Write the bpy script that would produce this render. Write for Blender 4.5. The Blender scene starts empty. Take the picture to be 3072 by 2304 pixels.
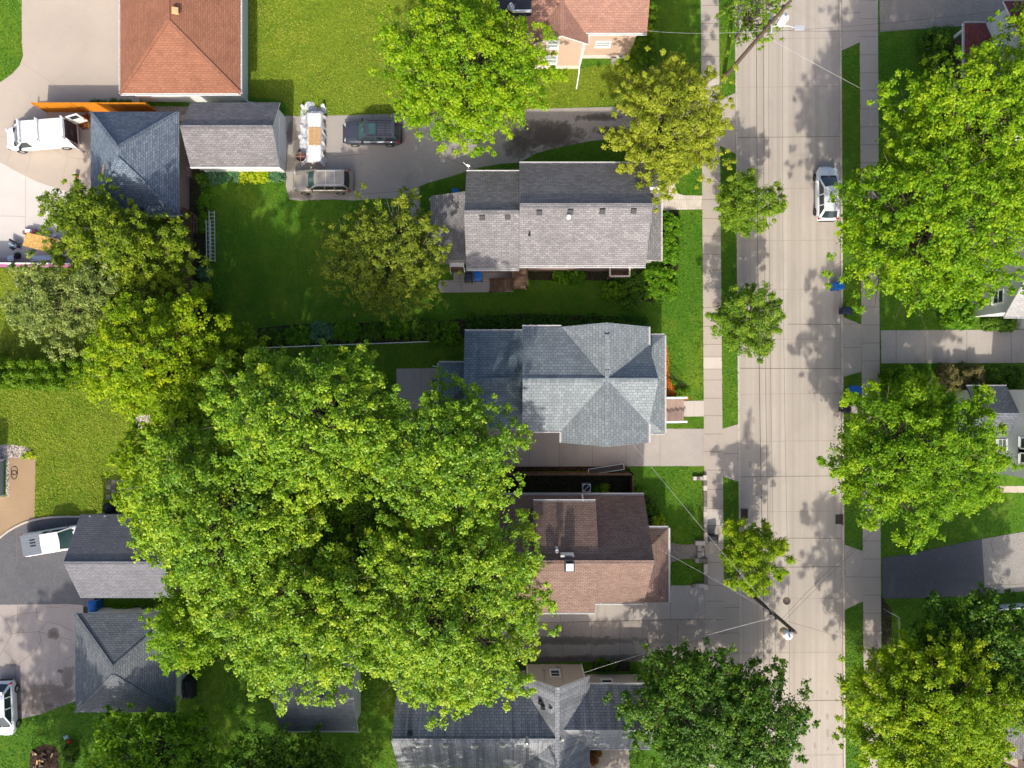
import bpy, math, random
import numpy as np
from mathutils import Vector, Matrix

random.seed(7)
H = 60.0            # height of the drone above the ground, metres
S = 0.0275          # metres on the ground per photo pixel (photo 3072 x 2304)
CX, CY = 1536.0, 1152.0
scene = bpy.context.scene
COL = scene.collection

def kz(z): return (H - z) / H
def wx(px, z=0.0): return (px - CX) * S * kz(z)
def wy(py, z=0.0): return (CY - py) * S * kz(z)
def W(px, py, z=0.0): return Vector((wx(px, z), wy(py, z), z))
def P2(pts, z=0.0): return [(wx(a, z), wy(b, z)) for a, b in pts]

# ------------------------------------------------------------------ materials
class NT:
    def __init__(self, name):
        self.m = bpy.data.materials.new(name); self.m.use_nodes = True
        self.t = self.m.node_tree; self.t.nodes.clear()
        self.out = self.n('ShaderNodeOutputMaterial')
    def n(self, typ, **kw):
        x = self.t.nodes.new(typ)
        for k, v in kw.items(): setattr(x, k, v)
        return x
    def link(self, a, b): self.t.links.new(a, b)
    def put(self, sock, v):
        if v is None: return
        if hasattr(v, 'is_output'): self.link(v, sock)
        elif isinstance(v, (tuple, list)) and len(v) == 3 and sock.type == 'RGBA': sock.default_value = (*v, 1)
        else: sock.default_value = v
    def pos(self): return self.n('ShaderNodeNewGeometry').outputs['Position']
    def uv(self): return self.n('ShaderNodeUVMap').outputs['UV']
    def obj(self): return self.n('ShaderNodeTexCoord').outputs['Object']
    def mapping(self, v, scale=(1, 1, 1), rot=(0, 0, 0), loc=(0, 0, 0)):
        x = self.n('ShaderNodeMapping'); self.link(v, x.inputs['Vector'])
        x.inputs['Scale'].default_value = scale; x.inputs['Rotation'].default_value = rot; x.inputs['Location'].default_value = loc
        return x.outputs[0]
    def noise(self, v, scale, detail=4, rough=.55, dist=0):
        x = self.n('ShaderNodeTexNoise'); self.link(v, x.inputs['Vector'])
        x.inputs['Scale'].default_value = scale; x.inputs['Detail'].default_value = detail
        x.inputs['Roughness'].default_value = rough; x.inputs['Distortion'].default_value = dist
        return x.outputs['Fac']
    def voronoi(self, v, scale, out='Distance', feature='F1', rnd=1.0):
        x = self.n('ShaderNodeTexVoronoi', feature=feature); self.link(v, x.inputs['Vector'])
        x.inputs['Scale'].default_value = scale; x.inputs['Randomness'].default_value = rnd
        return x.outputs[out]
    def ramp(self, f, stops, interp='LINEAR'):
        x = self.n('ShaderNodeValToRGB'); self.link(f, x.inputs[0])
        e = x.color_ramp.elements; x.color_ramp.interpolation = interp
        while len(e) < len(stops): e.new(.5)
        for el, (p, c) in zip(e, stops):
            el.position = p
            el.color = (c, c, c, 1) if not isinstance(c, tuple) else (*c, 1)
        return x.outputs[0]
    def mix(self, a, b, f, mode='MIX'):
        x = self.n('ShaderNodeMix', data_type='RGBA', blend_type=mode)
        self.put(x.inputs[0], f); self.put(x.inputs[6], a); self.put(x.inputs[7], b)
        return x.outputs[2]
    def math(self, op, a, b=None, c=None):
        x = self.n('ShaderNodeMath', operation=op)
        for i, v in enumerate((a, b, c)): self.put(x.inputs[i], v)
        return x.outputs[0]
    def bump(self, h, strength=.4, dist=.02):
        x = self.n('ShaderNodeBump'); self.link(h, x.inputs['Height'])
        x.inputs['Strength'].default_value = strength; x.inputs['Distance'].default_value = dist
        return x.outputs[0]
    def bsdf(self, col, rough=.8, metal=0, spec=.3, normal=None, **kw):
        x = self.n('ShaderNodeBsdfPrincipled')
        self.put(x.inputs['Base Color'], col); self.put(x.inputs['Roughness'], rough)
        x.inputs['Metallic'].default_value = metal; x.inputs['Specular IOR Level'].default_value = spec
        if normal is not None: self.link(normal, x.inputs['Normal'])
        for k, v in kw.items(): self.put(x.inputs[k], v)
        return x.outputs[0]
    def done(self, sh): self.link(sh, self.out.inputs[0]); return self.m

def m_plain(name, col, rough=.6, metal=0, spec=.4, var=.12, scale=6):
    t = NT(name); n = t.noise(t.obj(), scale, 4)
    c = t.mix(tuple(v * (1 - var) for v in col), tuple(min(1, v * (1 + var)) for v in col), n)
    return t.done(t.bsdf(c, rough, metal, spec))

def m_concrete(name, col, var=.14, stain=.25, scol=None, rough=.85, speck=.12, scale=1.0, tracks=0.0, patches=(), pcol=(.085, .072, .06)):
    t = NT(name); p = t.pos()
    big = t.noise(p, .18 * scale, 5, .6, .5); mid = t.noise(p, 1.1 * scale, 6, .65); fine = t.noise(p, 14, 3, .7)
    c = t.mix(tuple(v * (1 - var) for v in col), tuple(v * (1 + var) for v in col), mid)
    c = t.mix(c, t.mix(c, tuple(v * .8 for v in col), .5), t.ramp(big, [(.35, 0.0), (.65, 1.0)]))
    c = t.mix(c, (0, 0, 0), t.math('MULTIPLY', t.ramp(fine, [(.35, 1.0), (.55, 0.0)]), speck))
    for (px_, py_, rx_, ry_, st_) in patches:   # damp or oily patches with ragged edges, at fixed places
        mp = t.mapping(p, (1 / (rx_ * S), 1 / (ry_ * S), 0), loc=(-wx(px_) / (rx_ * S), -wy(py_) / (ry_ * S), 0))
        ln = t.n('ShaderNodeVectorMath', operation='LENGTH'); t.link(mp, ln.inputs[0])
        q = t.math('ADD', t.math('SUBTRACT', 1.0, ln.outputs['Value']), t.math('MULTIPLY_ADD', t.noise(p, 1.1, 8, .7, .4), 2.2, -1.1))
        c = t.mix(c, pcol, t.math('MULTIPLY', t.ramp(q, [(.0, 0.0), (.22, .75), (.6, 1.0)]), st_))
    if tracks:   # tyre wear runs along the street
        w_ = t.noise(t.mapping(p, (1.3, .012, 1)), 1.0, 4, .6)
        c = t.mix(c, tuple(v * .72 for v in col), t.math('MULTIPLY', t.ramp(w_, [(.42, 0.0), (.66, 1.0)]), tracks))
        w2 = t.noise(t.mapping(p, (2.2, .5, 1)), 1.2, 7, .75, .5)
        c = t.mix(c, tuple(v * .55 for v in col), t.math('MULTIPLY', t.ramp(w2, [(.62, 0.0), (.8, 1.0)]), tracks * .7))
    if stain:
        s = t.noise(t.mapping(p, (1, .35, 1)), .55, 7, .7, .6)
        c = t.mix(c, scol or tuple(v * .45 for v in col), t.math('MULTIPLY', t.ramp(s, [(.56, 0.0), (.74, 1.0)]), stain))
    return t.done(t.bsdf(c, rough, spec=.25, normal=t.bump(fine, .25, .01)))

def m_shingle(name, c1, c2, dark, rowh=.2, tab=.34, streak=0.0, streakcol=(.03, .03, .035), lightstreak=0.0):
    t = NT(name); uv = t.uv()
    b = t.n('ShaderNodeTexBrick'); t.link(uv, b.inputs['Vector'])
    b.inputs['Color1'].default_value = (*c1, 1); b.inputs['Color2'].default_value = (*c2, 1); b.inputs['Mortar'].default_value = (*dark, 1)
    b.inputs['Scale'].default_value = 1; b.inputs['Mortar Size'].default_value = .016; b.inputs['Mortar Smooth'].default_value = .25
    b.inputs['Bias'].default_value = 0; b.inputs['Brick Width'].default_value = tab; b.inputs['Row Height'].default_value = rowh
    b.offset = .5
    p = t.pos(); n = t.noise(p, .7, 5, .65); f = t.noise(p, 9, 3, .7)
    c = t.mix(b.outputs[0], tuple(v * .62 for v in c1), t.math('MULTIPLY', t.ramp(n, [(.45, 0.0), (.75, 1.0)]), .55))
    c = t.mix(c, tuple(min(1, v * 1.35) for v in c2), t.math('MULTIPLY', t.ramp(f, [(.5, 0.0), (.7, 1.0)]), .4))
    if streak:
        s = t.noise(t.mapping(uv, (2.2, .10, 1)), 1.0, 6, .65, .2)
        c = t.mix(c, streakcol, t.math('MULTIPLY', t.ramp(s, [(.45, 0.0), (.66, 1.0)]), streak))
    if lightstreak:
        s = t.noise(t.mapping(uv, (3.2, .09, 1), loc=(7, 3, 0)), 1.0, 5, .65, .1)
        c = t.mix(c, (.42, .43, .44), t.math('MULTIPLY', t.ramp(s, [(.56, 0.0), (.70, 1.0)]), lightstreak))
    bm = t.bump(b.outputs['Fac'], .5, -.02)
    return t.done(t.bsdf(c, .9, spec=.2, normal=bm))

def m_siding(name, col, step=.18, rough=.6, vertical=False):
    t = NT(name); uv = t.uv()
    sx = t.n('ShaderNodeSeparateXYZ'); t.link(uv, sx.inputs[0])
    fr = t.math('FRACT', t.math('DIVIDE', sx.outputs[0 if vertical else 1], step))
    line = t.ramp(fr, [(0, 0.0), (.08, 1.0), (1, .88)])
    n = t.noise(t.pos(), 1.3, 5, .6)
    c = t.mix(tuple(v * .88 for v in col), col, n)
    c = t.mix(tuple(v * .55 for v in col), c, line)
    return t.done(t.bsdf(c, rough, spec=.3, normal=t.bump(fr, .5, .015)))

def m_grass(name, ybias=0.0):
    t = NT(name); p = t.pos()
    big = t.noise(p, .11, 4, .6, .8); mid = t.noise(p, .55, 5, .65, .3); fine = t.noise(p, 5.5, 4, .75); vf = t.noise(t.mapping(p, (1, 1, 1)), 19, 3, .8)
    g1, g2, y1, dry = (.050, .150, .008), (.105, .245, .016), (.23, .32, .024), (.34, .31, .07)
    c = t.mix(g1, g2, t.ramp(fine, [(.3, 0.0), (.66, 1.0)]))
    yel = t.math('ADD', t.math('MULTIPLY_ADD', big, .55, t.math('MULTIPLY', mid, .55)), ybias)
    c = t.mix(c, y1, t.math('MULTIPLY', t.ramp(yel, [(.46, 0.0), (.74, 1.0)]), .9))
    c = t.mix(c, dry, t.math('MULTIPLY', t.ramp(t.noise(p, 1.3, 7, .75), [(.58, 0.0), (.74, 1.0)]), .42))
    c = t.mix(c, t.mix(c, (.02, .05, .004), .8), t.math('MULTIPLY', t.ramp(vf, [(.36, 1.0), (.52, 0.0)]), .6))
    c = t.mix(c, t.mix(c, (.3, .32, .06), .5), t.math('MULTIPLY', t.ramp(vf, [(.56, 0.0), (.72, 1.0)]), .55))
    h = t.math('ADD', t.math('MULTIPLY', fine, .6), vf)
    return t.done(t.bsdf(c, .8, spec=.15, normal=t.bump(h, 1.0, .09)))

def m_leaf(name, c0, c1, c2, trans=.50, rough=.5, spec=.25):
    t = NT(name); a = t.n('ShaderNodeAttribute', attribute_name='tint')
    c = t.ramp(a.outputs['Fac'], [(0, c0), (.5, c1), (1, c2)])
    d = t.bsdf(c, rough, spec=spec)
    tr = t.n('ShaderNodeBsdfTranslucent'); t.link(t.mix(c, (1.0, 1.0, .4), 1.0, 'MULTIPLY'), tr.inputs[0])
    # light passing through a leaf keeps more of its yellow green than the light it reflects
    x = t.n('ShaderNodeMixShader'); x.inputs[0].default_value = trans; t.link(d, x.inputs[1]); t.link(tr.outputs[0], x.inputs[2])
    return t.done(x.outputs[0])

def m_glass(name, col=(.02, .03, .035), rough=.06):
    t = NT(name); n = t.noise(t.obj(), 3, 2)
    return t.done(t.bsdf(t.mix(col, tuple(v * 1.6 for v in col), n), rough, spec=.6))

def m_carpaint(name, col, metal=.0, rough=.28):
    t = NT(name); n = t.noise(t.obj(), 40, 2)
    c = t.mix(tuple(v * .95 for v in col), tuple(min(1, v * 1.04) for v in col), n)
    return t.done(t.bsdf(c, rough, metal, .5, None, **{'Coat Weight': .5, 'Coat Roughness': .08}))

def m_planks(name, col, w=.14, axis=0, dark=.35, var=.35, rough=.8):
    t = NT(name); uv = t.uv(); sx = t.n('ShaderNodeSeparateXYZ'); t.link(uv, sx.inputs[0])
    q = t.math('DIVIDE', sx.outputs[axis], w); fr = t.math('FRACT', q); idx = t.math('FLOOR', q)
    wn = t.n('ShaderNodeTexWhiteNoise', noise_dimensions='1D'); t.link(idx, wn.inputs['W'])
    g = t.noise(t.mapping(uv, (22, 1.5, 1) if axis == 0 else (1.5, 22, 1)), 1, 4, .6)
    c = t.mix(tuple(v * (1 - var) for v in col), tuple(v * (1 + var) for v in col), wn.outputs['Value'])
    c = t.mix(c, tuple(v * .6 for v in col), t.math('MULTIPLY', g, .5))
    gap = t.ramp(fr, [(0, 0.0), (.04, 0.0), (.10, 1.0), (.93, 1.0), (1, 0.0)])
    c = t.mix(tuple(v * dark for v in col), c, gap)
    return t.done(t.bsdf(c, rough, spec=.2, normal=t.bump(gap, .4, .01)))

def m_cells(name, cols, scale, edge=.25, rough=.9, bump=.02):
    t = NT(name); p = t.pos(); v = t.n('ShaderNodeTexVoronoi'); t.link(p, v.inputs['Vector']); v.inputs['Scale'].default_value = scale
    sx = t.n('ShaderNodeSeparateColor'); t.link(v.outputs['Color'], sx.inputs[0])
    k = len(cols) - 1
    c = t.ramp(sx.outputs[0], [(i / k, cc) for i, cc in enumerate(cols)])
    d = t.ramp(v.outputs['Distance'], [(.3, 1.0), (.75, edge)])
    c = t.mix((0, 0, 0), c, d)
    return t.done(t.bsdf(c, rough, spec=.2, normal=t.bump(t.math('SUBTRACT', 1.0, v.outputs['Distance']), .7, bump)))

def m_pavers(name, c1, c2, mort, bw=.2, bh=.1):
    t = NT(name); b = t.n('ShaderNodeTexBrick'); t.link(t.uv(), b.inputs['Vector'])
    for k, v in (('Color1', c1), ('Color2', c2), ('Mortar', mort)): b.inputs[k].default_value = (*v, 1)
    b.inputs['Scale'].default_value = 1; b.inputs['Mortar Size'].default_value = .012
    b.inputs['Brick Width'].default_value = bw; b.inputs['Row Height'].default_value = bh
    n = t.noise(t.pos(), 1.2, 5, .6)
    c = t.mix(b.outputs[0], tuple(v * .6 for v in c1), t.math('MULTIPLY', t.ramp(n, [(.45, 0.0), (.7, 1.0)]), .5))
    return t.done(t.bsdf(c, .85, spec=.2, normal=t.bump(b.outputs['Fac'], .4, -.01)))

MT = {}
def mats():
    m = MT
    m['grass'] = m_grass('lawn grass', -.06); m['grass_dry'] = m_grass('drier yellow lawn grass', .13)
    m['road'] = m_concrete('road concrete', (.46, .41, .355), .09, .22, speck=.09, tracks=.85)
    m['walk'] = m_concrete('sidewalk concrete', (.44, .385, .33), .10, .12, speck=.10)
    m['walk2'] = m_concrete('pale concrete', (.55, .49, .43), .07, .05, speck=.05)
    m['drive'] = m_concrete('driveway concrete', (.42, .38, .34), .12, .35, (.12, .10, .085), speck=.12)
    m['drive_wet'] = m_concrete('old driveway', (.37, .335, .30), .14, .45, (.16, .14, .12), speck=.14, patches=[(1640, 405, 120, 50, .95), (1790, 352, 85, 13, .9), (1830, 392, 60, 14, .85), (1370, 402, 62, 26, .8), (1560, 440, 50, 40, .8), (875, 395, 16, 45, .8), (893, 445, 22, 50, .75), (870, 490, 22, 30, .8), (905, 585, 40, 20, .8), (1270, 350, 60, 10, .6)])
    m['drive_dirty'] = m_concrete('stained driveway', (.36, .315, .275), .16, .4, (.14, .125, .108), speck=.2, patches=[(1640, 1922, 360, 15, .75), (1500, 1950, 160, 50, .3), (1640, 1980, 280, 11, .85), (1850, 1972, 200, 10, .7)], pcol=(.085, .077, .064))
    m['pad_tan'] = m_concrete('tan concrete', (.44, .375, .31), .07, .06, speck=.05)
    m['pad_white'] = m_concrete('new white concrete', (.56, .525, .485), .05, .04, speck=.03)
    m['crackslab'] = m_concrete('old pinkish slab', (.37, .325, .30), .12, .40, (.12, .105, .10), speck=.15, patches=[(160, 1903, 22, 18, .8), (150, 2085, 90, 40, .75), (120, 2125, 80, 22, .7), (205, 2030, 22, 40, .6), (182, 2013, 10, 7, .8), (40, 1990, 12, 12, .4)])
    m['asphalt'] = m_concrete('worn asphalt', (.13, .13, .14), .30, .45, (.24, .23, .23), speck=.3)
    m['asphalt_dark'] = m_concrete('sealed asphalt', (.115, .118, .13), .25, .35, (.2, .2, .2), speck=.3)
    m['gravel_drive'] = m_concrete('gravelly drive', (.34, .30, .255), .22, .55, (.17, .16, .11), speck=.35)
    m['speckle'] = m_concrete('pale worn asphalt with petals', (.34, .32, .29), .14, .3, (.22, .21, .2), speck=.4)  # a lighter, speckled surface than the rest of this drive
    m['joint'] = m_plain('joint dirt', (.17, .142, .118), .95)
    m['joint_soft'] = m_plain('tooled joint', (.33, .277, .23), .95)
    m['kerb'] = m_concrete('kerb concrete', (.54, .48, .41), .12, .2, speck=.2)
    m['mulch'] = m_cells('dark mulch', [(.03, .018, .012), (.07, .04, .026), (.11, .07, .045)], 12, .3)
    m['red_mulch'] = m_cells('orange red mulch', [(.30, .07, .012), (.50, .14, .02), (.62, .22, .03)], 11, .35)
    m['soil'] = m_cells('dark soil', [(.03, .03, .014), (.05, .045, .024), (.075, .06, .035), (.04, .06, .015)], 9, .5)
    m['gravel'] = m_cells('pale river gravel', [(.40, .33, .28), (.55, .48, .42), (.70, .65, .60), (.33, .25, .22)], 9, .3)
    m['tanpaver'] = m_concrete('brown sandy patio', (.36, .25, .15), .12, .3, (.24, .17, .10), speck=.15)
    m['greypaver'] = m_pavers('grey brick pavers', (.27, .235, .20), (.38, .335, .285), (.12, .10, .08), .2, .1)
    m['linedpaver'] = m_pavers('cream pavers', (.55, .49, .42), (.60, .54, .47), (.36, .31, .26), .2, .6)
    # roofs
    m['r_orange'] = m_shingle('orange brown shingles', (.255, .112, .068), (.315, .143, .088), (.18, .08, .05), .165, .4)
    m['r_blue'] = m_shingle('slate blue shingles', (.12, .155, .20), (.215, .26, .315), (.045, .055, .075), .165, .3)
    m['r_grey'] = m_shingle('mixed grey shingles', (.175, .166, .168), (.265, .254, .254), (.085, .085, .09), .165, .36)
    m['r_h2'] = m_shingle('weathered grey shingles', (.18, .172, .173), (.275, .264, .264), (.085, .085, .09), .165, .36)
    m['r_h3'] = m_shingle('blue grey shingles', (.185, .212, .225), (.265, .297, .31), (.08, .092, .10), .24, .34, .25, (.13, .15, .16))
    m['r_h3low'] = m_shingle('dark teal shingles', (.13, .175, .205), (.20, .255, .29), (.045, .06, .07), .2, .32, .3, (.06, .08, .09))
    m['r_brown'] = m_shingle('brown shingles', (.185, .122, .098), (.25, .175, .145), (.075, .048, .04), .165, .34)
    m['r_h5'] = m_shingle('streaked grey shingles', (.235, .25, .265), (.32, .335, .35), (.085, .09, .097), .22, .34, .55, (.05, .052, .058), .9)
    m['r_navy'] = m_shingle('navy shingles', (.115, .128, .155), (.165, .18, .21), (.045, .05, .062), .165, .34)
    m['r_g5'] = m_shingle('steel grey shingles', (.155, .155, .175), (.20, .20, .22), (.075, .08, .092), .165, .34)
    m['r_g4'] = m_shingle('dark slate shingles', (.125, .14, .152), (.185, .20, .212), (.05, .057, .063), .165, .34, .15)
    m['r_g3'] = m_shingle('charcoal shingles', (.13, .145, .15), (.175, .195, .20), (.065, .07, .075), .165, .34, .35, (.07, .075, .08))
    m['r_pink'] = m_shingle('salmon brown shingles', (.28, .155, .12), (.37, .205, .15), (.20, .11, .088), .165, .36)
    m['r_red'] = m_shingle('wine red shingles', (.15, .045, .045), (.22, .07, .065), (.08, .025, .025), .165, .34)
    m['r_pale'] = m_shingle('pale grey shingles', (.29, .29, .285), (.38, .38, .37), (.2, .2, .2), .165, .34)
    m['r_flat'] = m_plain('black membrane', (.035, .038, .05), .7, var=.4, scale=1.5)
    # walls and trim
    m['white'] = m_plain('white trim paint', (.80, .80, .79), .5, var=.04)
    m['w_white'] = m_siding('white siding', (.76, .77, .77))
    m['w_pink'] = m_siding('pale pink siding', (.66, .47, .37), .12)
    m['w_cream'] = m_siding('cream siding', (.56, .51, .45), .16)
    m['w_brown'] = m_siding('pinkish brown siding', (.36, .25, .21), .16)
    m['w_maroon'] = m_siding('maroon boards', (.10, .03, .03), .16)
    m['w_blue'] = m_siding('pale blue siding', (.30, .40, .47), .16)
    m['moss'] = m_concrete('black mossy stain', (.085, .078, .062), .35, .4, (.16, .145, .12), speck=.3)
    m['ventdark'] = m_plain('dark vent plastic', (.045, .045, .05), .7)
    m['gutter_in'] = m_plain('gutter trough', (.42, .41, .39), .6)
    m['w_tan'] = m_siding('tan siding', (.45, .37, .31), .16)
    m['w_grey'] = m_siding('grey siding', (.42, .40, .37), .16)
    m['found'] = m_concrete('white foundation', (.68, .63, .58), .08, .1)
    m['glass'] = m_glass('window glass'); m['glass_pale'] = m_glass('window with pale blinds', (.26, .30, .30), .15)
    m['glass_teal'] = m_glass('tinted windscreen', (.03, .065, .065), .05)
    m['wetstain'] = m_concrete('damp stain', (.105, .088, .074), .3, .3, (.2, .18, .16), speck=.2)
    m['metal'] = m_plain('galvanised metal', (.55, .56, .57), .38, .7, var=.1)
    m['alu'] = m_plain('aluminium', (.70, .72, .74), .35, .55, var=.06)
    m['black'] = m_plain('black plastic', (.02, .02, .024), .5)
    m['rubber'] = m_plain('tyre rubber', (.018, .018, .018), .85)
    m['rim'] = m_plain('alloy rim', (.55, .56, .58), .3, .6)
    m['rimdark'] = m_plain('dark alloy rim', (.10, .10, .11), .35, .5)
    m['darkmetal'] = m_plain('dark iron', (.045, .045, .05), .55, .4)
    m['iron'] = m_plain('cast iron', (.10, .075, .06), .7, .3)
    m['blue'] = m_plain('blue plastic', (.008, .13, .46), .42, var=.1)
    m['navy'] = m_plain('dark navy plastic', (.02, .035, .06), .5)
    m['red'] = m_plain('red plastic', (.55, .03, .02), .45)
    m['pinkred'] = m_plain('faded red', (.55, .16, .17), .5)
    m['wood'] = m_planks('brown deck boards', (.15, .095, .062), .14, 1)
    m['woodx'] = m_planks('brown stair boards', (.17, .11, .075), .16, 0)
    m['deck_tan'] = m_planks('taupe composite boards', (.40, .29, .235), .14, 0, .5, .1)
    m['fence_orange'] = m_planks('orange stained boards', (.60, .215, .012), .14, 0, .6, .12)
    m['fence_brown'] = m_planks('weathered brown boards', (.15, .10, .065), .14, 0)
    m['fence_purple'] = m_planks('purple pink boards', (.42, .13, .30), .2, 0, .6, .1)
    m['lumber'] = m_plain('fresh lumber', (.62, .40, .19), .7, var=.2, scale=3)
    m['osb'] = m_cells('oriented strand board', [(.46, .24, .055), (.62, .37, .10), (.74, .50, .19), (.55, .30, .09)], 14, .75, .7, .004)
    m['brick'] = m_pavers('chimney brick', (.24, .17, .14), (.33, .25, .21), (.30, .27, .24), .22, .075)
    m['block'] = m_plain('grey wall block', (.36, .32, .28), .9, var=.25, scale=5)
    m['block_dark'] = m_plain('dark wall block', (.17, .145, .125), .9, var=.3, scale=5)
    m['block_pale'] = m_plain('pale wall block', (.55, .49, .43), .9, var=.15, scale=5)
    m['bark'] = m_plain('grey brown bark', (.16, .125, .095), .9, var=.45, scale=9)
    m['polewood'] = m_plain('old pole timber', (.12, .085, .065), .9, var=.4, scale=5)
    m['wire'] = m_plain('black cable', (.025, .025, .028), .6)
    m['wire_pale'] = m_plain('bare aluminium cable', (.5, .5, .5), .5, .4)
    m['p_white'] = m_carpaint('white car paint', (.80, .81, .81), 0, .25)
    m['p_blue'] = m_carpaint('dark slate blue paint', (.062, .068, .09), .3, .3)
    m['p_tan'] = m_carpaint('champagne paint', (.44, .385, .31), .4, .35)
    m['p_pearl'] = m_carpaint('pearl white paint', (.74, .77, .80), .1, .25)
    m['tonneau'] = m_planks('grey ribbed bed cover', (.20, .225, .255), .2, 1, .55, .05, .5)
    m['lamp'] = m_plain('headlamp lens', (.6, .62, .63), .12)
    m['tail'] = m_plain('red lamp lens', (.45, .015, .012), .2)
    m['interior'] = m_plain('dark cabin', (.05, .02, .025), .8)
    t = NT('white plastic film'); n = t.noise(t.obj(), 5, 5, .6)
    a = t.bsdf(t.mix((.62, .64, .68), (.82, .83, .85), n), .25, spec=.5)
    tr = t.n('ShaderNodeBsdfTranslucent'); tr.inputs[0].default_value = (.8, .82, .85, 1)
    x = t.n('ShaderNodeMixShader'); x.inputs[0].default_value = .3; t.link(a, x.inputs[1]); t.link(tr.outputs[0], x.inputs[2]); m['film'] = t.done(x.outputs[0])
    # foliage: (older leaf, leaf, young leaf)
    m['l_maple'] = m_leaf('maple leaves', (.095, .225, .008), (.215, .42, .010), (.45, .60, .018))
    m['l_big'] = m_leaf('big maple leaves', (.088, .205, .010), (.20, .385, .012), (.45, .575, .022), .36, .45, .35)
    m['l_yellow'] = m_leaf('yellow green leaves', (.135, .27, .004), (.29, .45, .006), (.52, .58, .012), .44)
    m['l_locust'] = m_leaf('locust leaves', (.18, .25, .018), (.36, .43, .030), (.54, .58, .06))
    m['l_olive'] = m_leaf('olive green leaves', (.085, .15, .012), (.18, .25, .018), (.36, .41, .03), .34)
    m['l_olive2'] = m_leaf('yellow olive leaves', (.105, .185, .010), (.22, .33, .015), (.39, .46, .022), .38)
    m['l_grey'] = m_leaf('grey green leaves', (0.092, 0.142, 0.029), (0.199, 0.277, 0.050), (0.426, 0.497, 0.121), .34, .42, .4)
    m['l_dark'] = m_leaf('dark green leaves', (.030, .095, .006), (.080, .190, .010), (.20, .33, .016), .32)
    m['l_street'] = m_leaf('street tree leaves', (0.106, 0.227, 0.013), (0.220, 0.376, 0.024), (0.412, 0.540, 0.050))
    m['l_arb'] = m_leaf('arborvitae sprays', (0.064, 0.156, 0.007), (0.142, 0.284, 0.009), (0.270, 0.412, 0.013), .3)
    m['l_hedge'] = m_leaf('hedge leaves', (.05, .17, .004), (.12, .29, .008), (.22, .40, .012), .32)
    m['l_hosta'] = m_leaf('hosta leaves', (0.213, 0.355, 0.009), (0.469, 0.596, 0.015), (0.620, 0.620, 0.022), .38)
    m['l_bluehosta'] = m_leaf('blue hosta leaves', (0.064, 0.185, 0.083), (0.114, 0.270, 0.121), (0.199, 0.369, 0.154), .3)
    m['l_rust'] = m_leaf('rusty leaves', (.18, .05, .02), (.30, .11, .03), (.32, .20, .04), .3)
    m['l_twig'] = m_leaf('pale twiggy leaves', (.13, .11, .05), (.20, .19, .06), (.30, .26, .10), .3)
    m['l_grass'] = m_leaf('grass blades', (.055, .175, .010), (.118, .285, .018), (.23, .39, .04), .3)
    m['l_drygrass'] = m_leaf('dry grass blades', (.165, .265, .016), (.29, .365, .028), (.46, .46, .07), .3)
mats()

# ------------------------------------------------------------------ mesh building
def rootof(o):
    while o.parent: o = o.parent
    return o

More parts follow.
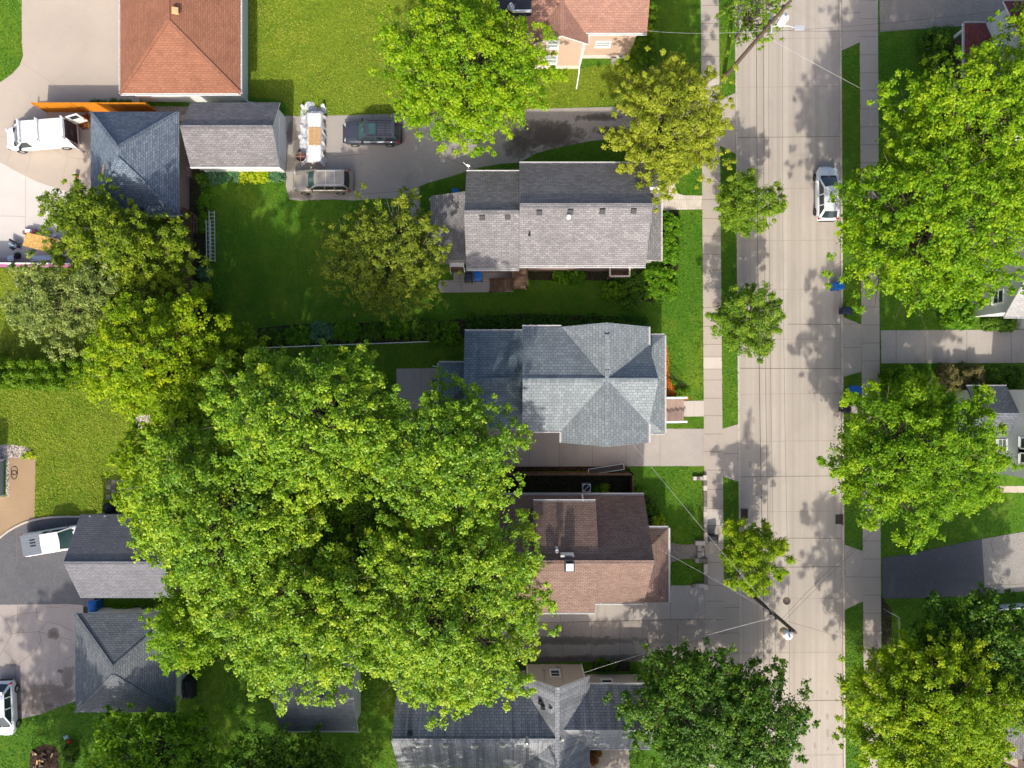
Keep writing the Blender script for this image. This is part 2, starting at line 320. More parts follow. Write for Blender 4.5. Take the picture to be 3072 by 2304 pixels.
class MB:
    def __init__(s): s.v = []; s.f = []; s.m = []; s.sm = []
    def add(s, vs, fs, mat=0, smooth=False):
        b = len(s.v); s.v += [tuple(v) for v in vs]
        for f in fs: s.f.append(tuple(b + i for i in f)); s.m.append(mat); s.sm.append(smooth)
        return s
    def face(s, pts, mat=0): return s.add(pts, [tuple(range(len(pts)))], mat)
    def box(s, c, d, rz=0, mat=0, tilt=None):
        M_ = Matrix.Rotation(rz, 3, 'Z')
        if tilt: M_ = M_ @ Matrix.Rotation(tilt[1], 3, tilt[0])
        vs = [Vector(c) + M_ @ Vector((sx * d[0] / 2, sy * d[1] / 2, sz * d[2] / 2)) for sz in (-1, 1) for sy in (-1, 1) for sx in (-1, 1)]
        return s.add(vs, [(0, 2, 3, 1), (4, 5, 7, 6), (0, 1, 5, 4), (2, 6, 7, 3), (0, 4, 6, 2), (1, 3, 7, 5)], mat)
    def prism(s, poly, z0, z1, mat=0, side=None):
        a = sum(poly[i][0] * poly[(i + 1) % len(poly)][1] - poly[(i + 1) % len(poly)][0] * poly[i][1] for i in range(len(poly)))
        if a < 0: poly = poly[::-1]
        n = len(poly)
        vs = [(x, y, z0) for x, y in poly] + [(x, y, z1) for x, y in poly]
        s.add(vs, [tuple(range(n, 2 * n))], mat)
        b = len(s.v) - 2 * n
        for i in range(n):
            j = (i + 1) % n
            s.f.append((b + i, b + j, b + n + j, b + n + i)); s.m.append(mat if side is None else side); s.sm.append(False)
        s.f.append(tuple(b + i for i in reversed(range(n)))); s.m.append(mat if side is None else side); s.sm.append(False)
        return s
    def bar(s, p, q, w, h, mat=0, up=(0, 0, 1)):
        p, q = Vector(p), Vector(q); d = (q - p).normalized(); u = Vector(up)
        r = d.cross(u)
        r = Vector((1, 0, 0)) if r.length < 1e-4 else r.normalized()
        u = r.cross(d).normalized()
        vs = [e + r * (a * w / 2) + u * (b * h / 2) for e in (p, q) for a, b in ((-1, -1), (1, -1), (1, 1), (-1, 1))]
        return s.add(vs, [(0, 1, 2, 3), (7, 6, 5, 4), (0, 4, 5, 1), (1, 5, 6, 2), (2, 6, 7, 3), (3, 7, 4, 0)], mat)
    def tube(s, pts, r, n=8, mat=0, caps=True):
        pts = [Vector(p) for p in pts]; k = len(pts)
        rr = r if isinstance(r, (list, tuple)) else [r] * k
        vs = []; prev = None
        for i, p in enumerate(pts):
            d = (pts[min(i + 1, k - 1)] - pts[max(i - 1, 0)])
            d = d.normalized() if d.length > 1e-9 else Vector((0, 0, 1))
            a = prev if prev is not None else (Vector((1, 0, 0)) if abs(d.x) < .9 else Vector((0, 1, 0)))
            a = (a - d * a.dot(d)); a = a.normalized() if a.length > 1e-6 else d.orthogonal().normalized()
            prev = a; b = d.cross(a)
            vs += [p + (a * math.cos(2 * math.pi * j / n) + b * math.sin(2 * math.pi * j / n)) * rr[i] for j in range(n)]
        fs = [(i * n + j, i * n + (j + 1) % n, (i + 1) * n + (j + 1) % n, (i + 1) * n + j) for i in range(k - 1) for j in range(n)]
        s.add(vs, fs, mat, True)
        if caps:
            s.add(vs[:n][::-1], [tuple(range(n))], mat); s.add(vs[-n:], [tuple(range(n))], mat)
        return s
    def lathe(s, prof, c=(0, 0, 0), n=20, mat=0, smooth=True):
        c = Vector(c); k = len(prof)
        vs = [c + Vector((r * math.cos(2 * math.pi * j / n), r * math.sin(2 * math.pi * j / n), z)) for r, z in prof for j in range(n)]
        fs = [(i * n + j, i * n + (j + 1) % n, (i + 1) * n + (j + 1) % n, (i + 1) * n + j) for i in range(k - 1) for j in range(n)]
        s.add(vs, fs, mat, smooth)
        s.add(vs[-n:], [tuple(range(n))], mat); s.add(vs[:n][::-1], [tuple(range(n))], mat)
        return s
    def ribbon(s, pts, w, z, mat=0):
        for (a, b) in zip(pts[:-1], pts[1:]):
            a2, b2 = Vector(a[:2]), Vector(b[:2]); d = b2 - a2
            if d.length < 1e-6: continue
            nn = Vector((-d.y, d.x)).normalized() * w / 2
            s.face([(a2.x - nn.x, a2.y - nn.y, z), (b2.x - nn.x, b2.y - nn.y, z), (b2.x + nn.x, b2.y + nn.y, z), (a2.x + nn.x, a2.y + nn.y, z)], mat)
        return s
    def grid(s, fn, nu, nv, mat=0, smooth=True):
        vs = [fn(i / nu, j / nv) for j in range(nv + 1) for i in range(nu + 1)]
        fs = [(j * (nu + 1) + i, j * (nu + 1) + i + 1, (j + 1) * (nu + 1) + i + 1, (j + 1) * (nu + 1) + i) for j in range(nv) for i in range(nu)]
        return s.add(vs, fs, mat, smooth)
    def build(s, name, mat, parent=None, uv=True):
        me = bpy.data.meshes.new(name)
        off = rootof(parent).location if parent else Vector((0, 0, 0))
        me.from_pydata([(x - off.x, y - off.y, z - off.z) for x, y, z in s.v], [], s.f)
        ms = mat if isinstance(mat, (list, tuple)) else [mat]
        for x in ms: me.materials.append(MT[x] if isinstance(x, str) else x)
        me.polygons.foreach_set('material_index', s.m); me.polygons.foreach_set('use_smooth', s.sm)
        if uv:
            lay = me.uv_layers.new(name='UVMap'); me.update()
            V = me.vertices; buf = np.zeros(len(me.loops) * 2, dtype=np.float32)
            for p in me.polygons:
                nz = p.normal
                if abs(nz.z) > .999: t, b = Vector((1, 0, 0)), Vector((0, 1, 0))
                else:
                    t = Vector((0, 0, 1)).cross(nz).normalized(); b = nz.cross(t)
                for li in p.loop_indices:
                    co = V[me.loops[li].vertex_index].co
                    buf[2 * li] = co.dot(t) + 100; buf[2 * li + 1] = co.dot(b) + 100
            lay.data.foreach_set('uv', buf)
        me.update()
        o = bpy.data.objects.new(name, me); COL.objects.link(o)
        if parent: o.parent = parent
        return o

def tag(o, label, cat, group=None, kind=None):
    if label: o['label'] = label
    if cat: o['category'] = cat
    if group: o['group'] = group
    if kind: o['kind'] = kind
    return o
def thing(name, label, cat, loc=(0, 0, 0), group=None):
    o = bpy.data.objects.new(name, None); COL.objects.link(o); o.location = loc; o.empty_display_size = .3
    return tag(o, label, cat, group)
def struct(name, mb, mat):
    o = mb.build(name, mat); o['kind'] = 'structure'; return o
def copy_tree(o, parent=None):
    c = o.copy(); COL.objects.link(c)
    if parent: c.parent = parent
    for ch in list(o.children): copy_tree(ch, c)
    return c

# ------------------------------------------------------------------ foliage
def leaf_mesh(name, clumps, per, L, Wd, mat, parent, rs, up=.68, tint_spread=.20, shell=.22, stems=False):
    """clumps: rows of cx,cy,cz,rx,ry,rz,tint. Each leaf is a small folded diamond of real size."""
    c = np.asarray(clumps, dtype=np.float64); n = len(c) * per
    idx = np.repeat(np.arange(len(c)), per); C = c[idx]
    d = rs.normal(size=(n, 3)); d[:, 2] = d[:, 2] * .9 + .25; d /= np.linalg.norm(d, axis=1)[:, None]
    rad = shell + (1 - shell) * rs.rand(n)
    rad = np.where(rs.rand(n) < .35, rad * 1.5, rad)
    pos = C[:, :3] + d * C[:, 3:6] * rad[:, None]
    nr = d * (1 - up) + np.array([0, 0, 1.0]) * up + rs.normal(size=(n, 3)) * .30
    nr /= np.linalg.norm(nr, axis=1)[:, None]
    a = rs.normal(size=(n, 3)) + d * .8; a -= nr * (a * nr).sum(1)[:, None]; a /= np.linalg.norm(a, axis=1)[:, None]
    b = np.cross(nr, a)
    sc = (.65 + .7 * rs.rand(n))[:, None]
    l = a * L * sc; w = b * Wd * sc; fold = nr * (Wd * .18) * sc
    V = np.stack([pos - l * .5, pos + w * .5 - l * .08 + fold, pos + l * .5 - fold * .6, pos - w * .5 - l * .08 + fold], 1).reshape(-1, 3)
    off = np.array(rootof(parent).location) if parent else np.zeros(3)
    V = V - off
    me = bpy.data.meshes.new(name); me.vertices.add(4 * n); me.loops.add(4 * n); me.polygons.add(n)
    me.vertices.foreach_set('co', V.astype(np.float32).ravel())
    me.loops.foreach_set('vertex_index', np.arange(4 * n, dtype=np.int32))
    me.polygons.foreach_set('loop_start', np.arange(0, 4 * n, 4, dtype=np.int32))
    try: me.polygons.foreach_set('loop_total', np.full(n, 4, dtype=np.int32))
    except Exception: pass
    me.materials.append(MT[mat])
    t = np.clip(C[:, 6] + rs.normal(size=n) * tint_spread, 0, 1).astype(np.float32)
    at = me.attributes.new('tint', 'FLOAT', 'FACE'); at.data.foreach_set('value', t)
    me.update(calc_edges=True)
    o = bpy.data.objects.new(name, me); COL.objects.link(o)
    if parent: o.parent = parent
    return o

def tree(name, label, cat, bbox, top, mat, seed, leaf=(.165, .12), lai=5.8, group=None, base_frac=.30, dense=.45, trunk=None,
         bough=None, spray=.27, clump=(.30, .54), flat=.62, gap=.14, tint=.45, zc=None, billow=.45):
    rs = np.random.RandomState(seed)
    x0, y0, x1, y1 = bbox
    zb = top * base_frac; zm = zc if zc else zb + (top - zb) * .42
    c = W((x0 + x1) / 2, (y0 + y1) / 2, zm)
    Rx = (x1 - x0) / 2 * S * kz(zm); Ry = (y1 - y0) / 2 * S * kz(zm); R = (Rx + Ry) / 2
    rz = top - zm
    tx, ty = (trunk if trunk else (c.x, c.y))
    root = thing(name, label, cat, (tx, ty, 0), group)
    A = math.pi * Rx * Ry
    nb = bough or int(max(26, 14 + A * 1.35))
    lob = rs.rand(4) * 6.28
    cl = []; limbs = []
    wv = [(rs.uniform(1.1, 2.3) * 12 / (top + 2), rs.rand() * 6.283, rs.rand() * 6.283) for _ in range(5)]
    def bil(x, y): return sum(math.sin(k * (x * math.cos(a) + y * math.sin(a)) + p) for k, a, p in wv) / 2.2
    for i in range(nb):
        r = math.sqrt((i + .5) / nb); th = i * 2.39996 + rs.normal() * .25
        f = 1 + .07 * math.sin(3 * th + lob[0]) + .06 * math.sin(5 * th + lob[1]) + .05 * math.sin(8 * th + lob[2]) + rs.normal() * .04
        ln0 = spray * 5.2
        f -= ln0 * .42 / R
        rr = r * f * .97
        zz = zm + rz * (max(0.0, 1 - (r * .93) ** 2) ** .5) - clump[1] * .5
        low = rs.rand() < gap
        if low: zz -= rs.uniform(.10, .30) * (top - zb) * .8
        zz += rs.normal() * .22 * (top / 12) + billow * bil(c.x + Rx * rr * math.cos(th), c.y + Ry * rr * math.sin(th))
        p = Vector((c.x + Rx * rr * math.cos(th), c.y + Ry * rr * math.sin(th), zz))
        limbs.append(p)
        o = Vector((math.cos(th + rs.normal() * .3), math.sin(th + rs.normal() * .3), 0)); q = Vector((-o.y, o.x, 0))
        ln = ln0 * (.7 + .5 * r) * rs.uniform(.65, 1.3)
        bt = np.clip(tint + rs.normal() * .13, 0, 1)
        m = max(4, int(3.4 + ln * 2.4))
        for j in range(m):
            u = rs.uniform(-.55, 1.0)
            lat = rs.normal() * ln * .34 * (1.05 - .6 * max(u, 0))
            rc = rs.uniform(*clump) * (1 - .5 * max(u, 0))
            cc = p + o * (u * ln) + q * lat + Vector((0, 0, -abs(u) ** 1.5 * ln * .30 + rs.normal() * .22))
            cl.append((cc.x, cc.y, max(cc.z, .5), rc, rc, rc * flat, np.clip(bt + rs.normal() * .1 + .10 * max(u, 0), 0, 1)))
    # inner and lower foliage
    for i in range(int(nb * dense * 3)):
        r = math.sqrt(rs.rand()) * .88; th = rs.rand() * 6.283
        zz = zb + (zm - zb) * rs.rand() + .15 * rz * rs.rand()
        shrink = .55 + .45 * (zz - zb) / max(.1, zm - zb)
        rc = rs.uniform(*clump) * 1.15
        cl.append((c.x + Rx * r * shrink * math.cos(th), c.y + Ry * r * shrink * math.sin(th), max(zz, .5), rc, rc, rc * .6, np.clip(tint - .1 + rs.normal() * .1, 0, 1)))
    per = max(6, int(A * lai / (L_area(leaf)) / len(cl)))
    # trunk and limbs
    mb = MB(); tr = .011 * top + .05 * math.sqrt(R)
    fork = Vector((tx + (c.x - tx) * .3, ty + (c.y - ty) * .3, zb * .95 + .3))
    mb.tube([(tx, ty, -.1), (tx, ty, .25), (tx + (fork.x - tx) * .4, ty + (fork.y - ty) * .4, fork.z * .5), fork], [tr * 1.5, tr * 1.1, tr * .9, tr * .8], 10)
    for p in limbs:
        if rs.rand() > .85: continue
        mid = fork.lerp(p, .5) + Vector((rs.normal() * .25, rs.normal() * .25, .12 * (p - fork).length * (1 if p.z > fork.z else .2)))
        m2 = fork.lerp(p, .8) + Vector((rs.normal() * .2, rs.normal() * .2, .08))
        r0 = tr * rs.uniform(.28, .5)
        mb.tube([fork, mid, m2, p], [r0, r0 * .6, r0 * .36, .02], 5, caps=False)
        for _ in range(2):
            e = p + Vector((rs.normal() * R * .12, rs.normal() * R * .12, rs.normal() * .25))
            mb.tube([m2, e], [.035, .012], 4, caps=False)
    mb.build('trunk', 'bark', root, uv=False)
    leaf_mesh('crown', cl, per, leaf[0], leaf[1], mat, root, rs)
    return root
def L_area(leaf): return leaf[0] * leaf[1] * .5

def shrub(name, label, cat, boxpx, h, mat, seed, leaf=(.14, .09), group=None, dens=1.0, z0=0, tint=.45, rough=.18, rc=(.16, .30)):
    """boxpx: x0,y0,x1,y1 on the ground; a rounded leafy mass of that size"""
    rs = np.random.RandomState(seed)
    x0, x1 = wx(boxpx[0], h * .6), wx(boxpx[2], h * .6); y1, y0 = wy(boxpx[1], h * .6), wy(boxpx[3], h * .6)
    c = ((x0 + x1) / 2, (y0 + y1) / 2); Rx, Ry = (x1 - x0) / 2, (y1 - y0) / 2
    root = thing(name, label, cat, (c[0], c[1], z0), group)
    n = int(max(12, 4 * Rx * Ry * 17 * dens)); cl = []
    for i in range(n):
        u, v = rs.uniform(-1, 1), rs.uniform(-1, 1)
        if abs(u) ** 4 + abs(v) ** 4 > 1: u *= .8; v *= .8
        e = max(abs(u), abs(v)); r = rs.uniform(*rc)
        zz = z0 + (h - r * .6) * (1 - .55 * e ** 5) * rs.uniform(.72, 1.0)
        if rs.rand() < .3: zz *= rs.uniform(.3, .8)
        cl.append((c[0] + u * Rx * .94, c[1] + v * Ry * .94, max(zz, z0 + .08), r, r, r * .75, np.clip(tint + rs.normal() * rough, 0, 1)))
    mb = MB()
    for i in range(max(3, min(8, n // 6))):
        u, v = rs.uniform(-.6, .6), rs.uniform(-.6, .6)
        mb.tube([(c[0] + u * Rx * .5, c[1] + v * Ry * .5, z0 - .05), (c[0] + u * Rx, c[1] + v * Ry, z0 + h * .6)], [.025, .01], 5, caps=False)
    mb.build('stem', 'bark', root, uv=False)
    per = int(max(10, (4 * Rx * Ry + 2 * h * (Rx + Ry)) * 4.2 / L_area(leaf) / n))
    leaf_mesh('foliage', cl, per, leaf[0], leaf[1], mat, root, rs, up=.45)
    return root
# ------------------------------------------------------------------ the setting
def lerp(a, b, t): return a + (b - a) * t
def roadW(py): return lerp(2210, 2228, py / 2304)
def roadE(py): return lerp(2518, 2531, py / 2304)
RZ = -.13
FAR = 9000   # pixels beyond the frame, i.e. about 250 m
def edge(fn, off=0): return [(wx(fn(py) + off), wy(py)) for py in (-FAR, 0, 1152, 2304, FAR)]
KW = .16 / S
g = MB(); g.face([(-900, -900, -.32), (900, -900, -.32), (900, 900, -.32), (-900, 900, -.32)]); struct('ground', g, 'grass')
lw = edge(roadW, -KW); le = edge(roadE, KW)
b = MB(); b.prism(lw + [(-400, lw[-1][1]), (-400, lw[0][1])], -.3, 0); struct('lawn', b, 'grass')
b = MB(); b.prism(le + [(400, le[-1][1]), (400, le[0][1])], -.3, 0); struct('lawn', b, 'grass')
b = MB(); b.prism(edge(roadW) + edge(roadE)[::-1], -.3, RZ)
jz = RZ + .004
for off in (36, 82, 160, 237):
    b.ribbon([(wx(roadW(py) + off), wy(py)) for py in (-FAR, 0, 1152, 2304, FAR)], .03 if off not in (82,) else .045, jz, 2)
tj = [115, 260, 411, 566, 722, 869, 1019, 1183, 1325, 1431, 1537, 1704, 1799, 1961, 2106, 2270]
tj += [-35 - 150 * i for i in range(12)] + [2420 + 150 * i for i in range(12)]
for y in tj:
    b.ribbon([(wx(roadW(y)), wy(y)), (wx(roadE(y)), wy(y - 3))], .045, jz + .002, 2 if int(y) % 3 else 1)
for y, x0, x1 in ((972, 2365, 2531), (1105, 2222, 2531), (1615, 2300, 2531)):
    b.ribbon([(wx(x0), wy(y)), (wx(x1), wy(y + 1))], .05, jz + .004, 1)
rr = random.Random(3)
for x, y in ((2240, 1340), (2252, 1392), (2262, 1398), (2255, 1304), (2240, 1306), (2262, 1262), (2248, 1345), (2441, 2090), (2483, 2080), (2484, 2150), (2485, 2200), (2447, 2240), (2485, 2250), (2500, 2230)):
    r = rr.uniform(.12, .3); P = [(wx(x) + r * .6 * math.cos(a) * rr.uniform(.6, 1.2), wy(y) + r * 1.3 * math.sin(a) * rr.uniform(.6, 1.2), jz + .003) for a in [i * .7 for i in range(9)]]
    b.face(P, 2)
struct('road', b, ['road', 'joint', 'joint_soft'])
for fn, sg in ((roadW, -1), (roadE, 1)):
    b = MB(); a0 = edge(fn); a1 = edge(fn, sg * KW); b.prism(a0 + a1[::-1], -.3, .016)
    for i in range(-20, 70): 
        y = i * 56; b.ribbon([(wx(fn(y)), wy(y)), (wx(fn(y) + sg * KW), wy(y))], .025, .02, 1)
    struct('kerb', b, ['kerb', 'joint'])

EXCL = []
def sheet(name, px, top, mat, joints=(), jw=.035, jm='joint', cracks=()):
    if name != 'lawn': EXCL.append(P2(px))
    b = MB(); b.prism(P2(px), -.1, top)
    for i, line in enumerate(list(joints) + list(cracks)): b.ribbon(P2(line), jw if i < len(joints) else .03, top + .003 + .0005 * i, 1)
    return struct(name, b, [mat, jm])

# sidewalks
def walk_edges(l0, l1, r0, r1):
    return (lambda y: lerp(l0, l1, y / 2304)), (lambda y: lerp(r0, r1, y / 2304))
wl, wr = walk_edges(2102, 2119, 2156, 2176)
jy = [17, 71, 120, 170, 226, 300, 360, 436, 490, 545, 599, 656, 708, 763, 810, 864, 923, 979, 1033, 1071, 1107, 1140, 1195, 1247, 1302, 1355, 1410, 1468, 1526, 1576, 1629, 1687, 1756, 1803, 1858, 1900, 1957, 2010, 2065, 2120, 2175, 2230, 2285]
jy += [-40 - 54 * i for i in range(30)] + [2340 + 54 * i for i in range(30)]
b = MB(); YY = [-1700, 0, 1152, 2304, 4000]
b.prism([(wx(wl(y)), wy(y)) for y in YY] + [(wx(wr(y)), wy(y)) for y in YY[::-1]], -.1, .034)
for i, y in enumerate(jy): b.ribbon([(wx(wl(y)), wy(y)), (wx(wr(y)), wy(y))], .035, .038, 1)
for y0, y1 in ((1071, 1107), (1526, 1576), (226, 260)):   # paler replaced slabs
    b.face([(wx(wl(y)) if e == 0 else wx(wr(y)), wy(y), .0365) for e, y in ((0, y0), (0, y1), (1, y1), (1, y0))], 2)
struct('sidewalk', b, ['walk', 'joint', 'walk2'])
el, er = walk_edges(2578, 2592, 2633, 2645)
b = MB(); b.prism([(wx(el(y)), wy(y)) for y in YY] + [(wx(er(y)), wy(y)) for y in YY[::-1]], -.1, .034)
for i in range(-30, 75):
    y = 57 + i * 54; b.ribbon([(wx(el(y)), wy(y)), (wx(er(y)), wy(y))], .035, .038, 1)
struct('sidewalk', b, ['walk', 'joint'])

# driveway aprons between sidewalk and kerb
def apron(px, joints=()): sheet('driveway_apron', px, .022, 'walk', joints)
apron([(2154, 303), (2206, 279), (2207, 462), (2156, 434)], [[(2156, 363), (2207, 365)]])
apron([(2164, 1288), (2214, 1272), (2215, 1445), (2166, 1428)], [[(2165, 1361), (2215, 1361)]])
apron([(2170, 1738), (2218, 1728), (2220, 2000), (2172, 1985)], [[(2172, 1823), (2219, 1822)], [(2172, 1899), (2219, 1899)], [(2172, 1959), (2219, 1959)]])
apron([(2525, -60), (2579, -60), (2579, 127), (2525, 152)], [[(2525, 40), (2579, 38)]])
apron([(2530, 952), (2584, 973), (2584, 1115), (2530, 1130)], [[(2530, 1043), (2584, 1042)], [(2530, 972), (2584, 972)]])
apron([(2534, 1634), (2588, 1653), (2590, 1804), (2534, 1829)], [[(2534, 1730), (2589, 1731)]])
sheet('concrete_pad', [(2533, 1216), (2572, 1218), (2572, 1240), (2533, 1238)], .018, 'walk')

# driveways west of the street
rim = [(856, 347), (900, 349), (1040, 346), (1202, 341), (1340, 338), (1611, 327), (1900, 319), (2108, 300), (2112, 434), (1960, 425), (1841, 418), (1772, 423), (1685, 440), (1609, 460), (1558, 488), (1500, 492), (1440, 502), (1393, 517), (1330, 536), (1278, 551), (1258, 560), (1259, 598), (1226, 598), (1150, 595), (1060, 602), (1000, 598), (900, 602), (868, 598), (858, 560)]
sheet('driveway', rim, .020, 'drive_wet', [[(1256, 560), (1258, 690)], [(1226, 598), (1226, 560)], [(1410, 512), (1560, 505)]], cracks=[[(900, 420), (1000, 470), (1090, 462)], [(1300, 380), (1330, 470), (1400, 500)], [(1226, 572), (1120, 580), (1000, 590)]])
sheet('path', [(1226, 600), (1260, 600), (1262, 672), (1238, 674)], .022, 'drive', [[(1226, 640), (1261, 640)]])
sheet('driveway', [(1180, 1286), (2112, 1286), (2114, 1398), (1470, 1400), (1190, 1400)], .020, 'drive', [[(x, 1286), (x, 1399)] for x in (1350, 1480, 1588, 1678, 1777, 1878)] + [[(1980, 1287), (1980, 1398)]], .025)
sheet('patio', [(1189, 1106), (1313, 1104), (1318, 1287), (1194, 1286)], .018, 'drive', [[(1264, 1106), (1266, 1286)], [(1190, 1196), (1316, 1196)]], .025)
low = [(1380, 1868), (1600, 1869), (2116, 1857), (2118, 1990), (1850, 1983), (1400, 1990)]
up = [(1420, 1800), (2010, 1800), (2012, 1756), (2116, 1756), (2116, 1856), (1600, 1868), (1380, 1867)]
sheet('driveway', up, .020, 'drive', [[(x, 1800), (x, 1868)] for x in (1460, 1571, 1682, 1791, 1900)] + [[(2010, 1756), (2011, 1860)], [(1420, 1869), (1600, 1868), (2116, 1856)]], .03)
sheet('driveway', low, .024, 'drive_dirty', [[(1600, 1869), (1601, 1988)]] + [[(x, 1868), (x, 1985)] for x in (1510, 1688, 1774, 1860, 1947, 2032)] + [[(1570, 1880), (1588, 1930), (1592, 1935)]], .035)
# east side
sheet('driveway', [(2636, -120), (3300, -120), (3300, 60), (3000, 72), (2900, 78), (2640, 96)], .020, 'gravel_drive', [[(2640, 2), (3000, -8)]])
sheet('driveway', [(2642, 991), (3300, 988), (3300, 1088), (2644, 1090)], .020, 'drive', [[(x, 991), (x, 1090)] for x in (2688, 2775, 2900)] + [[(3032, 990), (3034, 1088)]])
sheet('driveway', [(2646, 1673), (2720, 1664), (2900, 1625), (2945, 1617), (2955, 1785), (2800, 1793), (2648, 1796)], .020, 'asphalt_dark')
sheet('driveway', [(2945, 1617), (3072, 1595), (3300, 1560), (3300, 1765), (3072, 1773), (2955, 1784)], .022, 'speckle', [[(2970, 1620), (2998, 1730)], [(2955, 1756), (3072, 1752)]])
# west side yards
sheet('driveway', [(-300, 250), (0, 248), (38, 221), (60, 196), (70, 166), (66, 130), (64, -300), (420, -300), (420, 330), (590, 330), (590, 372), (320, 372), (320, 720), (300, 800), (-300, 800)], .018, 'pad_tan',
      [[(68, 190), (155, 248)], [(155, 248), (250, 305)], [(155, 248), (210, 215)], [(20, 490), (60, 370)], [(80, 520), (98, 440)], [(182, 560), (204, 470), (200, 450)], [(0, 410), (110, 420), (200, 470), (270, 482)]], .03, 'joint_soft')
sheet('patio', [(-300, 470), (0, 487), (60, 520), (110, 545), (205, 576), (330, 610), (330, 774), (-300, 774)], .023, 'pad_white', [[(77, 530), (77, 770)], [(0, 648), (77, 650)]], .03, 'joint_soft')
sheet('patio', [(28, 1374), (107, 1372), (106, 1450), (104, 1562), (60, 1577), (20, 1607), (-200, 1650), (-200, 1490), (28, 1490)], .012, 'tanpaver')
sheet('gravel_bed', [(-200, 1332), (35, 1334), (75, 1340), (98, 1352), (109, 1366), (108, 1372), (28, 1374), (28, 1490), (18, 1492), (18, 1378), (-200, 1378)], .016, 'gravel')
for px in ([(406, 1236), (448, 1240), (452, 1262), (440, 1294), (408, 1280)], [(410, 1388), (425, 1390), (428, 1440), (412, 1440)]): sheet('gravel_bed', px, .014, 'gravel')
arc = [(-60, 1662), (0, 1617), (25, 1597), (49, 1583), (75, 1571), (101, 1563), (130, 1557), (156, 1554), (200, 1552), (300, 1553)]
sheet('driveway', arc + [(310, 1820), (0, 1818), (-200, 1815), (-200, 1700)], .020, 'asphalt', cracks=[[(104, 1566), (110, 1590), (104, 1625)], [(130, 1563), (124, 1582), (160, 1588), (170, 1575)], [(49, 1590), (52, 1700)], [(30, 1760), (28, 1818)], [(165, 1720), (165, 1815)]])
b = MB(); A = P2(arc); B = P2([(x - 1.2, y - 5.5) for x, y in arc]); b.prism(A + B[::-1], -.1, .10); struct('kerb', b, 'kerb')
ck = [[(0, 1842), (18, 1860), (52, 1843), (120, 1836)], [(18, 1860), (37, 1902), (0, 1967)], [(37, 1902), (50, 1898), (118, 1895), (142, 1864), (180, 1874), (222, 1896)], [(118, 1895), (150, 1903), (215, 1920)], [(54, 1790), (53, 1843), (55, 1870), (72, 1895)], [(118, 1895), (124, 1920), (110, 1950), (48, 1998), (45, 2060)], [(48, 1998), (30, 1965), (12, 1950)], [(110, 1822), (112, 1860), (130, 1868)], [(140, 1820), (180, 1822), (205, 1815)], [(70, 2035), (90, 2055), (100, 2060)], [(195, 1980), (222, 1966)]]
sheet('driveway', [(-200, 1818), (0, 1814), (200, 1812), (250, 1815), (250, 2095), (224, 2104), (180, 2120), (120, 2143), (49, 2159), (0, 2172), (-200, 2180)], .024, 'crackslab', cracks=ck)
# lawns that have gone dry and yellow
sheet('lawn', [(735, -700), (1480, -700), (1480, 30), (1640, 150), (1640, 215), (1900, 186), (2096, 186), (2098, 298), (1611, 330), (1202, 344), (879, 349), (846, 300), (748, 290), (748, 0)], .006, 'grass_dry')
sheet('lawn', [(-500, 805), (590, 805), (600, 1010), (560, 1240), (440, 1290), (420, 1440), (410, 1545), (101, 1568), (108, 1370), (60, 1336), (-500, 1332)], .006, 'grass_dry')
sheet('maple_shade_sheet', [(700, 1300), (1180, 1290), (1400, 1410), (1400, 1790), (1360, 1990), (700, 1930), (560, 1800), (520, 1600)], .009, 'soil')  # dark soil sheet, deep shade under the maples put into the ground colour
# beds and narrow strips
sheet('mulch_strip', [(1470, 1400), (1878, 1400), (1892, 1412), (1470, 1415)], .012, 'mulch')
sheet('garden_bed', [(1470, 1424), (1888, 1424), (1888, 1480), (1470, 1480)], .010, 'soil')
sheet('garden_bed', [(773, 985), (900, 972), (1291, 965), (1560, 940), (1700, 945), (1900, 952), (1900, 985), (1560, 1000), (1291, 1022), (773, 1042)], .008, 'soil')
sheet('garden_bed', [(1585, 815), (1840, 808), (1840, 842), (1585, 840)], .008, 'soil')
sheet('garden_bed', [(1985, 630), (2036, 630), (2036, 800), (1990, 905), (1930, 905), (1880, 860), (1880, 812), (1985, 800)], .008, 'soil')
sheet('garden_bed', [(1890, 1480), (1935, 1478), (1990, 1580), (1955, 1582), (1915, 1582)], .010, 'mulch')
sheet('garden_bed', [(563, 500), (600, 500), (622, 520), (622, 640), (610, 960), (640, 1010), (596, 1010), (563, 640)], .008, 'soil')
sheet('garden_bed', [(600, 503), (856, 506), (856, 545), (600, 540)], .0095, 'soil')
sheet('garden_bed', [(250, 1820), (530, 1818), (530, 1842), (250, 1842)], .010, 'soil')
sheet('mulch_bed', [(1994, 1048), (2002, 1034), (2006, 1075), (2007, 1120), (2014, 1150), (2030, 1165), (2062, 1168), (2068, 1180), (2066, 1201), (2040, 1201), (2040, 1188), (1985, 1188), (1985, 1048)], .012, 'red_mulch')
sheet('dirt_patch', [(90, 2260), (110, 2240), (140, 2233), (168, 2240), (178, 2262), (174, 2320), (88, 2320)], .010, 'mulch')
sheet('patio', [(1768, 2225), (1886, 2225), (1890, 2340), (1768, 2340)], .02, 'drive_dirty')
sheet('garden_bed', [(1778, 1982), (1890, 1980), (1890, 2014), (1778, 2014)], .009, 'soil')
sheet('garden_bed', [(2640, 1780), (2675, 1830), (2675, 1935), (2646, 1935)], .009, 'soil')
sheet('path', [(1988, 575), (2000, 542), (2020, 545), (2032, 580), (2050, 586), (2106, 587), (2106, 628), (2030, 629), (1985, 632)], .024, 'linedpaver')
sheet('path', [(2040, 1203), (2111, 1202), (2112, 1249), (2041, 1250)], .026, 'walk2', [[(2082, 1203), (2082, 1249)]], .02, 'joint_soft')
